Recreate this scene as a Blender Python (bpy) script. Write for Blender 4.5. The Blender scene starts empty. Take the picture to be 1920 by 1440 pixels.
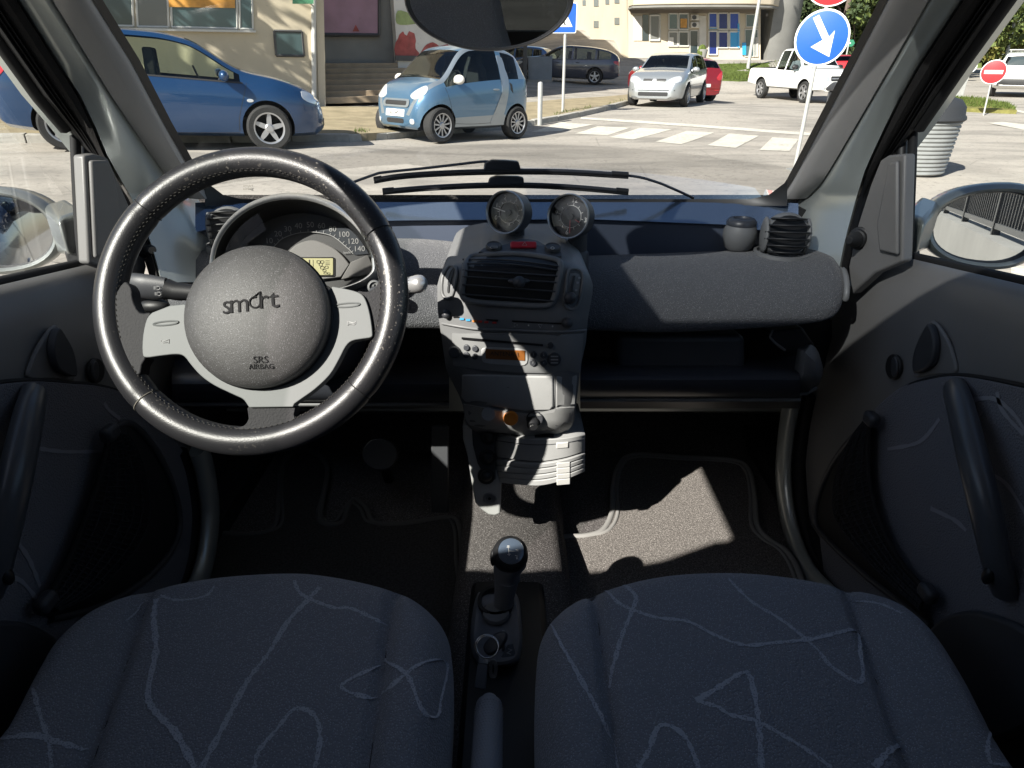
import bpy, bmesh, math, random
from mathutils import Vector, Matrix
from mathutils.bvhtree import BVHTree
random.seed(7)
R = math.radians
scene = bpy.context.scene
COL = scene.collection

# ------------------------------------------------------------------ camera, sky, sun, exposure
F_PX, PITCH, EYE = 1230.0, R(26.5), 1.25
cd = bpy.data.cameras.new('camera')
cam = bpy.data.objects.new('camera', cd); COL.objects.link(cam)
cam.location = (0, 0, EYE); cam.rotation_euler = (R(90) - PITCH, 0, 0)
cd.sensor_width = 36; cd.lens = F_PX / 1920 * 36; cd.clip_start = 0.02; cd.clip_end = 2000
scene.camera = cam
SUN_AZ, SUN_EL = R(42), R(37)          # light travels towards +x (by sin) and +y (by cos)
w = bpy.data.worlds.new('World'); scene.world = w; w.use_nodes = True
nt = w.node_tree; bg = nt.nodes['Background']
sky = nt.nodes.new('ShaderNodeTexSky'); sky.sky_type = 'NISHITA'; sky.sun_disc = False
sky.sun_elevation = SUN_EL; sky.sun_rotation = SUN_AZ + math.pi
nt.links.new(sky.outputs[0], bg.inputs[0]); bg.inputs[1].default_value = 0.055
ld = bpy.data.lights.new('sun', 'SUN'); ld.energy = 5.0; ld.angle = R(0.5); ld.color = (1, .95, .87)
sun = bpy.data.objects.new('sun', ld); COL.objects.link(sun)
SUND = Vector((math.cos(SUN_EL) * math.sin(SUN_AZ), math.cos(SUN_EL) * math.cos(SUN_AZ), -math.sin(SUN_EL)))
sun.rotation_euler = SUND.to_track_quat('-Z', 'Y').to_euler()
vs = scene.view_settings
vs.view_transform = 'Standard'; vs.look = 'None'; vs.gamma = 1; vs.use_curve_mapping = False; vs.exposure = 1.28
try:
    scene.cycles.use_denoising = True
    scene.cycles.max_bounces = 10; scene.cycles.transparent_max_bounces = 24
    scene.cycles.sample_clamp_indirect = 6
except Exception: pass

# ------------------------------------------------------------------ rays through the photograph
_c, _s = math.cos(PITCH), math.sin(PITCH)
EYEP = Vector((0, 0, EYE))
def ray(u, v):
    a = (u - 960) / F_PX; b = (720 - v) / F_PX
    return Vector((a, _c + b * _s, -_s + b * _c))
def PY(u, v, Y): d = ray(u, v); return EYEP + d * (Y / d.y)
def PZ(u, v, Z): d = ray(u, v); return EYEP + d * ((Z - EYE) / d.z)
def PX(u, v, X): d = ray(u, v); return EYEP + d * (X / d.x)
def PT(u, v, t): return EYEP + ray(u, v) * t

class Plane:
    """a real plane in the place; pt(u,v) is where the sight line meets it, loc(x,y,h) its own coordinates"""
    def __init__(s, p0, n, up=(0, 0, 1)):
        s.p = Vector(p0); s.n = Vector(n).normalized()
        s.ex = Vector(up).cross(s.n).normalized(); s.ey = s.n.cross(s.ex).normalized()
    def pt(s, u, v, off=0):
        d = ray(u, v); p0 = s.p + s.n * off
        return EYEP + d * ((p0 - EYEP).dot(s.n) / d.dot(s.n))
    def loc(s, x, y, h=0): return s.p + s.ex * x + s.ey * y + s.n * h
    def off(s, h): q = Plane.__new__(Plane); q.p = s.p + s.n * h; q.n = s.n; q.ex = s.ex; q.ey = s.ey; return q
    def px(s, u, v): return (s.pt(u, v) - s.pt(u + 1, v)).length     # metres per pixel there

# ------------------------------------------------------------------ curves
def cat(pts, n=6, closed=False):
    pts = [tuple(p) for p in pts]; out = []; N = len(pts)
    for i in range(N if closed else N - 1):
        if closed: p0, p1, p2, p3 = pts[i - 1], pts[i], pts[(i + 1) % N], pts[(i + 2) % N]
        else: p0, p1, p2, p3 = pts[max(i - 1, 0)], pts[i], pts[i + 1], pts[min(i + 2, N - 1)]
        for k in range(n):
            t = k / n
            out.append(tuple(.5 * ((2 * b) + (c - a) * t + (2 * a - 5 * b + 4 * c - d) * t * t + (3 * b - a - 3 * c + d) * t ** 3) for a, b, c, d in zip(p0, p1, p2, p3)))
    if not closed: out.append(pts[-1])
    return out
def ell(u, v, ru, rv, n=40, a0=0, a1=360, rot=0):
    out = []
    full = abs(a1 - a0) >= 360
    for k in range(n if full else n + 1):
        a = R(a0 + (a1 - a0) * k / n); x = ru * math.cos(a); y = -rv * math.sin(a); r = R(rot)
        out.append((u + x * math.cos(r) - y * math.sin(r), v + x * math.sin(r) + y * math.cos(r)))
    return out
def rrect(u0, v0, u1, v1, r, n=5):
    out = []
    for cx, cy, a in ((u1 - r, v0 + r, -90), (u1 - r, v1 - r, 0), (u0 + r, v1 - r, 90), (u0 + r, v0 + r, 180)):
        for k in range(n + 1):
            t = R(a + 90 * k / n); out.append((cx + r * math.cos(t), cy + r * math.sin(t)))
    return out
def lerp(tab, x):
    if x <= tab[0][0]: return tab[0][1]
    for (a, va), (b, vb) in zip(tab, tab[1:]):
        if x <= b: return va + (vb - va) * (x - a) / (b - a)
    return tab[-1][1]
def pchip(tab, x):
    n = len(tab)
    if x <= tab[0][0]: return tab[0][1]
    if x >= tab[-1][0]: return tab[-1][1]
    def slope(i):
        if i == 0 or i == n - 1:
            j = 0 if i == 0 else n - 2
            return (tab[j + 1][1] - tab[j][1]) / (tab[j + 1][0] - tab[j][0])
        a = (tab[i][1] - tab[i - 1][1]) / (tab[i][0] - tab[i - 1][0]); b = (tab[i + 1][1] - tab[i][1]) / (tab[i + 1][0] - tab[i][0])
        return 0 if a * b <= 0 else 2 * a * b / (a + b)
    for i in range(n - 1):
        if x <= tab[i + 1][0]:
            h = tab[i + 1][0] - tab[i][0]; t = (x - tab[i][0]) / h
            return ((2 * t ** 3 - 3 * t * t + 1) * tab[i][1] + (t ** 3 - 2 * t * t + t) * h * slope(i) + (-2 * t ** 3 + 3 * t * t) * tab[i + 1][1] + (t ** 3 - t * t) * h * slope(i + 1))

# ------------------------------------------------------------------ mesh builder
class MB:
    def __init__(s): s.v = []; s.f = []; s.m = []
    def add(s, vs_, fs, mi=0):
        o = len(s.v); s.v += [Vector(p) for p in vs_]
        for f in fs: s.f.append([i + o for i in f]); s.m.append(mi)
        return s
    def box(s, c, size, rot=None, mi=0):
        c = Vector(c); x, y, z = [k / 2 for k in size]; M = rot if rot else Matrix.Identity(3)
        vs_ = [c + M @ Vector((a * x, b * y, d * z)) for a in (-1, 1) for b in (-1, 1) for d in (-1, 1)]
        return s.add(vs_, [(0, 1, 3, 2), (4, 6, 7, 5), (0, 4, 5, 1), (2, 3, 7, 6), (0, 2, 6, 4), (1, 5, 7, 3)], mi)
    def prism(s, pts, off, mi=0):
        pts = [Vector(p) for p in pts]; n = len(pts); off = Vector(off)
        fs = [list(range(n)), list(range(2 * n - 1, n - 1, -1))] + [(i, i + n, (i + 1) % n + n, (i + 1) % n) for i in range(n)]
        return s.add(pts + [p + off for p in pts], fs, mi)
    def loft(s, rings, closed=True, caps=True, loop=False, mi=0):
        n = len(rings[0]); vs_ = [p for r in rings for p in r]; fs = []
        K = len(rings)
        for i in range(K if loop else K - 1):
            a, b = i * n, ((i + 1) % K) * n
            for j in range(n if closed else n - 1):
                k = (j + 1) % n; fs.append((a + j, a + k, b + k, b + j))
        if caps and closed and not loop: fs += [list(range(n - 1, -1, -1)), [(K - 1) * n + j for j in range(n)]]
        return s.add(vs_, fs, mi)
    def tube(s, path, r, seg=8, caps=True, loop=False, flat=1.0, up=None, mi=0):
        path = [Vector(p) for p in path]; N = len(path); rings = []; prev = None
        for i, p in enumerate(path):
            if loop: t = path[(i + 1) % N] - path[i - 1]
            else: t = path[min(i + 1, N - 1)] - path[max(i - 1, 0)]
            t.normalize()
            if up is not None: a = Vector(up)
            elif prev is not None: a = prev
            else: a = Vector((0, 0, 1)) if abs(t.z) < .9 else Vector((1, 0, 0))
            a = (a - t * a.dot(t)).normalized(); prev = a; b = t.cross(a)
            rr = r[i] if isinstance(r, (list, tuple)) else r
            rings.append([p + a * (rr * flat * math.cos(2 * math.pi * k / seg)) + b * (rr * math.sin(2 * math.pi * k / seg)) for k in range(seg)])
        return s.loft(rings, True, caps, loop, mi)
    def lathe(s, prof, c, axis, seg=24, caps=True, mi=0, up=None, sx=1.0):
        c = Vector(c); ax = Vector(axis).normalized()
        a = Vector(up) if up else (Vector((0, 0, 1)) if abs(ax.z) < .9 else Vector((1, 0, 0)))
        a = (a - ax * a.dot(ax)).normalized(); b = ax.cross(a)
        rings = [[c + ax * h + a * (r * math.cos(2 * math.pi * k / seg)) + b * (r * sx * math.sin(2 * math.pi * k / seg)) for k in range(seg)] for r, h in prof]
        return s.loft(rings, True, caps, False, mi)
    def ball(s, c, r, seg=20, rows=12, axes=None, mi=0, t0=0, t1=180):
        c = Vector(c); rx, ry, rz = r if isinstance(r, (tuple, list)) else (r, r, r)
        X, Y, Z = axes if axes else (Vector((1, 0, 0)), Vector((0, 1, 0)), Vector((0, 0, 1)))
        rings = []
        for i in range(rows + 1):
            t = R(t0 + (t1 - t0) * i / rows); st = max(math.sin(t), 1e-3); ct = math.cos(t)
            rings.append([c + X * (rx * st * math.cos(2 * math.pi * k / seg)) + Y * (ry * st * math.sin(2 * math.pi * k / seg)) + Z * (rz * ct) for k in range(seg)])
        return s.loft(rings, True, True, False, mi)
    def grid(s, rows, mi=0): return s.loft(rows, False, False, False, mi)
    def strip(s, pts, wd, n, off=0, mi=0):
        pts = [Vector(p) for p in pts]; n = Vector(n).normalized(); L, Q = [], []
        for i, p in enumerate(pts):
            t = (pts[min(i + 1, len(pts) - 1)] - pts[max(i - 1, 0)]).normalized(); b = n.cross(t).normalized()
            ww = wd[i] if isinstance(wd, (list, tuple)) else wd
            L.append(p + n * off + b * ww / 2); Q.append(p + n * off - b * ww / 2)
        return s.grid([L, Q], mi)

ORG = {}
def tag(o, label=None, cat=None, group=None, kind=None):
    if label: o['label'] = label
    if cat: o['category'] = cat
    if group: o['group'] = group
    if kind: o['kind'] = kind
    return o
def thing(name, label, cat, loc=(0, 0, 0), group=None):
    o = bpy.data.objects.new(name, None); COL.objects.link(o); o.empty_display_size = .05
    o.location = loc; ORG[o.name] = Vector(loc)
    return tag(o, label, cat, group)
def put(name, mb, mats, parent=None, label=None, cat=None, group=None, kind=None, smooth=35, bevel=0, seg=2, fix=True, solid=0):
    if not isinstance(mats, (list, tuple)): mats = [mats]
    org = ORG[parent.name] if parent is not None else Vector((0, 0, 0))
    me = bpy.data.meshes.new(name)
    me.from_pydata([tuple(p - org) for p in mb.v], [], mb.f)
    for m in mats: me.materials.append(m)
    if len(mats) > 1:
        for p, mi in zip(me.polygons, mb.m): p.material_index = mi
    if fix:
        bm = bmesh.new(); bm.from_mesh(me)
        bmesh.ops.remove_doubles(bm, verts=bm.verts, dist=1e-6)
        bmesh.ops.recalc_face_normals(bm, faces=bm.faces)
        bm.to_mesh(me); bm.free()
    if smooth:
        for p in me.polygons: p.use_smooth = True
        me.set_sharp_from_angle(angle=R(smooth))
    o = bpy.data.objects.new(name, me); COL.objects.link(o)
    if parent is not None: o.parent = parent
    ORG[o.name] = org
    if solid:
        md = o.modifiers.new('solid', 'SOLIDIFY'); md.thickness = solid; md.offset = 0
    if bevel:
        md = o.modifiers.new('bevel', 'BEVEL'); md.width = bevel; md.segments = seg; md.limit_method = 'ANGLE'; md.angle_limit = R(40)
        md.harden_normals = False
    return tag(o, label, cat, group, kind)
def copy_tree(o, parent=None):
    c = o.copy(); COL.objects.link(c)
    if parent is not None: c.parent = parent
    for ch in list(o.children): copy_tree(ch, c)
    return c
def text(name, s, pl, u, v, size, m, parent, rot=0, h=.0004, ext=.0002, px=True, shear=0, flip=False):
    cu = bpy.data.curves.new(name, 'FONT'); cu.body = s; cu.size = size; cu.align_x = 'CENTER'; cu.align_y = 'CENTER'; cu.extrude = ext; cu.shear = shear; cu.resolution_u = 3
    tmp = bpy.data.objects.new('tmp', cu); COL.objects.link(tmp)
    bpy.context.view_layer.update()
    me = bpy.data.meshes.new_from_object(tmp.evaluated_get(bpy.context.evaluated_depsgraph_get()))
    bpy.data.objects.remove(tmp); bpy.data.curves.remove(cu)
    me.materials.clear(); me.materials.append(m)
    o = bpy.data.objects.new(name, me); COL.objects.link(o)
    p = (pl.pt(u, v) if px else pl.loc(u, v)) + pl.n * h
    q = R(rot); ex = pl.ex * math.cos(q) + pl.ey * math.sin(q); ey = pl.ey * math.cos(q) - pl.ex * math.sin(q)
    if flip: ex = -ex
    M = Matrix((ex, ey, pl.n)).transposed().to_4x4()
    org = ORG[parent.name] if parent is not None else Vector((0, 0, 0))
    M.translation = p - org; o.parent = parent; o.matrix_basis = M
    return o

# ------------------------------------------------------------------ materials
def mat(name, col, rough=.5, metal=0, spec=.5, var=0, vscale=8, bump=0, bscale=300, coat=0, speck=None, emit=0, sheen=0, voro=False, aniso=None):
    m = bpy.data.materials.new(name); m.use_nodes = True; t = m.node_tree; b = t.nodes['Principled BSDF']
    b.inputs['Base Color'].default_value = (*col, 1); b.inputs['Roughness'].default_value = rough
    b.inputs['Metallic'].default_value = metal; b.inputs['Specular IOR Level'].default_value = spec
    b.inputs['Coat Weight'].default_value = coat; b.inputs['Coat Roughness'].default_value = .05
    if sheen: b.inputs['Sheen Weight'].default_value = sheen; b.inputs['Sheen Roughness'].default_value = .5
    tc = t.nodes.new('ShaderNodeTexCoord'); src = None
    if var:
        n = t.nodes.new('ShaderNodeTexNoise'); n.inputs['Scale'].default_value = vscale; n.inputs['Detail'].default_value = 6
        t.links.new(tc.outputs['Object'], n.inputs['Vector'])
        mr = t.nodes.new('ShaderNodeMapRange'); mr.inputs['From Min'].default_value = .3; mr.inputs['From Max'].default_value = .7
        mr.inputs['To Min'].default_value = 1 - var; mr.inputs['To Max'].default_value = 1 + var
        t.links.new(n.outputs[0], mr.inputs[0])
        mx = t.nodes.new('ShaderNodeVectorMath'); mx.operation = 'SCALE'; mx.inputs[0].default_value = col
        t.links.new(mr.outputs[0], mx.inputs['Scale']); src = mx.outputs[0]
    if speck:   # (scale, threshold, colour): small light flecks
        n = t.nodes.new('ShaderNodeTexVoronoi' if voro else 'ShaderNodeTexNoise'); n.inputs['Scale'].default_value = speck[0]
        if not voro: n.inputs['Detail'].default_value = 3
        t.links.new(tc.outputs['Object'], n.inputs['Vector'])
        mr = t.nodes.new('ShaderNodeMapRange')
        a, bb = (speck[1], speck[1] - .12) if voro else (speck[1], speck[1] + .08)
        mr.inputs['From Min'].default_value = a; mr.inputs['From Max'].default_value = bb
        t.links.new(n.outputs[0], mr.inputs[0])
        fac = mr.outputs[0]
        if len(speck) > 3:      # only in patches
            n2 = t.nodes.new('ShaderNodeTexNoise'); n2.inputs['Scale'].default_value = speck[3]; t.links.new(tc.outputs['Object'], n2.inputs['Vector'])
            m2 = t.nodes.new('ShaderNodeMapRange'); m2.inputs['From Min'].default_value = .42; m2.inputs['From Max'].default_value = .68
            t.links.new(n2.outputs[0], m2.inputs[0])
            mm = t.nodes.new('ShaderNodeMath'); mm.operation = 'MULTIPLY'; t.links.new(fac, mm.inputs[0]); t.links.new(m2.outputs[0], mm.inputs[1]); fac = mm.outputs[0]
        mx = t.nodes.new('ShaderNodeMix'); mx.data_type = 'RGBA'
        if src: t.links.new(src, mx.inputs[6])
        else: mx.inputs[6].default_value = (*col, 1)
        mx.inputs[7].default_value = (*speck[2], 1); t.links.new(fac, mx.inputs[0]); src = mx.outputs[2]
    if src: t.links.new(src, b.inputs['Base Color'])
    if bump:
        n = t.nodes.new('ShaderNodeTexVoronoi' if voro else 'ShaderNodeTexNoise'); n.inputs['Scale'].default_value = bscale
        if not voro: n.inputs['Detail'].default_value = 3
        t.links.new(tc.outputs['Object'], n.inputs['Vector'])
        bp = t.nodes.new('ShaderNodeBump'); bp.inputs['Strength'].default_value = bump; bp.inputs['Distance'].default_value = .6 / bscale
        t.links.new(n.outputs[0], bp.inputs['Height']); t.links.new(bp.outputs[0], b.inputs['Normal'])
    if emit: b.inputs['Emission Color'].default_value = (*col, 1); b.inputs['Emission Strength'].default_value = emit
    return m
def glass(name, tint=(1, 1, 1), ior=1.45, rough=0, gain=1.0, dust=0):
    m = bpy.data.materials.new(name); m.use_nodes = True; t = m.node_tree; t.nodes.clear()
    out = t.nodes.new('ShaderNodeOutputMaterial'); tr = t.nodes.new('ShaderNodeBsdfTransparent'); gl = t.nodes.new('ShaderNodeBsdfGlossy')
    tr.inputs[0].default_value = (*tint, 1); gl.inputs['Roughness'].default_value = rough
    fr = t.nodes.new('ShaderNodeFresnel'); fr.inputs[0].default_value = ior
    mu = t.nodes.new('ShaderNodeMath'); mu.operation = 'MULTIPLY'; mu.inputs[1].default_value = gain; t.links.new(fr.outputs[0], mu.inputs[0])
    mx = t.nodes.new('ShaderNodeMixShader'); t.links.new(mu.outputs[0], mx.inputs[0]); t.links.new(tr.outputs[0], mx.inputs[1]); t.links.new(gl.outputs[0], mx.inputs[2])
    last = mx
    if dust:
        df = t.nodes.new('ShaderNodeBsdfDiffuse'); df.inputs[0].default_value = (.6, .58, .55, 1)
        tc = t.nodes.new('ShaderNodeTexCoord'); n = t.nodes.new('ShaderNodeTexNoise'); n.inputs['Scale'].default_value = 160; n.inputs['Detail'].default_value = 2
        t.links.new(tc.outputs['Object'], n.inputs['Vector'])
        mr = t.nodes.new('ShaderNodeMapRange'); mr.inputs['From Min'].default_value = .68; mr.inputs['From Max'].default_value = .8; mr.inputs['To Min'].default_value = .010; mr.inputs['To Max'].default_value = dust
        t.links.new(n.outputs[0], mr.inputs[0])
        m2 = t.nodes.new('ShaderNodeMixShader'); t.links.new(mr.outputs[0], m2.inputs[0]); t.links.new(mx.outputs[0], m2.inputs[1]); t.links.new(df.outputs[0], m2.inputs[2]); last = m2
    t.links.new(last.outputs[0], out.inputs[0])
    return m
M = {}
M['midgrey'] = mat('mid_grey_plastic', (.15, .157, .175), .48, bump=.2, bscale=1300)
M['brakegrey'] = mat('grip_grey', (.21, .222, .25), .5, bump=.2, bscale=900)
M['black'] = mat('black_plastic', (.012, .0125, .014), .5, bump=.15, bscale=900)
M['dark'] = mat('dark_grained_plastic', (.040, .042, .047), .48, bump=.25, bscale=1200, var=.08, vscale=20)
M['dash'] = mat('dash_plastic', (.034, .037, .045), .36, bump=.25, bscale=1300)
M['door'] = mat('door_plastic', (.155, .152, .15), .42, bump=.25, bscale=1100, var=.08, vscale=6)
M['trim'] = mat('pillar_trim', (.33, .32, .31), .55, bump=.2, bscale=900)
M['console'] = mat('console_plastic', (.15, .153, .155), .5, bump=.18, bscale=1400, var=.06, vscale=30)
M['consunlit'] = mat('console_sunlit_plastic', (.33, .335, .33), .55, bump=.18, bscale=1400, var=.06, vscale=24, speck=(700, .66, (.22, .22, .21)))  # same grey plastic as the shell, sunlight put into the colour
M['conradio'] = mat('radio_plastic', (.20, .205, .205), .5, bump=.18, bscale=1400)
M['tray'] = mat('scuttle_tray', (.075, .092, .13), .33, bump=.15, bscale=1200)  # navy tint stands in for reflected sky
M['consoledk'] = mat('console_dark_plastic', (.05, .053, .06), .45, bump=.2, bscale=1400)
M['paint'] = mat('silver_green_paint', (.42, .45, .435), .32, .5, coat=.5)
M['shelf'] = mat('shelf_gloss', (.20, .26, .35), .15, .75, spec=.8)  # blue in the base colour strengthens the sky reflection
M['fabric'] = mat('dash_fabric', (.078, .081, .088), .85, spec=.2, bump=.9, bscale=420, speck=(520, .22, (.42, .42, .43)), voro=True, sheen=.15)
M['seat'] = mat('seat_fabric', (.20, .207, .23), .9, spec=.15, bump=1.0, bscale=430, voro=True, speck=(430, .30, (.36, .38, .43)), sheen=.25)
M['seatside'] = mat('seat_bolster_fabric', (.062, .068, .09), .9, spec=.15, bump=1.0, bscale=330, voro=True, speck=(330, .20, (.12, .13, .16)), sheen=.25)
M['weave'] = mat('woven_line', (.40, .415, .46), .9, spec=.1, bump=.7, bscale=520, voro=True, speck=(420, .40, (.21, .22, .26)))
M['doorfab'] = mat('door_fabric', (.17, .17, .185), .9, spec=.15, bump=.8, bscale=380, voro=True)
M['doorline'] = mat('door_woven_line', (.27, .27, .29), .9, spec=.1)
M['net'] = mat('elastic_net', (.03, .031, .035), .9, spec=.1)
M['leather'] = mat('worn_leather', (.017, .017, .019), .37, spec=.5, bump=.22, bscale=620, speck=(280, .625, (.30, .275, .24), 6))
M['leatherpit'] = mat('leather', (.016, .016, .018), .62, spec=.2, bump=.4, bscale=420)
M['stitch'] = mat('thread', (.045, .043, .04), .9, spec=.1)
M['seampale'] = mat('pale_thread', (.16, .15, .13), .9, spec=.1)  # paler thread for one seam of the rim
M['emboss'] = mat('embossed_dark', (.022, .022, .023), .85, spec=.1)
M['spoke'] = mat('silver_plastic', (.135, .142, .142), .55, 0, spec=.25, bump=.06, bscale=1500)
M['hub'] = mat('airbag_cover', (.052, .051, .051), .40, spec=.34, bump=.9, bscale=1300, speck=(900, .60, (.16, .16, .17)))
M['silver'] = mat('silver_ring', (.55, .55, .55), .28, .7)
M['chrome'] = mat('chrome', (.75, .75, .75), .15, 1)
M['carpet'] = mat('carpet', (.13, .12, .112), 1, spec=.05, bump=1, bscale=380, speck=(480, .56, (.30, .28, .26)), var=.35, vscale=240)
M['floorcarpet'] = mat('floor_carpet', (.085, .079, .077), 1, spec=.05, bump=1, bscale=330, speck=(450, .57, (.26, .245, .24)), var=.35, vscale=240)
M['piping'] = mat('mat_piping', (.24, .235, .225), .7)
M['emboss0'] = mat('faded_print', (.16, .15, .13), .8, spec=.1)
M['rubber'] = mat('rubber', (.014, .014, .015), .75, spec=.3)
M['sealfab'] = mat('seal_fabric', (.022, .021, .021), .95, spec=.1, bump=.8, bscale=500)
M['white'] = mat('white_print', (.50, .50, .48), .6)
M['grey'] = mat('grey_print', (.30, .30, .30), .6)
M['redpr'] = mat('red_print', (.6, .05, .04), .5)
M['bluepr'] = mat('blue_print', (.05, .3, .6), .5)
M['orangepr'] = mat('orange_print', (.75, .25, .04), .5)
M['red'] = mat('red_switch', (.42, .02, .035), .35)
M['amber'] = mat('amber_button', (.75, .25, .03), .3, spec=.6)
M['lcd'] = mat('lcd_screen', (.42, .40, .22), .35)
M['lcdamber'] = mat('amber_display', (.23, .085, .02), .3, emit=.0)
M['lcdlit'] = mat('display_glow', (.8, .30, .05), .3)
M['ink'] = mat('lcd_ink', (.03, .025, .02), .5)
M['face'] = mat('gauge_face', (.045, .05, .058), .3)
M['dialwhite'] = mat('dial_print', (.85, .85, .83), .6)
M['mirrorpaint'] = mat('mirror_housing_paint', (.22, .235, .23), .35, .5, coat=.4)
M['handlegrey'] = mat('pull_handle_plastic', (.07, .074, .082), .3, bump=.1, bscale=1200)
M['clusterface'] = mat('cluster_face', (.055, .055, .056), .5, bump=.1, bscale=800)
M['clustergrey'] = mat('cluster_grey', (.17, .165, .16), .55)
M['hand'] = mat('pink_hand', (.6, .16, .17), .5)
M['lens'] = glass('instrument_lens', (.96, .96, .96), 1.4, .02, .6)
M['screen'] = glass('windscreen_glass', (.95, .975, .97), 1.4, 0, .35, dust=.22)
M['sideglass'] = glass('door_glass', (.95, .975, .96), 1.4, 0, .18)
M['roofglass'] = glass('roof_glass', (.50, .515, .53), 1.45, 0, .35)
M['privacy'] = glass('rear_glass', (.22, .23, .23), 1.45, 0, .6)
M['mirror'] = mat('mirror_glass', (.82, .84, .86), .01, 1)
M['frit'] = mat('screen_edge_black', (.008, .008, .009), .4)
M['metal'] = mat('grey_metal', (.35, .35, .35), .4, .8)
M['knobtop'] = mat('shift_badge', (.06, .08, .11), .12, spec=.9)
M['softgrey'] = mat('soft_grey_plastic', (.12, .125, .135), .5, bump=.15, bscale=1200)

# ================================================================== THE CAR WE SIT IN: shell
body = thing('car', 'the small car whose cabin fills the photo, silver green pillars and grey cloth doors', 'car', (0, 1.0, .34))
def edge(tab, X, vs_): return [PX(lerp2(tab, v), v, X) for v in vs_]
def lerp2(tab, v):
    t = [(b, a) for a, b in tab]
    if v < t[0][0]: (a, va), (b, vb) = t[0], t[1]; return va + (vb - va) * (v - a) / (b - a)
    return lerp(t, v)
VS = [-350, -262, -180, -90, 0, 60, 120, 180, 240, 290, 320, 345, 360, 372]
LG = [(165, 0), (203, 60), (250, 133), (290, 213), (340, 300), (357, 330), (373, 353), (388, 372)]
LT = [(100, 0), (222, 200), (307, 322), (330, 350), (352, 372)]
LP = [(38, 0), (164, 200), (200, 289), (244, 367), (247, 372)]
LS = [(-46, 0), (95, 200), (153, 264), (170, 290), (200, 345), (215, 372)]
RG = [(1671, 0), (1603, 129), (1503, 316), (1494, 335), (1483, 352), (1470, 372)]
RT = [(1740, 0), (1654, 150), (1560, 311), (1538, 345), (1512, 372)]
RP = [(1800, 0), (1702, 150), (1648, 260), (1622, 318), (1605, 372)]
RS = [(1879, 0), (1800, 112), (1714, 240), (1690, 270), (1658, 318), (1628, 372)]
VS2 = VS + [400, 430, 460, 490, 530]
def edge2(tab, X, sgn): return [PX(lerp2(tab, v), v, sgn * (X - max(0, v - 372) * .0004)) for v in VS2]
LT2 = LT + [(372, 400), (380, 440), (388, 480), (394, 530)]; RT2 = RT + [(1500, 400), (1491, 440), (1484, 480), (1478, 530)]
LP = LP[:-1] + [(247, 372), (262, 405), (280, 444), (302, 520), (304, 530)]; RP = RP + [(1584, 450), (1570, 520), (1568, 530)]
LS = LS + [(262, 450), (290, 520), (292, 530)]; RS = RS + [(1600, 450), (1589, 520), (1587, 530)]
def pillar(sgn, G, T, T2, P, S):
    g = edge(G, sgn * .555, VS); t = edge(T, sgn * .585, VS); p = edge2(P, .62, sgn); s = edge2(S, .655, sgn); tt = edge2(T2, .585, sgn)
    out = lambda L, dx, dy, dz: [q + Vector((sgn * dx, dy, dz)) for q in L]
    # padded trim: convex over its width
    mid = [(a + b) / 2 + Vector((-sgn * .006, -.008, 0)) for a, b in zip(g, t)]
    bt = [b + Vector((sgn * .012, .012, .004)) for b in t]; bg = [a + Vector((sgn * .004, .025, .008)) for a in g]
    put('pillar_trim', MB().grid([bg, g, [(a * .7 + c * .3) + Vector((-sgn * .004, -.005, 0)) for a, c in zip(g, mid)], mid, t, bt]), M['trim'], body, smooth=60)
    # painted steel between the trim and the door seal
    t2 = [b + Vector((sgn * .004, .006, .002)) for b in tt]
    m1 = [a * .55 + b * .45 + Vector((-sgn * .010, -.004, 0)) for a, b in zip(t2, p)]
    m2 = [a * .2 + b * .8 + Vector((-sgn * .004, -.0, 0)) for a, b in zip(t2, p)]
    back = [q + Vector((sgn * .03, .03, 0)) for q in p]
    put('pillar', MB().grid([[q + Vector((0, .03, 0)) for q in t2], t2, m1, m2, p, back]), M['paint'], body, smooth=60)
    # woven inner seal, then the rubber lip with its ribs
    a = [q + Vector((sgn * .003, -.004, 0)) for q in p]
    b = [q * .6 + r_ * .4 + Vector((-sgn * .008, -.006, 0)) for q, r_ in zip(p, s)]
    c = [q * .42 + r_ * .58 for q, r_ in zip(p, s)]
    put('inner_seal', MB().grid([[q + Vector((sgn * .02, .02, 0)) for q in a], a, b, c, [q + Vector((sgn * .02, .015, 0)) for q in c]]), M['sealfab'], body, smooth=60)
    for k, (f0, f1) in enumerate(((.60, .70), (.72, .80), (.82, .98))):
        L0 = [q * (1 - f0) + r_ * f0 for q, r_ in zip(p, s)]; L1 = [q * (1 - f1) + r_ * f1 for q, r_ in zip(p, s)]
        mm = [(x + y) / 2 + Vector((-sgn * .004, -.004, 0)) for x, y in zip(L0, L1)]
        put('rubber_lip', MB().grid([[q + Vector((sgn * .01, .01, 0)) for q in L0], L0, mm, L1, [q + Vector((sgn * .012, .012, 0)) for q in L1]]), M['rubber'], body, smooth=60)
    # outer skin of the pillar
    o1 = [q + Vector((sgn * .03, .05, .01)) for q in g]; o2 = [q + Vector((sgn * .05, .03, .0)) for q in s[:len(g)]]
    put('pillar_skin', MB().grid([bg, o1, o2, [q + Vector((sgn * .012, .012, 0)) for q in s[:len(g)]]]), M['paint'], body, smooth=60)
    return g, p, s
gL, pL, sL = pillar(-1, LG, LT, LT2, LP, LS)
gR, pR, sR = pillar(1, RG, RT, RT2, RP, RS)
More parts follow.
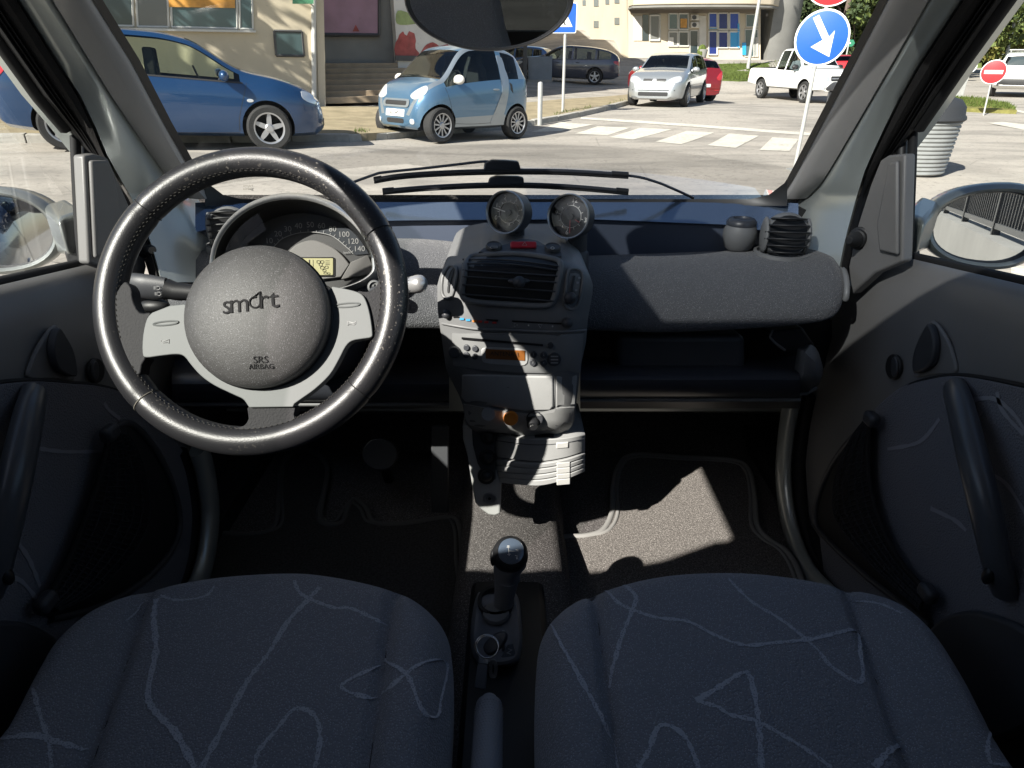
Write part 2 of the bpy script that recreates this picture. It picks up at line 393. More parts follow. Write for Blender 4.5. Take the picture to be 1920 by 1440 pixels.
# windscreen: bulges forward towards the middle
rows = []
for i, v in enumerate(VS):
    a, b = gL[i] + Vector((0, .028, .008)), gR[i] + Vector((0, .028, .008)); row = []
    for k in range(17):
        q = k / 16; p = a.lerp(b, q); bul = 1 - (2 * q - 1) ** 2
        row.append(p + Vector((0, .085 * bul, .035 * bul)))
    rows.append(row)
bot = []
for k in range(17):
    q = k / 16; bot.append(PY(388 + (1470 - 388) * q, 378.5, 1.225 + .105 * (1 - (2 * q - 1) ** 2) ** .7))
put('windscreen', MB().grid(rows + [bot]), M['screen'], body, smooth=80)
SCREEN = rows + [bot]
# black band along the lower edge, rounded in the corners
fr = []
for k in range(33):
    q = k / 32; u = 384 + (1476 - 384) * q; Y = 1.215 + .105 * (1 - (2 * q - 1) ** 2) ** .7
    e = abs(2 * q - 1); top = 373.3 - (34 * ((e - .86) / .14) ** 2.4 if e > .86 else 0)
    fr.append((PY(u, top, Y + .003), PY(u, 379, Y), PY(u, 382, Y - .004) + Vector((0, 0, -.004))))
put('screen_seal', MB().grid([[f[j] for f in fr] for j in range(3)]), M['frit'], body)
for gg_ in (gL, gR):
    sg_ = 1 if gg_ is gR else -1
    put('screen_edge', MB().grid([[p + Vector((0, .026, .006)) for p in gg_], [p + Vector((-sg_ * .0045, .024, .006)) for p in gg_], [p + Vector((0, .008, .004)) for p in gg_]]), M['frit'], body, smooth=60)
stp = Plane(PY(466, 352, 1.29), (0, -.74, .67))
for k_, v_ in ((1, 348.5), (2, 354.5)):
    text('screen_mark', 'smart' if k_ == 1 else 'airbag', stp, 466, v_, .0085, M['emboss0'], body, h=.001, ext=.0001)
# scuttle shelf under the screen: glossy upper strip, steep lower tray
def shelfrow(tab, Y0, Y1):
    out = []
    for k in range(33):
        q = k / 32; u = 366 + (1497 - 366) * q; Y = Y0 + (Y1 - Y0) * (1 - (2 * q - 1) ** 2) ** .7
        out.append(PY(u, lerp(tab, u), Y))
    return out
r0 = shelfrow([(300, 384), (380, 379), (1480, 379), (1570, 392)], 1.21, 1.318)
r1 = shelfrow([(300, 455), (390, 428), (560, 418), (760, 413), (1110, 411), (1360, 421), (1480, 440), (1570, 470)], 1.17, 1.255)
r2 = [p + Vector((0, .012, -.006)) for p in r1]
r3 = [p + Vector((0, .02, -.11)) for p in r1]
put('scuttle_shelf', MB().grid([r0, r1]), M['shelf'], body, smooth=60)
put('scuttle_tray', MB().grid([r1, r2, r3]), M['tray'], body, smooth=30)
# unseen roof with openings shaped to place sun patches: rails, header, sunblind panel, glass
zr = 1.545
put('roof', MB().box((0, -.235, zr + .012), (.80, 1.13, .024)), M['trim'], body, bevel=.006)
put('roof_rear', MB().box((0, -.49, zr + .040), (1.30, .70, .02)), M['trim'], body, bevel=.006)  # unseen cover added to keep sun off the passenger seat
for s_ in (-1, 1):
    put('roof_rail', MB().prism([(s_ * x, y, zr - .029) for x, y in ((.375, 1.08), (.582, 1.08), (.582, -.78), (.375, -.78))], (0, 0, .05)), M['trim'], body, bevel=.008)
put('roof_header', MB().box((0, .925, zr - .03), (1.1, .06, .07)), M['trim'], body, bevel=.008)
put('roof_glass', MB().box((0, .62, zr + .02), (.76, .58, .005)), M['roofglass'], body, smooth=0)
put('rear_wall', MB().box((0, -.80, .70), (1.36, .04, .76)), M['dark'], body)
put('rear_window', MB().box((0, -.80, 1.30), (1.12, .005, .44)), M['privacy'], body, smooth=0)
for s_ in (-1, 1):
    put('rear_pillar', MB().prism([(s_ * .56, -.82, 1.08), (s_ * .70, -.82, 1.08), (s_ * .66, -.82, 1.52), (s_ * .56, -.82, 1.52)], (0, .2, 0)), M['trim'], body)
    prof_ = ((.66, .34, .34), (.66, 1.02, .32), (.65, 1.10, .24), (.64, 1.17, .16), (.62, 1.31, .04), (.61, 1.43, -.05), (.60, 1.56, -.12))
    put('door_pillar', MB().loft([[(s_ * x, yf, z), (s_ * x, -.82, z), (s_ * (x + .05), -.82, z), (s_ * (x + .05), yf, z)] for x, z, yf in prof_]), M['trim'], body)  # unseen pillar, front edge shaped to keep sun off seats and lever
    put('footwell_side', MB().box((s_ * .70, 1.40, .56), (.05, .76, .54)), M['rubber'], body)
    # sill: painted flange curving from the bulkhead down along the floor
    pts = [(1488, 735), (1476, 800), (1469, 880), (1474, 950), (1488, 1010), (1508, 1060), (1540, 1105), (1600, 1160)] if s_ > 0 else [(372, 840), (384, 880), (394, 950), (391, 1010), (382, 1060), (366, 1105), (330, 1165)]
    pth = [PX(u, v, s_ * .585) for u, v in cat(pts, 4)]
    put('sill_flange', MB().tube(pth, .026, 10, flat=.55, up=(s_, 0, 0)), M['paint'], body, smooth=70)
    pth = [p + Vector((s_ * .03, -.012, .0)) for p in pth]
    put('sill_seal', MB().tube(pth, .014, 8), M['rubber'], body, smooth=70)
    put('sill', MB().box((s_ * .67, .35, .30), (.12, 2.3, .16)), M['rubber'], body)
put('bulkhead', MB().grid([[(x, 1.36, 1.0) for x in (-.72, .72)], [(x, 1.40, .9) for x in (-.72, .72)], [(x, 1.72, .66) for x in (-.72, .72)], [(x, 1.66, .44) for x in (-.72, .72)], [(x, 1.44, .335) for x in (-.72, .72)]]), M['floorcarpet'], body)
put('scuttle_cover', MB().box((0, 1.36, .93), (1.45, .10, .10)), M['black'], body)
put('floor_pan', MB().box((0, .35, .32), (1.44, 2.4, .03)), M['floorcarpet'], body)
put('centre_tunnel', MB().loft([[(-.115, y, .33), (-.095, y, z - .02), (-.07, y, z), (.075, y, z), (.10, y, z - .02), (.115, y, .33)] for y, z in ((-.3, .46), (.55, .45), (.9, .43), (1.1, .40), (1.25, .39), (1.5, .42))]), M['floorcarpet'], body, smooth=50)
put('bonnet', MB().loft([[(-wd, y, z - .4), (-wd, y, z - .06), (-wd * .8, y, z), (wd * .8, y, z), (wd, y, z - .06), (wd, y, z - .4)] for y, z, wd in ((1.36, .90, .68), (1.6, .76, .70), (1.8, .60, .68), (1.92, .45, .62))]), M['paint'], body, smooth=50)

# ================================================================== doors
def belt(Y): return .985 - .142 * (Y - .80)
def door(sgn):
    rt = sgn > 0
    X = lambda x: sgn * x
    # inner panel, rounded at the waist
    prof = [(.672, .002), (.655, .004), (.640, -.012), (.628, -.045), (.621, -.10), (.617, -.17), (.618, -.26), (.622, -.40), (.622, -.64)]
    ys = [-.25, 0, .2, .4, .55, .65, .75, .85, .95, 1.02, 1.08]
    rows = []
    for x, dz in prof: rows.append([Vector((X(x), y, max(belt(y) + dz, .35))) for y in ys])
    # front edge follows the curve at the dashboard end
    fr = [PX(u, v, X(.64)) for u, v in ([(1692, 492), (1672, 500), (1640, 512), (1614, 532), (1597, 556), (1580, 596), (1561, 645), (1546, 705), (1520, 780)] if rt else [(170, 494), (190, 502), (222, 513), (245, 530), (262, 553), (280, 596), (299, 645), (314, 705), (340, 780)])]
    for i in range(len(rows)): rows[i].append(Vector((X(prof[i][0]), fr[i].y, max(fr[i].z, .35)))); rows[i].append(Vector((X(prof[i][0] + .04), fr[i].y + .012, max(fr[i].z, .35))))
    d = put('door', MB().grid(rows), M['door'], body, smooth=60)
    put('door_skin', MB().grid([[(X(.70), y, belt(y) - .005) for y in ys], [(X(.745), y, .8) for y in ys], [(X(.74), y, .5) for y in ys], [(X(.70), y, .30) for y in ys]]), M['paint'], d, smooth=60)
    put('waist_seal', MB().tube([(X(.676), y, belt(y) + .004) for y in ys], .011, 8, flat=.7), M['rubber'], d, smooth=70)
    fl = Plane((X(.615), .8, .8), (-sgn, 0, 0))
    # cloth lower panel with curved upper edge
    arc = [(1535, 960), (1560, 885), (1586, 839), (1638, 775), (1691, 728), (1744, 710), (1807, 704), (1920, 725), (2010, 752), (2130, 800)] if rt else [(385, 960), (360, 885), (334, 839), (282, 775), (232, 737), (180, 722), (133, 718), (67, 713), (0, 718), (-100, 735), (-210, 790)]
    low = [(2130, 1300), (1900, 1330), (1700, 1300), (1560, 1160)] if rt else [(-210, 1300), (20, 1330), (220, 1300), (360, 1160)]
    put('cloth_panel', MB().prism([fl.pt(u, v) for u, v in cat(arc, 4) + low], (X(-.006), 0, 0)), M['doorfab'], d, bevel=.004)
    f2 = fl.off(.0065)
    cl = cat(arc, 4)
    put('panel_seam', MB().tube([f2.pt(u, v) - f2.n * .004 for u, v in cl], .0035, 6), M['rubber'], d)
    lines = [[(1920, 815), (1880, 770), (1870, 735)], [(1815, 752), (1862, 747), (1900, 775), (1925, 812)], [(1664, 842), (1725, 828), (1762, 785)], [(1840, 882), (1885, 905), (1925, 965)], [(1745, 953), (1790, 975), (1812, 995)]] if rt else [[(69, 840), (120, 847), (195, 846)], [(35, 1020), (55, 1050), (75, 1100)], [(10, 1080), (40, 1090), (70, 1125)], [(195, 755), (205, 770), (225, 785)]]
    mb = MB()
    for L in lines:
        q = cat(L, 6); mb.strip([f2.pt(u, v) for u, v in q], [.004 + .0035 * random.random() for _ in q], f2.n, .0004)
    put('woven_pattern', mb, M['doorline'], d, kind='stuff', fix=False)
    # opener in its recess
    rec = [(1754, 601), (1775, 622), (1791, 655), (1799, 699), (1760, 703), (1722, 707), (1718, 680), (1724, 650), (1738, 622)] if rt else [(96, 609), (70, 640), (52, 675), (45, 709), (90, 712), (130, 714), (134, 690), (126, 655), (112, 628)]
    pr = PX(rec[0][0], rec[0][1], X(.62)); f3 = Plane((X(.6215), .8, .8), (-sgn, 0, 0))
    put('handle_plate', MB().prism([f3.pt(u, v) for u, v in cat(rec, 4, True)], (X(-.006), 0, 0)), M['door'], d, bevel=.003)
    inn = [(1753, 606), (1764, 630), (1764, 665), (1752, 690), (1726, 700), (1722, 676), (1729, 648), (1740, 624)] if rt else [(97, 615), (88, 640), (88, 668), (100, 694), (129, 706), (130, 684), (123, 655), (110, 631)]
    put('opener', MB().prism([f3.pt(u, v, .006) for u, v in cat(inn, 4, True)], (X(-.011), 0, 0)), M['dark'], d, bevel=.006, seg=3)
    # lock knob / window switch
    cu, cv, ru, rv = (1680, 688, 14, 24) if rt else (175, 695, 15, 24)
    f4 = Plane((X(.617), .8, .8), (-sgn, 0, 0))
    b = put('switch_cup', MB().prism([f4.pt(u, v) for u, v in ell(cu, cv, ru, rv)], (X(-.006), 0, 0)), M['black'], d, bevel=.002)
    put('switch', MB().prism([f4.pt(u, v, .006) for u, v in ell(cu, cv, ru * .45, rv * .8)], (X(-.004), 0, 0)), M['dark'], d, bevel=.002)
    # pull handle: straight bar standing off the panel
    hp = [(1790, 728), (1800, 760), (1822, 850), (1846, 950), (1868, 1050), (1884, 1110)] if rt else [(64, 738), (55, 775), (38, 855), (18, 950), (-6, 1060), (-20, 1115)]
    ctr = [PX(u, v, X(x)) for (u, v), x in zip(hp, (.60, .585, .572, .572, .585, .604))]
    ctr = [Vector(p) for p in cat([tuple(p) for p in ctr], 4)]
    n = len(ctr)
    h = put('pull_handle', MB().tube(ctr, [.017 + .003 * math.sin(math.pi * i / (n - 1)) for i in range(n)], 14, flat=.8, up=(1, 0, 0)), M['handlegrey'], d, smooth=70)
    for u, v, x in ((1779, 735, .592), (1852, 1080, .575)) if rt else ((75, 742, .592), (14, 1080, .575)):
        c = PX(u, v, X(x)); put('screw_hole', MB().ball(c, (.006, .007, .012)), M['frit'], d, smooth=70)
    # net pocket with frame
    npx = [(1634, 786), (1628, 830), (1630, 900), (1648, 975), (1686, 1050), (1740, 1112)] if rt else [(206, 812), (196, 860), (176, 930), (150, 1000), (120, 1070), (86, 1130)]
    nf = [(1640, 786), (1600, 820), (1562, 870), (1535, 930), (1530, 980), (1560, 1020), (1625, 1080), (1690, 1130), (1745, 1175)] if rt else [(205, 812), (245, 795), (295, 850), (330, 930), (335, 1000), (300, 1060), (240, 1110), (180, 1140), (95, 1160)]
    P0 = fl.off(.010); P1 = fl.off(.028)
    fp = [P0.pt(u, v) for u, v in cat(nf, 5)]
    put('pocket_frame', MB().tube(fp, .006, 8), M['dark'], d, smooth=70)
    e1 = [P1.pt(u, v) for u, v in cat(npx, 8)]
    m = len(e1); e2 = [fp[int(i * (len(fp) - 1) / (m - 1))] for i in range(m)]
    nb = MB()
    grid_ = [[a.lerp(b, t / 12) + Vector((X(-.014) * math.sin(math.pi * t / 12), 0, 0)) for a, b in zip(e1, e2)] for t in range(13)]
    put('pocket_panel', MB().grid([[q + Vector((X(.004), 0, 0)) for q in r_] for r_ in grid_]), M['rubber'], d, smooth=60)
    for i in range(0, m - 1):
        for a in range(0, 3): pass
    for a in range(0, 7):
        nb.tube(grid_[a], .0012, 4, caps=False)
    for i in range(0, m):
        nb.tube([grid_[a][i] for a in range(0, 7)], .0011, 4, caps=False)
        nb.tube([grid_[a][min(i + a // 2, m - 1)] for a in range(0, 7)], .0011, 4, caps=False)
    put('pocket_net', nb, M['net'], d, kind='stuff', smooth=0, fix=False)
    put('net_hem', MB().tube(e1, .0042, 6), M['sealfab'], d, smooth=70)
    for q in (e1[0], e1[-1]): put('net_clip', MB().box(q, (.018, .03, .022)), M['dark'], d, bevel=.006)
    # speaker cover low at the rear
    sp = [(1725, 1260), (1745, 1195), (1800, 1150), (1870, 1150), (1960, 1200), (1990, 1330), (1850, 1400), (1740, 1370)] if rt else [(130, 1250), (80, 1190), (20, 1165), (-60, 1170), (-130, 1220), (-130, 1330), (30, 1400), (110, 1350)]
    put('speaker_cover', MB().prism([f2.pt(u, v) for u, v in cat(sp, 4, True)], (X(-.014), 0, 0)), M['dark'], d, bevel=.006)
    # window frame: front upright rubber, glass
    fu = [(1712, 238), (1709, 330), (1705, 420), (1700, 487)] if rt else [(141, 256), (144, 330), (149, 420), (156, 492)]
    up_ = [PX(u, v, X(.668)) for u, v in cat(fu, 4)]
    put('window_rubber', MB().tube(up_, .0085, 8, flat=.8), M['rubber'], d, smooth=70)
    put('window_channel', MB().tube([p + Vector((X(-.006), .022, .0)) for p in up_], .009, 8), M['black'], d, smooth=70)
    S_ = sR if rt else sL
    top = [p + Vector((X(.012), .01, 0)) for p in S_[:9]]
    put('window_frame', MB().tube([Vector((X(.60), .03, 1.60)), Vector((X(.61), .75, 1.60))] + top, .012, 8), M['rubber'], d, smooth=70)
    gp = [up_[-1], up_[0]] + [q for q in reversed(top)] + [Vector((X(.662), .8, 1.50)), Vector((X(.662), .3, 1.50)), Vector((X(.676), .15, belt(.15)))]
    gp = [Vector((X(.674), q.y, q.z)) for q in gp]
    put('door_window', MB().add(gp, [list(range(len(gp)))]), M['sideglass'], d, smooth=0)
    # sail panel carrying the mirror
    sp = [(1697, 288), (1665, 291), (1650, 300), (1632, 345), (1608, 420), (1590, 500), (1596, 552), (1640, 512), (1692, 490)] if rt else [(157, 291), (178, 288), (204, 296), (214, 320), (232, 360), (258, 420), (276, 500), (264, 553), (222, 513), (167, 494)]
    f5 = Plane((X(.662), .8, .8), (-sgn, -.22, 0))
    put('sail_panel', MB().prism([f5.pt(u, v) for u, v in sp], f5.n * -.02), M['door'], d, bevel=.004, seg=3)
    # raised pad on it
    sp = [(1690, 300), (1672, 305), (1668, 330), (1650, 420), (1655, 470), (1690, 478)] if rt else [(163, 300), (196, 300), (206, 325), (222, 400), (216, 470), (172, 484)]
    put('sail_pad', MB().prism([f5.pt(u, v) for u, v in sp], f5.n * .008), M['door'], d, bevel=.007, seg=3)
    # mirror adjuster
    c = f5.pt(1612, 447) if rt else f5.pt(269, 466)
    ax = Vector((-sgn * .8, -.6, .05)).normalized()
    k_ = put('mirror_adjuster', MB().lathe([(.020, -.004), (.019, .004), (.016, .006), (.0155, .012), (.013, .014), (.0125, .020), (.0085, .024), (.0075, .034), (.0055, .036), (.0, .0362)] if rt else [(.016, 0), (.014, .01), (.009, .014), (.0085, .026), (.006, .029), (.0, .0292)], c, ax, 20), M['black'], d, smooth=40)
    return d
for s_ in (-1, 1): door(s_)

# door mirrors
def wing_mirror(sgn):
    rt = sgn > 0
    if rt: cu, cv, ru, rv, D = 1850, 426, 104, 65, 1.19
    else: cu, cv, ru, rv, D = 6, 434, 92, 66, 1.15
    c = PT(cu, cv, D)
    n = Vector((-sgn * .28, -1, .075)).normalized(); pl = Plane(c, n)
    k = pl.px(cu, cv)
    a = (pl.pt(cu + ru, cv) - c).length; b = (pl.pt(cu, cv - rv) - c).length
    def ring(f, g, h, dx=0, dz=0):
        out = []
        for i in range(40):
            t = 2 * math.pi * i / 40; e = .86
            x = a * f * math.copysign(abs(math.cos(t)) ** e, math.cos(t)); y = b * g * math.copysign(abs(math.sin(t)) ** e, math.sin(t))
            sh = 1 + .10 * (x / a) * sgn * (1 if rt else 1)
            out.append(pl.loc(x + dx, y * sh + dz, h))
        return out
    hb = MB().loft([ring(1.005, 1.005, -.008), ring(1.02, 1.02, .004), ring(1.09, 1.10, .008), ring(1.17, 1.20, .002), ring(1.22, 1.24, -.02), ring(1.15, 1.15, -.06), ring(.9, .85, -.10), ring(.45, .4, -.12)], caps=False)
    d = put('wing_mirror', hb, M['mirrorpaint'], body, smooth=70)
    put('inner_rim', MB().loft([ring(1.03, 1.03, .0045), ring(.985, .98, -.001), ring(.97, .965, -.006)], caps=False), M['black'], d, smooth=70)
    # glass, tilted to the driver
    mb = MB(); rr = [ring(f, f, -.004) for f in (1.0, .66, .33, .02)]
    for r_ in rr:
        for i, q in enumerate(r_):
            l = q - c; r_[i] = q + pl.n * (-.14 * l.dot(pl.ex) * sgn * .25 + .0)
    mb.loft(rr, True, False)
    put('mirror_glass', mb, M['mirror'], d, smooth=70)
    # arm to the door
    q0 = PX(1708, 440, .70) if rt else PX(140, 438, -.70)
    q1 = pl.loc(-sgn * a * 1.0, -b * .05, -.035)
    put('arm', MB().loft([[q0 + Vector((0, y, z)) for y, z in ((-.03, -.03), (-.03, .03), (.04, .03), (.04, -.03))], [q1 + Vector((0, y, z)) for y, z in ((-.025, -.045), (-.025, .045), (.045, .045), (.045, -.045))]]), M['mirrorpaint'], d, bevel=.01, seg=3)
    put('arm_foot', MB().box(q0 + Vector((0, 0, -.035)), (.035, .03, .022)), M['black'], d, bevel=.005)
for s_ in (-1, 1): wing_mirror(s_)

# rear-view mirror
rm = thing('rear_view_mirror', 'oval black framed rear view mirror hanging above the windscreen middle', 'mirror', (0, .86, 1.4))
rp = Plane(PT(916, -2, .74), (-.05, -1, -.075)); rc = rp.p
ra = (rp.pt(1076, -2) - rc).length; rb = (rp.pt(916, 96) - rc).length
def rring(f, h, e=1.0):
    return [rp.loc(ra * f * math.cos(2 * math.pi * i / 56), rb * f * (math.sin(2 * math.pi * i / 56)) * (1 if math.sin(2 * math.pi * i / 56) < 0 else .62), h) for i in range(56)]
put('housing', MB().loft([rring(.925, .0), rring(.945, .005), rring(.975, .006), rring(1.0, 0), rring(1.0, -.012), rring(.9, -.03), rring(.5, -.042), rring(.1, -.045)], caps=False), M['black'], rm, smooth=60)
put('mirror_glass', MB().loft([rring(.94, .0015), rring(.5, .0015), rring(.01, .0015)], True, False), M['mirror'], rm, smooth=60)
put('stalk', MB().tube([rp.loc(0, .02, -.04), rp.loc(0, .06, -.055), Vector((0, .92, 1.47))], .011, 10), M['black'], rm, smooth=60)

# ================================================================== dashboard
dash = thing('dashboard', 'grey cloth covered dashboard with open shelves below it, across the cabin', 'dashboard', (0, 1.1, .7))
def pad_section(ut, vt, ul, vl, Yt, Yl):
    t, l = PY(ut, vt, Yt), PY(ul, vl, Yl); h = t.z - l.z
    m = lambda f, g, dz=0: Vector((t.x + (l.x - t.x) * f, Yt + (Yl - Yt) * f, l.z + h * g + dz))
    return [m(-.25, .55), m(-.08, .92), m(.02, 1.0), m(.25, 1.0, .006), m(.48, .90, .010), m(.70, .70, .010), m(.86, .48, .008), m(.96, .25, .004), m(1.0, .06), m(.975, -.06), m(.88, -.14), m(.6, -.14), m(.2, -.1)]
ST = [(303, 540, 322, 582, 1.10, 1.04), (310, 518, 325, 594, 1.14, 1.03), (345, 482, 350, 606, 1.17, 1.03), (400, 462, 402, 612, 1.19, 1.02), (560, 452, 560, 616, 1.21, 1.02), (735, 446, 742, 612, 1.225, 1.02), (830, 450, 838, 612, 1.225, 1.03), (960, 466, 965, 614, 1.225, 1.03), (1075, 479, 1085, 616, 1.225, 1.03), (1110, 478, 1118, 617, 1.225, 1.03), (1230, 474, 1240, 620, 1.225, 1.03), (1340, 470, 1350, 616, 1.225, 1.03), (1450, 466, 1462, 609, 1.22, 1.03), (1515, 466, 1528, 602, 1.21, 1.03), (1545, 474, 1558, 594, 1.18, 1.035), (1560, 488, 1574, 580, 1.16, 1.045), (1568, 510, 1582, 556, 1.13, 1.06)]
STF = cat(ST, 4)
secs = [pad_section(*q) for q in STF]
put('dash_pad', MB().loft(secs, True, True), M['fabric'], dash, smooth=60)
put('end_cap', MB().tube([p for p in pad_section(1571, 503, 1586, 560, 1.14, 1.05)[1:10]], .005, 8), M['console'], dash, smooth=70)
def shelfloft(us, prof):     # prof: (v, Y) rows
    return [[PY(lerp([(960, u * .03 + 960 * .97), (960.001, u)], 961) if False else u, v, Y) for v, Y in prof] for u in us]
for us, nm in (((1088, 1180, 1290, 1400, 1470, 1500), 'shelf'), ((322, 420, 560, 700, 842), 'shelf')):
    lv = lambda u: 0 if u > 960 else 8
    rows = []
    for u in us:
        d_ = lv(u)
        rows.append([PY(u, 668, 1.16), PY(u, 690 + d_, 1.05), PY(u, 700 + d_, 1.015), PY(u, 712 + d_, 1.0), PY(u, 728 + d_, 1.0), PY(u, 741 + d_, 1.012), PY(u, 746 + d_, 1.03), PY(u, 748 + d_, 1.1)])
    put(nm, MB().loft(rows, True, True), M['dash'], dash, smooth=50)
    put('shelf_back', MB().grid([[PY(u, 600, 1.17) for u in (us[0] - 20, us[-1] + 60)], [PY(u, 690, 1.18) for u in (us[0] - 20, us[-1] + 60)]]), M['black'], dash)
    put('shelf_edge', MB().tube([PY(u, 750 + lv(u), 1.03) for u in us], .004, 6), M['console'], dash, smooth=70)
    put('knee_panel', MB().grid([[PY(u, 752, 1.06) for u in us], [PY(u, 766, 1.10) for u in us], [PY(u, 766, 1.16) for u in us]]), M['dark'], dash)
fp = Plane(PY(1278, 665, 1.075), (0, -1, .12))
put('glove_box', MB().prism([fp.pt(u, v) for u, v in rrect(1157, 629, 1399, 709, 14)], fp.n * -.09), M['dark'], dash, bevel=.012, seg=4)
put('pocket', MB().prism([fp.pt(u, v) for u, v in [(1441, 622), (1505, 614), (1530, 650), (1500, 662), (1470, 660), (1444, 640)]], fp.n * -.05), M['black'], dash, bevel=.004)
put('pocket_edge', MB().tube([fp.pt(u, v, .004) for u, v in [(1449, 619), (1443, 632), (1452, 642), (1472, 657)]], .0022, 6), M['console'], dash, smooth=70)
# moulded end of the shelf
def endrow(pts, Y0, bul):
    n = len(pts); return [PY(u, v, Y0 - bul * math.sin(math.pi * i / (n - 1))) for i, (u, v) in enumerate(pts)]
put('shelf_end', MB().grid([endrow([(1514, 648), (1497, 655), (1490, 700), (1464, 734)], 1.06, .02), endrow([(1520, 648), (1510, 662), (1508, 700), (1490, 736)], 1.03, .04), endrow([(1527, 652), (1528, 680), (1528, 706), (1515, 734)], 1.03, .045), endrow([(1533, 662), (1540, 685), (1539, 706), (1531, 724)], 1.06, .025), endrow([(1535, 668), (1541, 690), (1541, 700), (1533, 720)], 1.12, .0)]), M['console'], dash, smooth=70, solid=.004)
put('shelf_end_lip', MB().tube([PY(u, v, 1.03) for u, v in [(1464, 735), (1490, 739), (1512, 738), (1532, 726)]], .0035, 6), M['console'], dash, smooth=70)

# instrument cluster: hood, ring, dial, display
fc = Plane(PY(552, 505, .985), (.10, -.93, .36))
cw = fc.px(552, 505)
def cring(rx, ry, h, dv=0, du=0):
    c0 = fc.pt(552, 505)
    return [fc.p + fc.ex * ((rx * math.cos(R(a)) + du) * cw) + fc.ey * ((ry * math.sin(R(a)) * (1 if math.sin(R(a)) > 0 else .35) + dv) * cw * 1.0) + fc.n * h for a in range(0, 360, 6)]
cl = put('instrument_cluster', MB().loft([cring(155, 140, .004), cring(160, 146, -.006), cring(158, 145, -.05), cring(150, 134, -.11), cring(120, 100, -.16)], caps=False), M['silver'], dash, smooth=60, label='round instrument cluster behind the steering wheel')
put('cluster_ring', MB().loft([cring(148, 132, .001), cring(149, 133.5, .006), cring(153, 138, .0075), cring(156, 141, .002)], caps=False), M['silver'], cl, smooth=70)
put('cluster_tunnel', MB().loft([cring(149, 133, .003), cring(147, 131, -.02), cring(140, 118, -.075)], caps=False), M['black'], cl, smooth=60)
fd = fc.off(-.066)
put('dial_plate', MB().loft([cring(144, 124, -.068), cring(60, 60, -.068), cring(1, 1, -.068)], True, False), M['clusterface'], cl, smooth=0)
arc = [(500, 490), (507, 470), (519, 457), (530.5, 447), (555, 438), (582, 435), (603, 437), (621, 442), (634, 450), (645.6, 460), (655, 468), (662, 476)]
put('dial_band', MB().prism([fd.pt(u, v) for u, v in cat([(480, 478), (500, 447), (530, 421), (560, 408), (585, 405), (615, 409), (645, 422), (672, 446), (692, 476)], 4) + [(668, 478)] + [p for p in reversed(cat(arc[1:], 4))] + [(500, 488)]], fd.n * .001), M['face'], cl, smooth=0)
put('dial_arc', MB().strip([fd.pt(u, v, .002) for u, v in cat(arc[1:], 5)], .0011, fd.n, .0004), M['grey'], cl, smooth=0)
mask = [(532, 500), (539, 477), (555, 460), (575, 452), (592, 451), (612, 458), (630, 468), (645, 482), (656, 496), (640, 520), (560, 530)]
put('display_mask', MB().prism([fd.pt(u, v, .002) for u, v in cat(mask[:9], 4) + mask[9:]], fd.n * .004), M['clustergrey'], cl, bevel=.0015)
put('dial_foot', MB().prism([fd.pt(u, v, .001) for u, v in [(658, 492), (690, 478), (705, 512), (640, 524)]], fd.n * .004), M['clustergrey'], cl, bevel=.001)
put('display', MB().prism([fd.pt(u, v, .006) for u, v in rrect(556, 484, 625, 516, 2, 3)], fd.n * .002), M['lcd'], cl, bevel=.0005)
put('display_frame', MB().tube([fd.pt(u, v, .008) for u, v in rrect(555, 483, 626, 517, 2, 3)], .0009, 5, loop=True), M['black'], cl)
mb = MB()
for u, v, a, b in ((597, 491, 3, 2.4), (604, 491, 3, 2.4), (601, 496, 3, 2.4), (604, 502, 3.2, 2.4), (612, 501, 3, 2.2), (608, 507, 3, 1.8), (610, 512, 3, 1.6), (616, 513, 2.6, 1.5)):
    mb.tube([fd.pt(p, q, .0085) for p, q in rrect(u - a, v - b, u + a, v + b, 1, 2)], .00035, 4, loop=True)
mb.strip([fd.pt(587, 487, .0085), fd.pt(587, 500, .0085)], .0006, fd.n); mb.strip([fd.pt(580, 497, .0085), fd.pt(580, 487, .0085)], .0018, fd.n)
for u, v in ((614, 489), (614, 493), (614, 496)): mb.strip([fd.pt(u - 4, v, .0085), fd.pt(u + 4, v, .0085)], .0008, fd.n)
put('display_symbols', mb, M['ink'], cl, kind='stuff', smooth=0, fix=False)
for s_, u, v in (('0', 493, 466), ('10', 505, 452), ('20', 522, 439), ('30', 540, 430), ('40', 560, 424), ('50', 582, 422), ('60', 603, 424), ('80', 624, 430), ('100', 645, 440), ('120', 662, 453), ('140', 674, 467)):
    text('dial_number', s_, fd, u, v, .0125, M['grey'], cl, h=.0018)
text('dial_unit', 'km/h', fd, 651, 474, .0055, M['grey'], cl, h=.0022)
ac = cat(arc[1:], 6); m = len(ac)
for k in range(16):
    i = int((k + .5) / 16 * (m - 2)); p = Vector(ac[i]); t = (Vector(ac[i + 1]) - p).normalized(); nrm = Vector((t.y, -t.x))
    L = 5.5 if k % 2 == 0 else 4
    put('dial_tick', MB().strip([fd.pt(*p, .002), fd.pt(*(p + nrm * L), .002)], .0009, fd.n, .0005), M['grey'], cl, smooth=0)
put('dial_lens', MB().loft([cring(148, 130, -.012), cring(60, 60, -.006), cring(1, 1, -.005)], True, False), M['lens'], cl, smooth=60)
sc = fc.off(.006)
b = put('screw_boss', MB().lathe([(.011, -.02), (.011, .0), (.009, .004), (.0075, .0045), (.007, .001), (0, .001)], sc.pt(702, 538), sc.n, 20), M['console'], dash, smooth=50)
for q in ((1, 0), (0, 1)):
    put('screw_cross', MB().box(sc.pt(702, 538) + sc.n * .0015, (.001 + .009 * q[0], .0012, .001 + .009 * q[1])), M['dark'], b)

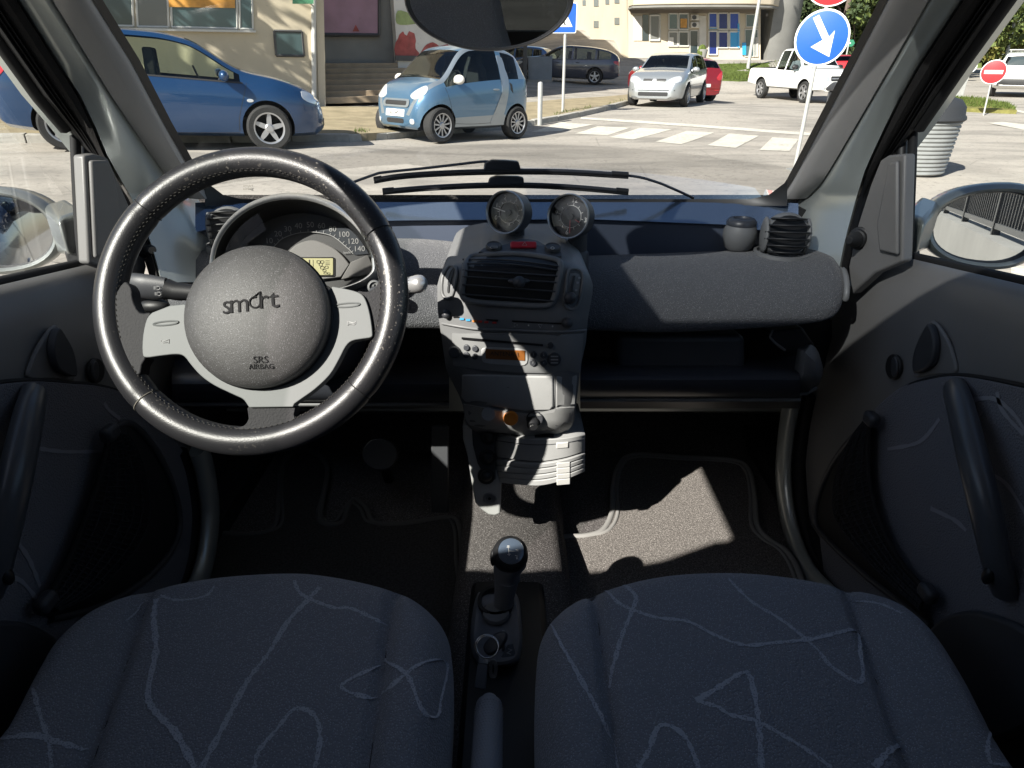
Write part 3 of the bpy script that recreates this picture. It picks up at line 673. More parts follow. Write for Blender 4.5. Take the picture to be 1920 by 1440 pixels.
# ball shaped air vents
def ball_vent(u, v, rp_, Y, facing, label):
    c = PY(u, v, Y); r = rp_ * (c - EYEP).dot(Vector((0, _c, -_s))) / F_PX
    ax = Vector(facing).normalized(); side = Vector((0, 0, 1)).cross(ax).normalized(); up = ax.cross(side)
    vt = put('ball_vent', MB().ball(c, r * .93, 28, 16, (side, up, -ax), t0=0, t1=118), M['console'], dash, smooth=60, label=label)
    put('vent_throat', MB().lathe([(r * .80, .44 * r), (r * .74, .10 * r), (0, -.2 * r)], c, ax, 24), M['frit'], vt)
    for k in range(6):
        y = (-.66 + 1.32 * k / 5) * r; wd = math.sqrt(max(r * r - y * y, 0))
        path = []
        for i in range(13):
            a = R(-62 + 124 * i / 12); path.append(c + up * y + side * (wd * math.sin(a)) + ax * (wd * math.cos(a)))
        put('slat', MB().tube(path, r * .042, 6).tube([p - ax * r * .14 for p in path], r * .03, 6), M['black'], vt, smooth=70)
    for s_ in (-1, 1):
        path = [c + up * (r * .97 * math.sin(R(a))) * .92 + side * s_ * r * .70 + ax * (r * .62 * math.cos(R(a))) for a in range(-70, 71, 14)]
        put('vent_cheek', MB().ball(c + side * s_ * r * .80, (r * .16, r * .75, r * .62), 14, 10, (side, up, ax)), M['console'], vt, smooth=70)
    bc = c + Vector((0, 0, -r * .86))
    put('vent_base', MB().lathe([(r * 1.05, -.03), (r * 1.16, .0), (r * 1.12, r * .22), (r * 1.0, r * .24), (r * .95, r * .05)], bc, (0, 0, 1), 32), M['console'], vt, smooth=50)
ball_vent(1472, 442, 46, 1.175, (-.15, -.95, .22), 'louvred round vent on the passenger end of the dashboard')
ball_vent(432, 428, 43, 1.16, (.22, -.9, .25), 'louvred round vent half hidden by the instrument cluster')
sb = thing('grey_ball', 'round grey ball with a dark flat cap behind the passenger side air vent', 'air freshener', PY(1387, 470, 1.24))  # unidentified grey ball with dark cap, added as a solid
c = PY(1387, 440, 1.215); r = 31 * 1.22 / F_PX
put('bowl', MB().lathe([(r * .45, -r * 1.05), (r * .8, -r * .75), (r, -.1 * r), (r * .98, .3 * r), (r * .86, .62 * r)], c, (0, 0, 1), 28), M['console'], sb, smooth=60)
put('cap', MB().lathe([(r * .88, .60 * r), (r * .88, .80 * r), (r * .74, .98 * r), (r * .52, 1.0 * r), (r * .46, .9 * r), (0, .9 * r)], c, (0, 0, 1), 28), M['dash'], sb, smooth=50)

# ================================================================== gauges on the dashboard
def gauge(name, label, u, v, ru, rv, Y, n, base_uv):
    c = PY(u, v, Y); n = Vector(n).normalized(); pl = Plane(c, n)
    r = ((pl.pt(u, v - rv) - c).length + (pl.pt(u, v + rv) - c).length) / 2
    b0 = PY(base_uv[0], base_uv[1], Y + .035)
    g = thing(name, label, 'gauge', b0, 'pod gauges on the dashboard')
    put('pod', MB().lathe([(r * .93, -.016), (r * .94, .0), (r * .985, .002), (r * 1.0, -.003), (r * .99, -.022), (r * .96, -.034), (r * .90, -.036), (r * .88, -.040), (r * .80, -.048), (r * .4, -.056), (0, -.057)], c, n, 40), M['consoledk'], g, smooth=40)
    put('pod_ring', MB().lathe([(r * .905, -.002), (r * .925, .0026), (r * .97, .0034), (r * 1.0, .0)], c, n, 40, caps=False), M['silver'], g, smooth=70)
    fp_ = pl.off(-.0145)
    put('face', MB().lathe([(r * .93, -.0155), (0, -.0154)], c, n, 32, caps=False), M['face'], g, smooth=0)
    ring = [fp_.loc(.49 * r * math.cos(R(a)), .49 * r * math.sin(R(a)), .0004) for a in range(0, 360, 9)]
    put('dial_ring', MB().tube(ring, .0006, 5, loop=True), M['dialwhite'], g, smooth=70)
    put('lens', MB().lathe([(r * .93, -.004), (r * .5, -.0025), (0, -.002)], c, n, 32, caps=False), M['lens'], g, smooth=60)
    put('pedestal', MB().lathe([(.021, -.03), (.020, .0), (.0165, .004), (.016, (c.z - b0.z) - r * .55)], b0, (0, 0, 1), 24), M['consoledk'], g, smooth=40)
    return g, fp_, r
def tick(g, f_, r, a, r0, r1, wd=.0009):
    put('tick', MB().strip([f_.loc(r0 * r * math.cos(R(a)), r0 * r * math.sin(R(a)), .0006), f_.loc(r1 * r * math.cos(R(a)), r1 * r * math.sin(R(a)), .0006)], wd, f_.n), M['dialwhite'], g, smooth=0)
g, f_, r = gauge('tachometer', 'round rev counter pod reading 0 to 6 on the dashboard, nearer the steering wheel', 947, 398, 36, 41.5, 1.10, (-.42, -.86, .20), (966, 462))
for k, (s_, a) in enumerate((('0', 205), ('1', 157), ('2', 110), ('3', 62), ('4', 14), ('5', -34), ('6', -82))):
    if a > -40: text('number', s_, f_, .71 * r * math.cos(R(a)), .71 * r * math.sin(R(a)), r * .30, M['dialwhite'], g, px=False)
    tick(g, f_, r, a, .49, .60)
    if k < 6: tick(g, f_, r, a - 24, .49, .58)
put('needle', MB().strip([f_.loc(-.12 * r, .02 * r, .003), f_.loc(-.80 * r, .16 * r, .003)], [.0022, .0012], f_.n), M['dialwhite'], g, smooth=0)
put('needle_cap', MB().lathe([(r * .15, 0), (r * .15, .004), (0, .005)], f_.p, f_.n, 20), M['consoledk'], g)
text('unit', 'Umin', f_, .02 * r, -.22 * r, r * .13, M['grey'], g, px=False); text('unit', 'x 1000', f_, .02 * r, -.34 * r, r * .13, M['grey'], g, px=False)
g, f_, r = gauge('dashboard_clock', 'round clock pod with pink hands on the dashboard, nearer the passenger', 1065, 405.5, 37.5, 43, 1.08, (-.40, -.87, .22), (1082, 473))
for k in range(12): tick(g, f_, r, 90 - 30 * k - 8, .49, .60)
for s_, a in (('12', 82), ('3', -8), ('6', -98), ('9', 172)): text('number', s_, f_, .72 * r * math.cos(R(a)), .72 * r * math.sin(R(a)), r * .29, M['dialwhite'], g, px=False)
for a, L, r0 in ((-26, .52, .26), (-86, .74, .16)):
    put('hand', MB().strip([f_.loc(r0 * r * math.cos(R(a)), r0 * r * math.sin(R(a)), .003), f_.loc(L * r * math.cos(R(a)), L * r * math.sin(R(a)), .003)], .0017, f_.n), M['hand'], g, smooth=0)
put('hand_cap', MB().lathe([(r * .14, 0), (r * .14, .004), (0, .005)], f_.p, f_.n, 20), M['console'], g)

# ================================================================== centre console
con = thing('centre_console', 'tall grey centre console with wide air vent and radio, right of the steering wheel', 'console', (0, 1.0, .6))
LV = [(462, 918, 1040, 1.03), (468, 900, 1053, 1.005), (476, 888, 1063, .985), (486, 868, 1074, .965), (497, 846, 1085, .952), (510, 829, 1101, .946), (535, 820, 1112, .94), (568, 820, 1108, .935), (600, 823, 1102, .93), (640, 829, 1099, .93), (690, 836, 1088, .93), (720, 850, 1085, .93), (760, 868, 1080, .932), (790, 873, 1076, .938), (806, 885, 1066, .95), (812, 900, 1050, .97)]
tabY = [(a[0], a[3]) for a in LV]; tabL = [(a[0], a[1]) for a in LV]; tabR = [(a[0], a[2]) for a in LV]
def CP(u, v, h=0):
    Yf = pchip(tabY, v); uL, uR = pchip(tabL, v), pchip(tabR, v); s_ = (u - (uL + uR) / 2) / ((uR - uL) / 2); s_ = max(-1, min(1, s_))
    p = PY(u, v, Yf + .004 * s_ * s_ + .022 * s_ ** 6)
    return p + Vector((0, -h, h * .25))
rings = []
for v in [462, 465, 468, 472, 476, 481, 486, 491, 497, 503, 510, 520, 535, 550, 568, 584, 600, 620, 640, 665, 690, 705, 720, 740, 760, 775, 790, 799, 806, 812]:
    uL, uR = pchip(tabL, v), pchip(tabR, v)
    fr = [CP(uL + (uR - uL) * k / 24, v) for k in range(25)]
    z = fr[0].z
    rings.append([Vector((fr[0].x * .97, 1.22, z))] + fr + [Vector((fr[-1].x * .97, 1.22, z))])
put('console_shell', MB().loft(rings, True, True), M['console'], con, smooth=40)
def plate(name, out, h, th, m, parent=con, bev=.001, **k):
    if len(out) >= 10 and bev > 0:      # follows the curved front of the console
        cu_ = sum(p[0] for p in out) / len(out); cv_ = sum(p[1] for p in out) / len(out)
        rr_ = [[CP(cu_ + (u - cu_) * f, cv_ + (v - cv_) * f, h) for u, v in out] for f in (.02, .2, .4, .6, .8, 1.0)]
        rr_.append([p + Vector((0, th, 0)) for p in rr_[-1]])
        return put(name, MB().loft(rr_, True, False), m, parent, bevel=bev, **k)
    return put(name, MB().prism([CP(u, v, h) for u, v in out], (0, th, 0)), m, parent, bevel=bev, **k)
# central vent
vo = cat([(880, 483), (930, 477), (980, 477), (1030, 484), (1051, 494), (1046, 525), (1038, 560), (1022, 573), (960, 571), (886, 565), (867, 552), (871, 518)], 4, True)
vn = plate('centre_vent', vo, .0015, .004, M['frit'])
put('vent_frame', MB().tube([CP(u, v, .003) for u, v in vo], .0048, 8, loop=True), M['console'], vn, smooth=70)
for a, b, c_ in ((486, 483, 499), (494, 489, 506), (506, 511, 517), (518, 525, 529), (533, 541, 546), (551, 560, 564)):
    p = [CP(u, v, .0065) for u, v in cat([(869 + (a - 480) * -.03, a), (955, (a + c_) / 2 - (5 if a < 500 else 0)), (1047 - (a - 480) * .12, c_)], 8)]
    put('slat', MB().tube(p, .0015, 6), M['dark'], vn, smooth=70)
put('vent_knob', MB().ball(CP(973, 528, .012), (.0095, .010, .009), 18, 12).ball(CP(973, 526, .009), (.0165, .007, .0045), 16, 10), M['dark'], vn, smooth=70)
# side sliders
sl = put('fan_slider', MB().tube([CP(u, v, .0015) for u, v in cat([(841, 501), (852, 500), (857, 512), (853, 535), (846, 556), (836, 559), (829, 548), (830, 520)], 4, True)], .0026, 6, loop=True), M['console'], con, smooth=70)
plate('slider_slot', cat([(849, 503), (851, 506), (847, 520), (843, 535), (842, 547), (839, 548), (839, 535), (842, 515)], 3, True), .002, .002, M['frit'], sl, 0)
sl = put('air_slider', MB().tube([CP(u, v, .0015) for u, v in cat([(1066, 507), (1080, 504), (1091, 512), (1092, 530), (1088, 555), (1082, 574), (1070, 580), (1058, 570), (1060, 545), (1062, 522)], 4, True)], .0026, 6, loop=True), M['console'], con, smooth=70)
plate('slider_face', cat([(1066, 510), (1080, 507), (1089, 514), (1090, 530), (1086, 554), (1080, 572), (1070, 577), (1061, 568), (1063, 545), (1064, 522)], 3, True), .0012, .002, M['consoledk'], sl, 0)
plate('slider_slot', [(1075, 516), (1079, 517), (1075, 535), (1073, 552), (1069, 552), (1071, 535)], .0022, .001, M['frit'], sl, 0)
put('slider_knob', MB().ball(CP(1068, 558, .006), (.0095, .008, .0095), 18, 12), M['dark'], sl, smooth=70)
for u, v in ((1086, 521), (1083, 530), (1080, 544)): plate('slider_mark', rrect(u - 2.4, v - 1.8, u + 2.4, v + 1.8, 1, 2), .0026, .0006, M['grey'], sl, 0)
# heater strip
for u0, v0, u1, v1 in ((850, 594, 934, 601), (960, 602, 1056, 607)):
    plate('heater_slot', [(u0, v0 - 1.5), (u1, v1 - 1.5), (u1, v1 + 1.5), (u0, v0 + 1.5)], .0018, .002, M['frit'], bev=0)
for u, v, rr in ((837, 588, 9), (1063, 605, 11)):
    put('heater_knob', MB().ball(CP(u, v, .004), (rr * .00078, .009, rr * .00078), 18, 12), M['dark'], con, smooth=70)
for u, v, mm in ((866, 598, 'bluepr'), (878, 600, 'bluepr'), (890, 602, 'orangepr'), (900, 603, 'redpr'), (912, 604, 'redpr'), (927, 605, 'redpr')):
    plate('heat_mark', rrect(u - 4, v - 1.7, u + 4, v + 1.7, 1, 2), .0018, .0012, M[mm], bev=0)
for k, (u, v) in enumerate(((967.5, 609), (991, 610), (1013, 611), (1036, 612))):
    if k in (0, 2):
        tri = [(u - 3.5, v - 3.5), (u + 3.5, v), (u - 3.5, v + 3.5)] if k == 0 else [(u - 3.5, v - 3), (u + 3.5, v - 3), (u, v + 3.5)]
        put('air_mark', MB().tube([CP(a, b, .0022) for a, b in tri], .0004, 4, loop=True), M['white'], con, smooth=0)
    else: plate('air_mark', ell(u, v, 1.4, 1.4, 10), .0018, .0012, M['white'], bev=0)
put('heater_lip', MB().tube([CP(u, v, .0015) for u, v in cat([(829, 606), (862, 612), (900, 617), (960, 619), (1040, 622), (1098, 619)], 5)], .0022, 6), M['console'], con, smooth=70)
# radio
ro = [(848, 626), (900, 625), (960, 626), (1020, 628), (1048, 631), (1054, 627), (1094, 624), (1088, 698), (1020, 699), (955, 697), (900, 692), (850, 685)]
rd = plate('radio', ro, .004, .01, M['conradio'], bev=.0015)
put('disc_slot', MB().grid([[CP(u, 631 + (u - 866) * .0855 + dv, .0062) for u in range(866, 1022, 8)] for dv in (0, 2, 4.2)]), M['frit'], rd, smooth=0)
plate('display_bezel', cat([(906, 652), (945, 652), (984, 655), (990, 668), (984, 684), (945, 683), (908, 679), (904, 666)], 3, True), .0055, .003, M['consunlit'], rd)
plate('display', [(911, 653.5), (984, 656.5), (984, 675), (911, 671)], .0068, .002, M['lcdamber'], rd, .0004)
rpn = Plane(CP(955, 665, .0075), (0, -1, .25))
text('display_text', 'ANTENA 1', rpn, 946, 663.5, .0092, M['ink'], rd, rot=-2.4, h=.002)
text('radio_name', 'smart radio', rpn.off(.0), 918, 629, .0062, M['grey'], rd, rot=-2, h=.001)
for u, v, rr in ((875, 651, 5.5), (891, 653, 5.5), (875, 665, 5.5), (891, 668, 5.5), (1000, 664, 6.5), (1019, 665, 6.5), (999, 679, 6.5), (1019, 680, 6.5), (1032, 647, 5.5)):
    plate('radio_button', ell(u, v, rr, rr, 16), .007, .004, M['consoledk'], rd, .0012)
for k, (u, v) in enumerate(((1000, 664), (1019, 665), (999, 679), (1019, 680))): text('button_number', '1234'[k], rpn, u, v, .005, M['grey'], rd, h=.002)
plate('round_key', ell(1039, 673, 12.5, 13, 24), .0065, .004, M['consoledk'], rd, .0012)
for k in (-6, 0, 6): plate('key_mark', rrect(1039 - 7, 673 + k - 1, 1039 + 7, 673 + k + 1, .8, 2), .0075, .001, M['grey'], rd, 0)
put('volume_knob', MB().lathe([(.010, -.004), (.0098, .006), (.008, .009), (0, .0095)], CP(853, 658, .004), (0, -1, .2), 24), M['dark'], rd, smooth=40)
# drawer and switch panel
plate('drawer', cat([(866, 703), (920, 703), (985, 705), (1037, 706)], 3) + [(1039, 762), (1034, 769), (985, 770), (926, 762), (872, 753), (865, 745)], .0035, .01, M['consunlit'], bev=.003)
plate('drawer_side', [(1043, 706), (1082, 704), (1078, 758), (1046, 760), (1043, 764)], .0025, .01, M['consunlit'], bev=.002)
sw = plate('switch_panel', cat([(869, 757), (926, 767), (985, 775), (1036, 774), (1044, 765), (1077, 763)], 3) + [(1074, 792), (1062, 812), (1042, 820), (985, 817), (940, 811), (905, 803), (880, 796), (873, 785)], .002, .012, M['consunlit'], bev=.004, seg=3)
put('blank_plug', MB().lathe([(.0115, 0), (.0112, .003), (0, .0035)], CP(916, 775, .002), (0, -1, .15), 24), M['consunlit'], sw, smooth=40)
b = put('amber_switch', MB().lathe([(.0122, 0), (.0122, .006), (.0108, .009), (.0105, .0075), (0, .0078)], CP(958, 782, .002), (-.05, -1, .15), 28), M['amber'], sw, smooth=40)
lt_ = put('cigarette_lighter', MB().lathe([(.0135, 0), (.0135, .004), (.0118, .0045), (.0115, .001), (0, .001)], CP(1002, 783, .002), (0, -1, .1), 28), M['dark'], sw, smooth=40)
put('lighter_knob', MB().lathe([(.0085, 0), (.0095, .004), (.0095, .014), (.008, .017), (0, .0175)], CP(999, 787, .002), (-.05, -1, -.15), 24), M['black'], sw, smooth=40)
put('lighter_mark', MB().tube([CP(997 + a, 794 + b, .0205) for a, b in ((-4, 3), (-3, -2), (1, -4), (4, 0), (5, 4))], .0005, 4), M['white'], sw)
# top plate with hazard switch
tp = Plane(PY(978, 466, 1.0), (0, -.22, .97))
top = put('switch_plate', MB().prism([tp.pt(u, v, .003) for u, v in cat([(900, 471), (912, 463), (940, 459), (980, 458), (1020, 461), (1046, 468), (1053, 477), (1040, 481), (980, 473), (905, 472)], 3, True)], tp.n * -.012), M['consoledk'], con, bevel=.0015)
hb = [(942, 461, 1.02), (958, 452, 1.035), (975, 447, 1.04), (992, 446, 1.04), (1010, 450, 1.035), (1024, 459, 1.02), (1022, 468, 1.0), (1005, 466, 1.0), (958, 461, 1.0)]
put('switch_hood', MB().loft([[PY(u, v, y) for u, v, y in hb], [PY(u, v, y) + Vector((0, .01, -.03)) for u, v, y in hb]]), M['consoledk'], con, bevel=.003)
hz = Plane(PY(981, 457, .995), (0, -.75, .66))
h = put('hazard_switch', MB().prism([hz.pt(u, v) for u, v in rrect(957, 452, 1006, 464, 3.5, 4)], hz.n * -.012), M['red'], con, bevel=.0015)
put('hazard_mark', MB().tube([hz.pt(u, v, .0006) for u, v in ((984, 453.5), (979, 460), (988, 460))], .0004, 4, loop=True), M['white'], h, smooth=0)
for u, v in ((926, 464), (1036, 467)):
    put('round_button', MB().lathe([(.0125, -.003), (.0125, .003), (.011, .0055), (.009, .004), (0, .0045)], tp.pt(u, v, .004), tp.n, 24, sx=1), M['dark'], con, smooth=40)
put('button_mark', MB().tube([tp.pt(u, v, .010) for u, v in ((919, 463.5), (921, 461.5), (932, 461.5), (933, 464.5), (921, 465.5))], .0006, 4, loop=True), M['grey'], con)
put('button_mark', MB().tube([tp.pt(1036 + 3.5 * math.cos(k), 465 + 2.3 * math.sin(k), .010) for k in range(6)], .0006, 4, loop=True), M['white'], con)

# leg of the console with two dark knobs, in front of the tunnel
lg = [(867, 798), (884, 802), (905, 806), (918, 830), (928, 880), (939, 907), (939, 964), (928, 968), (915, 966), (902, 956), (891, 944), (884, 905), (877, 860), (868, 825)]
lp = Plane(PY(910, 880, .975), (-.1, -1, .15))
put('console_leg', MB().prism([lp.pt(u, v) for u, v in lg], (0, .10, .0)), M['consunlit'], con, bevel=.004, seg=3)
put('leg_pocket', MB().prism([lp.pt(u, v, .002) for u, v in [(884, 806), (928, 812), (930, 900), (915, 905), (895, 870), (886, 835)]], (0, .02, 0)), M['dark'], con, bevel=.003)
for u, v in ((916, 817), (914, 857), (912, 892)):
    put('leg_knob', MB().ball(lp.pt(u, v, .008), .0105, 18, 12), M['black'], con, smooth=70)
    put('knob_collar', MB().lathe([(.016, 0), (.015, .004), (.012, .005)], lp.pt(u, v, .0), lp.n, 20), M['black'], con, smooth=50)
b = put('leg_screw', MB().lathe([(.0125, 0), (.0118, .003), (.009, .0035), (.0075, .0005), (0, .0005)], lp.pt(918, 935, .0005), lp.n, 24), M['metal'], con, smooth=40)
put('screw_dimple', MB().ball(lp.pt(918, 935, .001), (.003, .002, .003)), M['frit'], con)
# disc holder: lid above a pile of slim drawers
cdh = thing('disc_holder', 'grey disc holder of stacked slim drawers with white tabs under the switch panel', 'disc holder', (.04, .98, .55))
def DP(u, v, h=0, k=0): s_ = (u - 1013) / 85; return PY(u, v, .955 + .012 * s_ * s_ + .02 * max(-1, min(1, s_)) ** 6 - h)
def drow(vl, vc, vr, h, u0=929, u1=1097): return [DP(u, v, h) for u, v in cat([(u0, vl), (985, (vl + vc) / 2 + 3), (1020, vc), (1062, (vc + vr) / 2 + 2), (u1, vr)], 4)]
def dlay(a, b, h, name, m, par):
    A, B = drow(*a, h), drow(*b, h); A2 = [Vector((p.x * .98 + .0008, 1.1, p.z)) for p in A]; B2 = [Vector((p.x * .98 + .0008, 1.1, p.z)) for p in B]
    return put(name, MB().loft([A2, A, B, B2], False, False, True), m, par, bevel=.0012, smooth=40)
lid = dlay((816, 824, 815), (857, 865, 846), .0, 'lid', M['consunlit'], cdh)
put('lid_line', MB().tube(drow(826, 834, 822, .0006), .0007, 4), M['consoledk'], cdh)
ed = [(861, 868, 849), (872.5, 878, 858), (884, 889, 867), (894.5, 899, 876), (905.5, 911, 885)]
for i in range(4):
    a, b = ed[i], ed[i + 1]
    d_ = dlay((a[0] + 1, a[1] + 1, a[2] + 1), (b[0] - 1, b[1] - 1, b[2] - 1), .002, 'drawer', M['consunlit'], cdh)
    va, vb = a[1] + 1, b[1] - 1
    put('tab', MB().prism([DP(u, v, .0035) for u, v in ((1044, va - .5), (1069, va - 2.5), (1069, vb - 1.5), (1044, vb + .5))], (0, .012, 0)), M['white'], d_, bevel=.0012)
put('lid_tab', MB().prism([DP(u, v, .002) for u, v in ((1043, 831), (1066, 829), (1066, 840), (1043, 842))], (0, .012, 0)), M['white'], cdh, bevel=.0015)
put('inner_block', MB().loft([[Vector((p.x * .97, p.y + .006, p.z)) for p in q] for q in (drow(816, 824, 815, 0), drow(905, 910, 885, 0))] + [[Vector((p.x * .97, 1.1, p.z)) for p in q] for q in (drow(905, 910, 885, 0), drow(816, 824, 815, 0))], False, False, True), M['black'], cdh)

# ================================================================== steering wheel
W = Plane((-.3217, .7737, .9823), (0, -.8491, .5283))
sw_ = thing('steering_wheel', 'worn black leather steering wheel with silver spokes and round grey airbag cover', 'steering wheel', W.p - W.n * .06)
RM, RT_ = .1757, .0180
rings = []
for i in range(128):
    a = 2 * math.pi * i / 128
    dist = min(abs((math.degrees(a) - s_ + 180) % 360 - 180) for s_ in (140, 28, 226, 320))
    r_ = RT_ * (1 - (.06 if dist < 1.2 else 0))
    c0 = Vector((math.cos(a), math.sin(a)))
    rings.append([W.loc(c0.x * (RM + r_ * math.cos(t)), c0.y * (RM + r_ * math.cos(t)), r_ * 1.08 * math.sin(t)) for t in [2 * math.pi * k / 20 for k in range(20)]])
put('rim', MB().loft(rings, True, False, True), M['leather'], sw_, smooth=80)
mb = MB()
for i in range(300):     # hand sewn seam on the inner side of the rim
    a = 2 * math.pi * i / 300; t = R(142 if i % 2 else 150)
    if (200 < math.degrees(a) < 212) : continue
    p = [W.loc(math.cos(a + d) * (RM + 1.02 * RT_ * math.cos(t)), math.sin(a + d) * (RM + 1.02 * RT_ * math.cos(t)), 1.1 * RT_ * math.sin(t)) for d in (-.007, .007)]
    mb.tube([p[0], p[1] + W.n * .0012], .00055, 4, caps=False)
put('rim_stitching', mb, M['stitch'], sw_, kind='stuff', smooth=0, fix=False)
for s_ in (140, 28, 226, 320):
    a = R(s_); c0 = W.loc(math.cos(a) * RM, math.sin(a) * RM); rad = W.ex * math.cos(a) + W.ey * math.sin(a)
    put('rim_seam', MB().tube([c0 + rad * (RT_ * 1.0 * math.cos(t)) + W.n * (RT_ * 1.09 * math.sin(t)) for t in [2 * math.pi * k / 20 for k in range(20)]], .0006, 4, loop=True), M['seampale'] if s_ == 226 else M['rubber'], sw_)
mb = MB()
for i in range(260):     # perforated grip: little dark pits
    for t in (48, 66, 84, 102, 120):
        a = 2 * math.pi * (i + (.5 if t % 36 else 0)) / 260; dg = math.degrees(a)
        if not (28 < dg < 140 and False or 140 < dg < 226 or dg > 320 or dg < 28): continue
        tr = R(t); q = W.loc(math.cos(a) * (RM + RT_ * math.cos(tr)), math.sin(a) * (RM + RT_ * math.cos(tr)), 1.083 * RT_ * math.sin(tr))
        n = ((W.ex * math.cos(a) + W.ey * math.sin(a)) * math.cos(tr) + W.n * math.sin(tr)); e = W.ex.cross(n).normalized(); g = n.cross(e)
        k = .0005; mb.add([q + n * .0002 + e * k, q + n * .0002 + g * k, q + n * .0002 - e * k, q + n * .0002 - g * k], [(0, 1, 2, 3)])
put('perforation', mb, M['frit'], sw_, kind='stuff', smooth=0, fix=False)
Wl = W.off(.012)
for out in ([(232, 528), (246, 540), (249, 562), (262, 586), (283, 586), (276, 604), (271, 640), (274, 668), (266, 684), (262, 702), (245, 700), (228, 680), (214, 640), (210, 600), (212, 562)],
            [(670, 546), (688, 547), (704, 538), (713, 520), (722, 505), (738, 540), (744, 580), (742, 612), (732, 650), (722, 664), (710, 648), (698, 634), (690, 634), (692, 600), (684, 566)],
            [(470, 758), (548, 757), (551, 777), (558, 794), (573, 807), (560, 822), (510, 832), (468, 828), (444, 812), (440, 803), (457, 798), (466, 785)]):
    put('leather_spoke', MB().prism([Wl.pt(u, v) for u, v in cat(out, 3, True)], W.n * -.020), M['leatherpit'], sw_, bevel=.007, seg=4)
Ws = W.off(.017)
so = cat([(285, 586), (275, 598), (268, 628), (267, 662), (274, 670), (300, 667), (330, 664), (345, 668), (358, 684), (376, 704), (401, 722), (436, 739), (455, 748), (463, 758), (467, 764)], 3)[:-1] + [(467, 764), (549, 763)] + cat([(552, 757), (566, 747), (591, 729), (618, 703), (635, 675), (648, 650), (660, 639), (680, 635), (696, 632), (698, 622), (694, 592), (687, 566), (677, 551), (655, 543), (623, 537)], 3) + [(600, 560), (560, 640), (480, 670), (410, 640), (380, 590), (345, 570), (318, 573)]
put('spoke_frame', MB().prism([Ws.pt(u, v) for u, v in so], W.n * -.016), M['spoke'], sw_, bevel=.0045, seg=4)
for c_, rot in (((311, 606), 5), ((651, 572), 4)):
    o = ell(c_[0], c_[1], 24, 3.6, 20, rot=-rot)
    put('thumb_ridge', MB().tube([Ws.pt(u, v, .0004) for u, v in o], .0011, 5, loop=True), M['spoke'], sw_, smooth=70)
for cu, cv, f in ((310, 640, 1), (659, 606, -1)):
    put('horn_mark', MB().tube([Ws.pt(cu + f * a, cv + b, .0003) for a, b in ((-8, -3), (-4, 0), (4, -2.5), (7, -4), (7, 4), (3, 2), (-5, 3), (-8, 1))], .0005, 4, loop=True), M['grey'], sw_, smooth=70)
Wh = W.off(.03); hc = Wh.pt(481, 592); rh = (Wh.pt(481 + 136, 592) - hc).length
hc = hc - W.n * .03
put('airbag_cover', MB().lathe([(rh * .97, .012), (rh * 1.0, .018), (rh * 1.0, .028), (rh * .975, .0345), (rh * .9, .0395), (rh * .75, .0450), (rh * .5, .0505), (rh * .25, .0535), (0, .0545)], hc, W.n, 64), M['hub'], sw_, smooth=60)
put('cover_gap', MB().tube([hc + W.n * .0175 + (W.ex * math.cos(R(a)) + W.ey * math.sin(R(a))) * rh * 1.006 for a in range(0, 360, 5)], .0016, 6, loop=True), M['frit'], sw_)
def dome_plane(u, v):
    # tangent plane of the domed cover under that point
    for h in (.05, .0515):
        p = W.off(h).pt(u, v)
    l = p - hc; rr = math.hypot(l.dot(W.ex), l.dot(W.ey)) / rh
    h = lerp([(0, .0545), (.25, .0535), (.5, .0505), (.75, .0450), (.9, .0395), (1, .034)], rr)
    sl = (lerp([(0, .0545), (.25, .0535), (.5, .0505), (.75, .0450), (.9, .0395), (1, .034)], rr + .05) - h) / (.05 * rh)
    q = (W.ex * l.dot(W.ex) + W.ey * l.dot(W.ey)); q = q.normalized() if q.length > 1e-6 else W.ex
    base = hc + W.n * h + (W.ex * l.dot(W.ex) + W.ey * l.dot(W.ey))
    n = (W.n - q * sl).normalized()
    return Plane(base, n, W.ey)
for s_, u, v in (('s', 426, 573), ('m', 449, 570), ('rt', 503, 562)):
    text('cover_letter', s_, dome_plane(u, v), u, v, .0325, M['emboss'], sw_, rot=5, h=.0003, ext=.0008)
d_ = dome_plane(478, 567)
put('cover_letter', MB().tube([d_.pt(478 + 10 * math.cos(R(a)), 567 - 10 * math.sin(R(a)), .0004) for a in range(75, 380, 15)], .0012, 5).tube([d_.pt(u, v, .0006) for u, v in ((474, 559), (487, 547), (489, 577))], .0013, 5), M['emboss'], sw_)
d_ = dome_plane(489, 681)
text('airbag_mark', 'SRS', d_, 489, 675, .0115, M['emboss'], sw_, rot=2, h=.0003, ext=.0004); text('airbag_mark', 'AIRBAG', d_, 490, 687.5, .0082, M['emboss'], sw_, rot=2, h=.0003, ext=.0004)
# column with shroud, ignition side stalks
colm = thing('steering_column', 'dark steering column shroud with light and wiper stalks behind the steering wheel', 'steering column', W.p - W.n * .12)
put('shroud', MB().lathe([(.045, -.01), (.062, -.03), (.066, -.10), (.075, -.20), (.07, -.32)], W.p, W.n, 24), M['dash'], colm, smooth=50)
a, b = PY(247, 535, .90), PY(315, 541, .90)
put('light_stalk', MB().loft([[p + Vector((0, .011 * k * math.cos(R(t)), .0185 * k * math.sin(R(t)))) for t in range(0, 360, 20)] for p, k in ((a, .75), (a + Vector((.004, 0, 0)), .98), (a.lerp(b, .5), 1.0), (b, .86))]), M['dark'], colm, smooth=50)
put('stalk_neck', MB().tube([b + Vector((-.002, 0, 0)), PY(330, 546, .90), PY(400, 552, .90)], [.0145, .013, .0105], 14), M['black'], colm, smooth=50)
lpn = Plane((a + b) / 2 + Vector((0, -.0112, 0)), (0, -1, .1))
mb = MB()
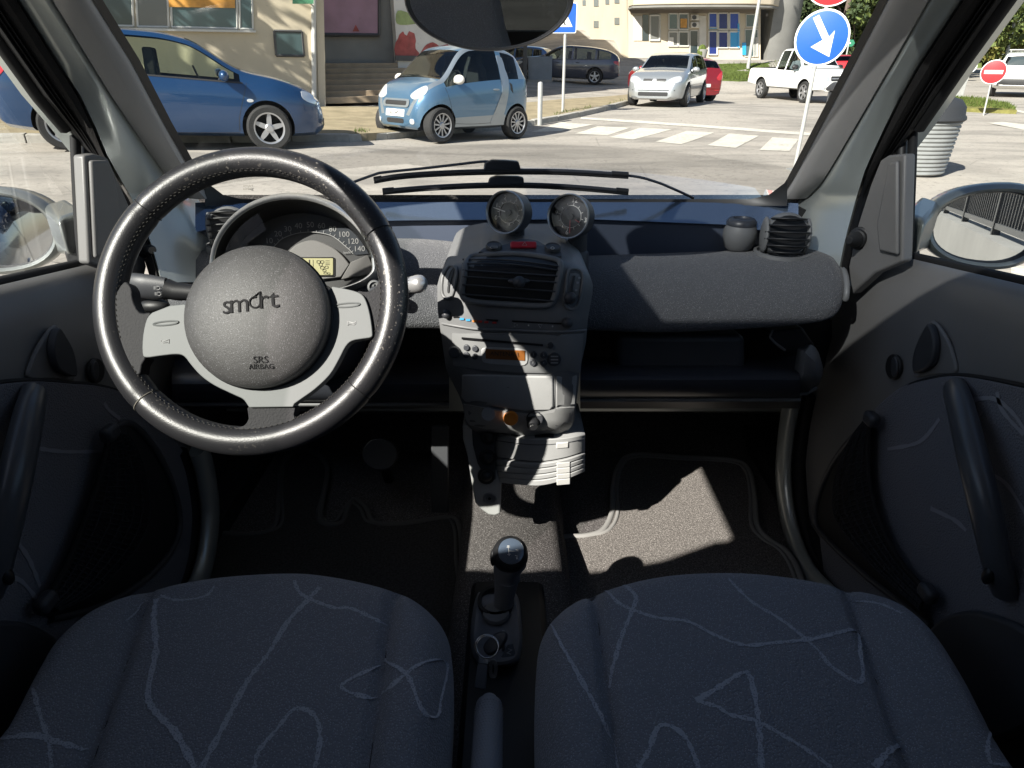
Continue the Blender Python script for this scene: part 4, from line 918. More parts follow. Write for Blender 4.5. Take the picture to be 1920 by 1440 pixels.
for u, v in ((299, 551), (297, 540)):
    mb.tube([lpn.pt(u + q * 3.6, v + w_ * 3.2, .0006) for q, w_ in ((-1, -1), (.2, -1), (1, 0), (.2, 1), (-1, 1))], .0004, 4, loop=True)
    for k in (-2, 0, 2): mb.tube([lpn.pt(u - 9, v + k, .0006), lpn.pt(u - 5, v + k, .0006)], .0003, 4)
    mb.tube([lpn.pt(u + 9, v, .0006), lpn.pt(u + 10.5, v, .0006)], .0008, 4)
put('stalk_marks', mb, M['grey'], colm, smooth=0)
put('lower_switch', MB().ball(PY(290, 573, .905), (.022, .012, .010), 16, 10), M['black'], colm, smooth=70)
a, b = PY(700, 550, .93), PY(781, 533, .89)
put('wiper_stalk', MB().tube([a, a.lerp(b, .55), a.lerp(b, .8), b], [.009, .0105, .0125, .0125], 16), M['consoledk'], colm, smooth=50)
put('stalk_cap', MB().lathe([(.0125, -.006), (.0128, .004), (.0115, .010), (.008, .014), (0, .0155)], b, b - a, 20), M['silver'], colm, smooth=50)

# ================================================================== pedals
pd = thing('brake_pedal', 'round dark brake pedal low behind the steering wheel', 'pedal', PY(712, 960, 1.30))
pp = Plane(PY(712, 852, 1.26), (0, -.8, .6))
put('pad', MB().prism([pp.pt(u, v) for u, v in ell(712, 852, 34, 31)], pp.n * -.012), M['dark'], pd, bevel=.004, seg=3)
put('pedal_arm', MB().tube([pp.pt(712, 852, -.01), PY(735, 915, 1.33), PY(748, 985, 1.34)], .012, 10), M['black'], pd, smooth=60)
for k in range(6): put('boot_ring', MB().lathe([(.020 - .0015 * k, -.004), (.024 - .0015 * k, 0), (.020 - .0015 * k, .004)], PY(748 - 1.3 * k, 980 - 9.5 * k, 1.325), (0, -.3, 1), 20, caps=False), M['dash'], pd, smooth=60)
pa = thing('accelerator_pedal', 'long upright accelerator pedal beside the console leg', 'pedal', PY(824, 985, 1.30))
ap = Plane(PY(824, 890, 1.22), (0, -.9, .35))
put('pad', MB().prism([ap.pt(u, v) for u, v in rrect(808, 798, 841, 982, 5)], ap.n * -.012), M['dark'], pa, bevel=.003)
put('hinge', MB().box(ap.pt(824, 985, -.02), (.05, .04, .02)), M['black'], pa, bevel=.004)

# ================================================================== floor mats
FZ = .337
M['carpetshade'] = mat('shaded_carpet', (.055, .053, .052), 1, spec=.05, bump=1, bscale=380, var=.35, vscale=240)  # darker copy of the carpet, footwell shade put into its colour
M['pipingshade'] = mat('shaded_piping', (.085, .083, .08), .8)  # piping colour darkened to carry the footwell shade
def mat_(name, label, out, z=FZ, cm='carpet', pm='piping'):
    m_ = thing(name, label, 'floor mat', PZ(*out[0], z), 'floor mats')
    pts = [PZ(u, v, z) for u, v in cat(out, 5, True)]
    put('pile', MB().prism([p + Vector((0, 0, .012)) for p in pts], (0, 0, -.012)), M[cm], m_, bevel=.003)
    put('piping', MB().tube([p + Vector((0, 0, .011)) for p in pts], .0065, 8, loop=True, flat=.9), M[pm], m_, smooth=70)
    put('piping', MB().tube([(p + (sum(pts, Vector()) / len(pts) - p).normalized() * .013) + Vector((0, 0, .011)) for p in pts], .0045, 6, loop=True), M[pm], m_, smooth=70)
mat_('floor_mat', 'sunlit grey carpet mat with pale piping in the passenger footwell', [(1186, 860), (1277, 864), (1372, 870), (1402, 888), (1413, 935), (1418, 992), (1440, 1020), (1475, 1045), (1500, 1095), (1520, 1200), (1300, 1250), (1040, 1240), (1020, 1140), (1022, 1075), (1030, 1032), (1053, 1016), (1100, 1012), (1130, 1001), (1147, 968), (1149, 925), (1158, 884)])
mat_('floor_mat', 'shaded dark carpet mat with thin piping in the driver footwell', [(400, 1015), (448, 1011), (497, 1007), (519, 985), (524, 915), (531, 874), (550, 855), (576, 850), (602, 862), (615, 886), (611, 921), (598, 975), (615, 992), (643, 986), (655, 956), (668, 944), (688, 960), (704, 988), (760, 990), (836, 979), (861, 991), (866, 1060), (860, 1240), (600, 1260), (380, 1240), (370, 1090)], FZ, 'carpetshade', 'pipingshade')

# ================================================================== seats
def seat(label, out, seamL, seamR, lines, cx, hinge):
    z0 = .60
    P = [PZ(u, v, z0) for u, v in out]
    st = thing('car_seat', label, 'car seat', (cx, .35, .36), 'front seats of the car')
    left, right = P[0], P[-1]
    # carry the outline on behind the picture's lower edge
    back = [Vector((right.x + (P[-1].x - P[-2].x) * .3, right.y - .12, z0)), Vector((right.x - .03, .02, z0)), Vector(((left.x + right.x) / 2, -.02, z0)), Vector((left.x + .03, .02, z0)), Vector((left.x + (P[0].x - P[1].x) * .3, left.y - .12, z0))]
    loop = [Vector(p) for p in cat([tuple(p) for p in P + back], 6, True)]
    C0 = sum(loop, Vector()) / len(loop); N = len(loop)
    sl = [PZ(u, v, z0 + .03) for u, v in seamL]; sr = [PZ(u, v, z0 + .03) for u, v in seamR]
    def xs(s_, y): a, b = s_[0], s_[-1]; return a.x + (b.x - a.x) * (y - a.y) / (b.y - a.y)
    def top(x, y, f):
        e = 1 - f
        edge_ = -.055 * (max(f - .80, 0) / .20) ** 2.2
        z = z0 + .035 + edge_
        z += -.016 * max(0, min(1, (.62 - y) / .5))
        dl, dr = x - xs(sl, y), xs(sr, y) - x
        bol = 0
        for d in (dl, dr):
            if d < 0: bol = max(bol, min(-d / .06, 1))
            if y < sl[0].y + .02: z -= .012 * math.exp(-(d / .0075) ** 2) * (1 if f < .97 else .3)
        w_ = max(dl + dr, .1)
        z += .012 * bol + .006 * max(0, 1 - ((dl - dr) / w_) ** 2)
        return z
    FR = [.02, .12, .24, .36, .46, .55, .63, .70, .76, .81, .85, .885, .915, .94, .96, .98, 1.0]
    FR = sorted(set([i / 36 for i in range(1, 36)] + FR))
    rings = []
    for f in FR:
        rings.append([Vector((C0.x + (p.x - C0.x) * f, C0.y + (p.y - C0.y) * f, 0)) for p in loop])
    for r_, f in zip(rings, FR):
        for p in r_: p.z = top(p.x, p.y, f)
    for dz, sc_ in ((-.02, 1.004), (-.05, 1.0), (-.09, .97), (-.16, .93), (-.20, .90)):
        rings.append([Vector((C0.x + (p.x - C0.x) * sc_, C0.y + (p.y - C0.y) * sc_, z0 - .02 + dz)) for p in loop])
    # denser loop so that the seams read crisply
    put('cushion', MB().loft(rings, True, True), M['seat'], st, smooth=80)
    def drape(x, y):
        d = Vector((x - C0.x, y - C0.y)); ang = math.atan2(d.y, d.x)
        best = 1.0
        for i in range(N):
            a, b = loop[i] - C0, loop[(i + 1) % N] - C0
            den = d.x * (b.y - a.y) - d.y * (b.x - a.x)
            if abs(den) < 1e-12: continue
            t = (a.x * (b.y - a.y) - a.y * (b.x - a.x)) / den; s_ = (a.x * d.y - a.y * d.x) / den
            if t > 0 and -1e-6 <= s_ <= 1 + 1e-6: best = 1 / t; break
        return Vector((x, y, top(x, y, min(best, 1)) + .0005))
    rnd = random.Random(3)
    mb = MB()
    for L, wd in lines:
        q = cat(L, 9); pts = []
        for u, v in q:
            p = PZ(u + rnd.uniform(-.8, .8), v + rnd.uniform(-.8, .8), z0 + .03)
            for _ in range(3):
                p = drape(p.x, p.y); p = PZ(u, v, p.z)
            pts.append(drape(p.x, p.y))
        mb.strip(pts, [wd * .00042 * (.55 + .9 * rnd.random()) for _ in pts], (0, 0, 1), 0)
    put('woven_pattern', mb, M['weave'], st, kind='stuff', fix=False)
    for s_ in (sl, sr):
        pts = []
        for k in range(24):
            t = k / 23; y = s_[0].y + (s_[-1].y - s_[0].y) * t; x = xs(s_, y); pts.append(drape(x, y) + Vector((0, 0, -.001)))
        put('seam', MB().tube(pts, .0012, 5), M['rubber'], st)
    put('frame', MB().loft([[(cx - .20, y, z) for y, z in ((.55, .36), (.55, .42), (.0, .44), (.0, .36))], [(cx + .20, y, z) for y, z in ((.55, .36), (.55, .42), (.0, .44), (.0, .36))]]), M['black'], st)
    put('backrest', MB().loft([[(cx + sx * wd, y, z) for sx, y in ((-1, y0 + .03), (-.9, y0 + .06), (.9, y0 + .06), (1, y0 + .03), (1, y0 - .08), (-1, y0 - .08))] for z, y0, wd in ((.58, -.03, .21), (.8, -.10, .23), (1.05, -.18, .21), (1.15, -.21, .17), (1.35, -.26, .12), (1.38, -.27, .08))]), M['seat'], st, bevel=.02, seg=3)
SL = [(0, 1440), (0, 1390)]
seat('dark blue cloth driver seat with pale woven lines, below the steering wheel',
     [(-40, 1440), (0, 1388), (60, 1280), (105, 1214), (183, 1155), (273, 1116), (390, 1094), (550, 1084), (642, 1089), (752, 1109), (802, 1136), (838, 1187), (847, 1246), (843, 1361), (836, 1440)],
     [(273, 1128), (158, 1439)], [(738, 1118), (687, 1439)],
     [([(293, 1122), (288, 1160), (292, 1220), (277, 1300), (292, 1335), (330, 1375), (365, 1440)], 15), ([(600, 1100), (580, 1122), (540, 1165), (505, 1222), (465, 1275), (430, 1340), (378, 1440)], 14),
      ([(552, 1088), (560, 1108), (580, 1122), (625, 1139), (660, 1141), (726, 1172)], 10), ([(300, 1116), (335, 1125), (385, 1117), (402, 1098)], 8), ([(720, 1236), (765, 1268), (790, 1330), (818, 1342), (826, 1310), (838, 1250), (818, 1235), (775, 1252), (715, 1300), (690, 1307), (640, 1285), (712, 1247)], 11),
      ([(477, 1440), (485, 1408), (515, 1372), (553, 1329), (590, 1342), (600, 1385), (590, 1440)], 10), ([(0, 1385), (60, 1378), (105, 1390), (162, 1407)], 13), ([(62, 1290), (75, 1340), (90, 1385), (97, 1440)], 9), ([(268, 1130), (250, 1150), (238, 1162)], 8)], -.30, 1)
seat('dark blue cloth passenger seat with pale woven lines and a white scratch',
     [(1006, 1440), (1005, 1285), (1014, 1197), (1053, 1138), (1117, 1109), (1225, 1088), (1372, 1083), (1519, 1096), (1616, 1118), (1690, 1150), (1754, 1202), (1812, 1285), (1861, 1373), (1898, 1440)],
     [(1117, 1116), (1160, 1440)], [(1594, 1124), (1712, 1440)],
     [([(1170, 1096), (1192, 1118), (1185, 1145), (1165, 1195), (1150, 1250), (1144, 1290)], 12), ([(1134, 1101), (1160, 1130), (1200, 1148), (1235, 1158), (1290, 1165), (1340, 1190), (1395, 1209), (1450, 1205), (1520, 1198), (1575, 1185), (1604, 1182), (1612, 1215), (1615, 1278), (1560, 1250), (1530, 1215), (1470, 1165), (1410, 1128), (1366, 1085)], 11),
      ([(1306, 1314), (1345, 1290), (1397, 1260), (1412, 1290), (1422, 1350), (1428, 1440)], 14), ([(1306, 1314), (1345, 1325), (1370, 1340), (1420, 1352), (1470, 1380), (1520, 1410), (1560, 1440)], 10),
      ([(1196, 1440), (1215, 1410), (1235, 1362), (1265, 1365), (1290, 1390), (1310, 1440)], 11), ([(1034, 1168), (1060, 1220), (1090, 1275), (1120, 1330), (1150, 1400), (1160, 1440)], 12), ([(1690, 1388), (1665, 1410), (1640, 1438)], 13), ([(1600, 1125), (1650, 1132), (1690, 1150)], 8), ([(1856, 1370), (1852, 1410), (1860, 1430), (1892, 1434)], 9)], .34, 1)
scp = [PZ(u, v, .645) for u, v in ((1597, 1221), (1613, 1213), (1632, 1203))]
# ================================================================== gear lever, key, handbrake
gl = thing('gear_lever', 'gear lever with round blue badge on its black knob, between the seats', 'gear lever', (-.025, .79, .45))
gp = [(896, 1118), (905, 1112), (955, 1112), (968, 1118), (974, 1140), (978, 1190), (975, 1225), (966, 1243), (935, 1250), (900, 1246), (886, 1220), (884, 1180), (889, 1140)]
zb = .452
put('base_plate', MB().loft([[PZ(u, v, z) + (PZ(931, 1180, z) - PZ(u, v, z)) * k for u, v in cat(gp, 3, True)] for z, k in ((zb, -.04), (zb + .010, -.02), (zb + .022, .04), (zb + .026, .12), (zb + .024, .3), (zb + .018, .45), (zb + .016, .9))]), M['midgrey'], gl, smooth=50)
put('gaiter_cup', MB().lathe([(.030, .020), (.029, .030), (.024, .030), (.022, .022), (0, .022)], PZ(930, 1150, zb), (0, 0, 1), 24, sx=1.1), M['black'], gl, smooth=50)
a = PY(941, 1155, .775); b = PY(951, 1080, .755); kc = PY(956.5, 1040, .74)
put('cup_insert', MB().lathe([(.021, .0), (.020, .006), (.012, .008)], PZ(930, 1152, zb + .022), (0, 0, 1), 24), M['console'], gl, smooth=50)
put('stick', MB().tube([a, a.lerp(b, .5), b], [.0145, .0155, .019], 18), M['midgrey'], gl, smooth=60)
ax = (kc - a).normalized() * .72 + Vector((.02, -.55, .35)); ax.normalize()
put('sleeve', MB().loft([[p + q for q in [Vector((math.cos(t) * r1, math.sin(t) * r1 * .9, 0)) for t in [2 * math.pi * k / 24 for k in range(24)]]] for p, r1 in ((b + Vector((0, 0, -.006)), .0195), (b + Vector((0, 0, .01)), .0205), (kc + Vector((0, .0, -.018)), .0240), (kc + Vector((0, 0, -.004)), .0235))]), M['midgrey'], gl, smooth=60)
put('button', MB().ball(PY(924, 1046, .742), (.004, .008, .014)), M['black'], gl, smooth=70)
put('knob', MB().lathe([(.0, -.030), (.018, -.027), (.0245, -.016), (.0265, -.002), (.025, .010), (.0205, .0185), (.019, .020), (.0185, .0185)], kc, ax, 28), M['black'], gl, smooth=50)
put('badge', MB().lathe([(.0186, .0186), (.012, .0205), (0, .021)], kc, ax, 28), M['knobtop'], gl, smooth=60)
gpl = Plane(kc + ax * .0212, ax)
mk = MB()
for A_, B_ in (((-4, 12), (-4, -12)), ((-4, 0), (12, -2)), ((-8, 9), (0, 9)), ((-8, -8), (0, -8)), ((10, -12), (16, -14)), ((-7, 12), (-1, 12))):
    mk.tube([gpl.loc(A_[0] * .0006 - .001, A_[1] * .0006), gpl.loc(B_[0] * .0006 - .001, B_[1] * .0006)], .0004, 4)
put('shift_pattern', mk, M['white'], gl, smooth=0)
text('shift_letter', 'N', gpl, .0085, -.0005, .005, M['white'], gl, px=False); text('shift_letter', 'R', gpl, .0075, -.0115, .005, M['white'], gl, px=False)
lp2 = Plane(PZ(956, 1222, zb + .026), (0, -.25, .97), (0, 1, 0))
put('lock_window', MB().prism([lp2.pt(u, v) for u, v in [(940, 1232), (952, 1210), (962, 1208), (966, 1225), (962, 1238), (948, 1240)]], lp2.n * .0012), M['consoledk'], gl)
text('park_letter', 'Z', lp2, 955, 1223, .011, M['grey'], gl, h=.0016, rot=-20)
ky = thing('car_keys', 'bunch of keys on a steel ring with a dark leather fob, in the floor ignition', 'keys', PZ(930, 1230, .50), )
kz = .515
kp = Plane(PZ(927, 1208, kz), (-.25, -.55, .8))
put('key_head', MB().prism([kp.pt(u, v) for u, v in cat([(905, 1212), (920, 1192), (940, 1183), (950, 1188), (946, 1204), (930, 1222), (914, 1228)], 4, True)], kp.n * -.009), M['dark'], ky, bevel=.003, seg=3)
put('key_blade', MB().box(PZ(944, 1206, zb + .03), (.004, .012, .04)), M['metal'], ky)
r1 = Plane(PZ(913, 1212, .525), (-.1, -.6, .8))
put('key_ring', MB().tube([r1.pt(913 + 22 * math.cos(R(a)), 1212 - 22 * math.sin(R(a))) for a in range(0, 360, 12)], .0011, 6, loop=True), M['chrome'], ky, smooth=70)
put('key_ring', MB().tube([r1.pt(914 + 20.5 * math.cos(R(a)), 1213 - 20.5 * math.sin(R(a)), .002) for a in range(0, 360, 12)], .0010, 6, loop=True), M['chrome'], ky, smooth=70)
fb = Plane(PZ(904, 1262, .50), (-.1, -.75, .65))
put('fob', MB().prism([fb.pt(u, v) for u, v in [(896, 1243), (914, 1245), (910, 1293), (889, 1290)]], fb.n * -.005), M['brakegrey'], ky, bevel=.0012)
put('fob_clasp', MB().prism([fb.pt(u, v, .001) for u, v in [(898, 1230), (917, 1233), (916, 1247), (896, 1244)]], fb.n * -.006), M['chrome'], ky, bevel=.0012)
text('fob_letters', 'STL', fb, 902, 1266, .009, M['black'], ky, rot=-84, h=.0006) if False else None
for k in range(3): put('split_link', MB().tube([fb.pt(922 + 2.5 * k + 5 * math.cos(R(a)), 1254 + 17 * math.sin(R(a)), .001 + .001 * k) for a in range(0, 360, 20)], .0008, 5, loop=True), M['metal'], ky, smooth=70)
hbk = thing('handbrake', 'grey handbrake lever with knurled grip and push button, behind the keys', 'handbrake', (-.03, .40, .45))
a, b = PY(917, 1322, .53), PY(911, 1475, .42)
put('grip', MB().tube([a + (a - b).normalized() * .002, a, a.lerp(b, .15), a.lerp(b, .6), b, b + (b - a) * .3], [.0115, .0155, .0165, .0165, .0165, .016], 24), M['brakegrey'], hbk, smooth=50)
put('push_button', MB().tube([a + (b - a) * .05, a + (a - b).normalized() * .010, a + (a - b).normalized() * .013], [.0095, .0092, .006], 20), M['brakegrey'], hbk, smooth=50)
ax = (b - a).normalized(); e1 = ax.orthogonal().normalized(); e2 = ax.cross(e1)
mb = MB()
for k in range(34):
    for j in range(30):
        t = 2 * math.pi * (j + (.5 if k % 2 else 0)) / 30; q = a + ax * (.008 + k * .0042); n = e1 * math.cos(t) + e2 * math.sin(t)
        if n.z < -.3: continue
        tt = ax.cross(n); q = q + n * .0166
        mb.add([q - ax * .0017, q + tt * .0013, q + ax * .0017, q - tt * .0013, q + n * .0007], [(0, 1, 4), (1, 2, 4), (2, 3, 4), (3, 0, 4)])
put('knurling', mb, M['brakegrey'], hbk, kind='stuff', smooth=0, fix=False)
put('pivot', MB().box(b + (b - a) * .3 + Vector((0, 0, -.04)), (.05, .08, .10)), M['black'], hbk, bevel=.006)
# slot trim either side of the tunnel
put('tunnel_cover', MB().loft([[(-.070, y, z - .01), (-.062, y, z), (.045, y, z), (.055, y, z - .01), (.055, y, z - .05), (-.07, y, z - .05)] for y, z in ((.1, .468), (.5, .462), (.80, .452), (.86, .44))]), M['black'], body, smooth=40)

# ================================================================== wipers on the outside of the screen
def wiper(label, arm, blade, block, dY=0):
    wp = thing('windscreen_wiper', label, 'wiper', PY(arm[0][0], arm[0][1], 1.31), 'windscreen wipers')
    yy = lambda u, v: 1.332 - (378 - v) * .00075 - abs(u - 960) / 960 * .06 + dY
    put('wiper_arm', MB().tube([PY(u, v, yy(u, v)) for u, v in cat(arm, 5)], .0042, 8, flat=.6), M['dash'], wp, smooth=60)
    bl = [PY(u, v, yy(u, v) - .006) for u, v in cat(blade, 6)]
    put('blade', MB().tube(bl, .0038, 8, flat=1.0), M['dash'], wp, smooth=60)
    put('blade_rubber', MB().tube([p + Vector((0, -.003, -.005)) for p in bl], .002, 6), M['rubber'], wp, smooth=60)
    for p, q in ((bl[0], bl[2]), (bl[-1], bl[-3])): put('blade_end', MB().tube([p, q], .0055, 8), M['black'], wp, smooth=60)
    if block: put('hinge_block', MB().prism([PY(u, v, yy(u, v) - .012) for u, v in block], (0, .016, 0)), M['dash'], wp, bevel=.003)
wiper('upper wiper blade with its arm running down to the right of the screen', [(1300, 371), (1260, 353), (1230, 341), (1185, 330), (1100, 326), (975, 318)], [(702, 337), (760, 328), (860, 322), (960, 320), (1060, 321), (1178, 328)], [(906, 319), (908, 306), (922, 300), (950, 301), (972, 303), (977, 319)])
wiper('wiper arm from behind the steering wheel with a solid blade added for a reflection', [(640, 350), (700, 328), (722, 323), (800, 315), (860, 308), (905, 303), (925, 304)], [(718, 358), (800, 351), (900, 346), (1000, 346), (1090, 351), (1178, 359)], [(914, 346), (917, 335), (930, 330), (972, 331), (982, 334), (983, 347)])  # lower blade and block are solid copies of the upper blade's reflection

# ================================================================== THE STREET
GP = [(-5.8, 9, .15), (-7, 9.85, .20), (-3.4, 10, .05), (-3.1, 11.9, .0), (-1.15, 12.2, -.11), (.1, 13.4, -.17), (0, 5, 0), (-4, 4, .06), (0, 0, 0), (4, 5, -.05), (3.6, 8.7, -.05), (3.6, 20.5, -.03), (9.5, 27, -.25), (11, 27, -.25), (21, 31, -.25), (3.4, 31, .15), (1.3, 32, .3), (12, 18, -.2), (6, 8, -.1), (10, 14, -.15), (9.5, 36, .3), (11, 44, 1.1), (8, 44, 1.2), (5, 50, 2.3), (14, 44, 1.1), (-5, 18.5, .1), (-8, 18, .2), (22, 50, -.2), (32, 40, -.25), (5.5, 62, 3.2), (-5, 30, .6), (25, 15, -.2), (-15, 12, .35), (60, 120, -.3), (-40, 100, 3.5), (0, 120, 4), (40, 0, -.2), (-30, -10, .3), (0, -20, 0), (17, 38, -.15), (28, 70, -.25)]
def g(x, y):
    sw_ = sz = 0
    for a, b, c in GP:
        wt = 1 / ((x - a) ** 2 + (y - b) ** 2 + .8) ** 2; sw_ += wt; sz += wt * c
    return sz / sw_
def G(u, v, dz=0):
    d = ray(u, v); t = 5.0
    lo = None; t0 = 2.0
    while t0 < 200:       # first crossing of the terrain
        p = EYEP + d * t0
        if p.z <= g(p.x, p.y) + dz: break
        t0 *= 1.02
    lo, hi = t0 / 1.02, t0
    for _ in range(24):
        m = (lo + hi) / 2; p = EYEP + d * m
        if p.z <= g(p.x, p.y) + dz: hi = m
        else: lo = m
    return EYEP + d * hi
def asphalt_mat():
    m = mat('asphalt', (.355, .325, .285), .9, spec=.2, bump=.5, bscale=90, var=.10, vscale=60)
    t = m.node_tree; b = t.nodes['Principled BSDF']; tc = t.nodes.new('ShaderNodeTexCoord')
    lk = b.inputs['Base Color'].links[0]; src = lk.from_socket
    def layer(src, col, node, a, bb, scale, amt):
        mp = t.nodes.new('ShaderNodeMapping'); mp.inputs['Scale'].default_value = scale; t.links.new(tc.outputs['Object'], mp.inputs[0]); t.links.new(mp.outputs[0], node.inputs['Vector'])
        mr = t.nodes.new('ShaderNodeMapRange'); mr.inputs['From Min'].default_value = a; mr.inputs['From Max'].default_value = bb; mr.inputs['To Max'].default_value = amt
        t.links.new(node.outputs[0], mr.inputs[0]); mx = t.nodes.new('ShaderNodeMix'); mx.data_type = 'RGBA'
        t.links.new(mr.outputs[0], mx.inputs[0]); t.links.new(src, mx.inputs[6]); mx.inputs[7].default_value = (*col, 1); return mx.outputs[2]
    n = t.nodes.new('ShaderNodeTexNoise'); n.inputs['Scale'].default_value = .5; n.inputs['Detail'].default_value = 8; n.inputs['Roughness'].default_value = .65
    src = layer(src, (.20, .185, .165), n, .45, .64, (.7, 1.8, 1), .85)
    n = t.nodes.new('ShaderNodeTexNoise'); n.inputs['Scale'].default_value = 1.1; n.inputs['Detail'].default_value = 9
    src = layer(src, (.36, .335, .295), n, .55, .7, (1, 1, 1), .55)
    n = t.nodes.new('ShaderNodeTexVoronoi'); n.feature = 'DISTANCE_TO_EDGE'; n.inputs['Scale'].default_value = .55
    nn = t.nodes.new('ShaderNodeTexNoise'); nn.inputs['Scale'].default_value = 1.5; nn.inputs['Detail'].default_value = 6
    src = layer(src, (.17, .155, .14), n, .006, .001, (1, 1.6, 1), .45)
    n = t.nodes.new('ShaderNodeTexNoise'); n.inputs['Scale'].default_value = 14; n.inputs['Detail'].default_value = 4
    src = layer(src, (.15, .14, .125), n, .56, .72, (1, 1, 1), .6)
    t.links.new(src, b.inputs['Base Color']); return m
M['asphalt'] = asphalt_mat()
M['pave'] = mat('dirt_pavement', (.27, .225, .15), .95, spec=.1, bump=.6, bscale=50, var=.22, vscale=3, speck=(35, .56, (.22, .21, .12), 1.3))
M['kerb'] = mat('kerb_stone', (.33, .315, .285), .9, spec=.2, bump=.4, bscale=60, var=.15, vscale=9)
M['paintw'] = mat('road_paint', (.52, .495, .43), .8, spec=.2, var=.10, vscale=12, speck=(22, .50, (.335, .30, .255), 2.2))
M['grass'] = mat('grass', (.075, .10, .025), .95, spec=.1, var=.45, vscale=7, bump=.6, bscale=60)
M['drygrass'] = mat('dry_grass', (.16, .15, .05), .95, spec=.1, var=.4, vscale=6)
M['render'] = mat('beige_render', (.52, .455, .34), .9, spec=.15, bump=.25, bscale=50, var=.07, vscale=1.4)
M['render2'] = mat('pale_render', (.54, .47, .36), .9, spec=.15, var=.05, vscale=.6)
M['greywall'] = mat('grey_wall', (.22, .215, .20), .9, spec=.15, var=.12, vscale=1.2)
M['stepstone'] = mat('brown_steps', (.33, .255, .175), .9, spec=.15, var=.12, vscale=4)
M['paneglass'] = mat('window_pane', (.035, .05, .055), .04, spec=.8)
M['frame'] = mat('window_frame', (.55, .54, .50), .5)
M['darkframe'] = mat('dark_frame', (.06, .06, .06), .5)
M['galv'] = mat('galvanised', (.46, .46, .44), .5, .35, var=.08, vscale=9)
ys = sorted(set([-40, -25, -15, -8] + [i * .75 for i in range(-6, 80)] + [62, 66, 72, 80, 95, 120, 160, 220, 320, 450]))
xs = sorted(set([-200, -120, -80, -55, -40, -30, -24, -20] + [i * .75 for i in range(-24, 46)] + [36, 40, 46, 54, 66, 85, 120, 180, 300]))
put('road', MB().grid([[(x, y, g(x, y)) for x in xs] for y in ys]), M['asphalt'], kind='structure', smooth=60)
def drape(name, A, B, n, dz, m, skirt=0, side=None, **k):
    """a sheet between two picture polylines, lying on the terrain"""
    rows = []
    for i in range(n + 1):
        r_ = []
        for a, b in zip(A, B):
            p = a.lerp(b, i / n); r_.append(Vector((p.x, p.y, g(p.x, p.y) + dz)))
        rows.append(r_)
    if skirt:
        rows = [[p + Vector((0, 0, -skirt)) for p in rows[0]]] + rows + [[p + Vector((0, 0, -skirt)) for p in rows[-1]]]
        rows = [[r_[0] + Vector((0, 0, -skirt))] + r_ + [r_[-1] + Vector((0, 0, -skirt))] for r_ in rows]
    return put(name, MB().grid(rows), m, smooth=40, **k)
Kpx = cat([(-420, 272), (-200, 266), (0, 262), (80, 261), (300, 261), (620, 260), (720, 257), (850, 246), (985, 233), (1050, 223), (1130, 206), (1183, 192)], 4)
Bpx = cat([(-420, 226), (-200, 216), (0, 210), (80, 208), (300, 204), (607, 201), (740, 201), (850, 199), (985, 193), (1050, 187), (1130, 182), (1186, 177)], 4)
KA = [G(u, v, .05) for u, v in Kpx]; KB = [G(u, v, .1) for u, v in Bpx]
drape('pavement', [a.lerp(b, .12 / max((b - a).length, .2)) for a, b in zip(KA, KB)], KB, 10, .115, M['pave'], skirt=.2, kind='structure')
# kerb stones laid one by one
acc = 0; KS = []
for a, b in zip(KA, KA[1:]): KS.append((acc, a, b)); acc += (b - a).length
def kpt(s_):
    for s0, a, b in KS:
        if s_ <= s0 + (b - a).length: return a.lerp(b, (s_ - s0) / max((b - a).length, 1e-6))
    return KA[-1]
kt = thing('kerb', 'pale stone kerb running behind the parked blue cars to the crossing', 'kerb', KA[4])
s_ = 2.0
while s_ < acc - .9:
    p, q = kpt(s_ + .006), kpt(s_ + .90); t = (q - p).normalized(); nn = Vector((-t.y, t.x, 0))
    if 0 < p.y:
        z0, z1 = g(p.x, p.y), g(q.x, q.y); j = random.uniform(-.006, .006)
        vsx = [Vector((e.x, e.y, z + h)) + nn * o for e, z in ((p, z0), (q, z1)) for o, h in ((0, -.1), (.012, .115 + j), (.125, .125 + j), (.125, -.1))]
        put('kerb_stone', MB().loft([vsx[:4], vsx[4:]]), M['kerb'], kt, bevel=.008)
    s_ += .91
# crossing bars and stop line
for k, q in enumerate([[(1050, 229), (1112, 234), (1050, 246), (996, 248)], [(1121, 237), (1181, 240), (1139, 254), (1078, 251)], [(1200, 240), (1260, 243), (1187, 262), (1142, 258)], [(1287, 246), (1339, 249), (1277, 271), (1229, 266)], [(1367, 251), (1423, 255), (1379, 278), (1326, 273)], [(1448, 258), (1498, 261), (1480, 284), (1424, 282)]]):
    c = [G(u, v) for u, v in q]
    drape('road_marking', [c[0], c[0].lerp(c[1], .5), c[1]], [c[3], c[3].lerp(c[2], .5), c[2]], 4, .006, M['paintw'], kind='structure')
for A, B in (([(1090, 220), (1200, 226.5), (1350, 237), (1540, 251)], [(1088, 223.5), (1198, 231), (1350, 242), (1538, 256)]), ([(1851, 231), (1900, 240), (1960, 252)], [(1880, 229), (1960, 238), (2010, 246)]), ([(1895, 500), (1930, 500)], [(1895, 540), (1930, 560)]), ([(1900, 208), (1960, 222)], [(1906, 206), (1970, 219)])):
    drape('road_marking', [G(u, v) for u, v in A], [G(u, v) for u, v in B], 2, .006, M['paintw'], kind='structure')
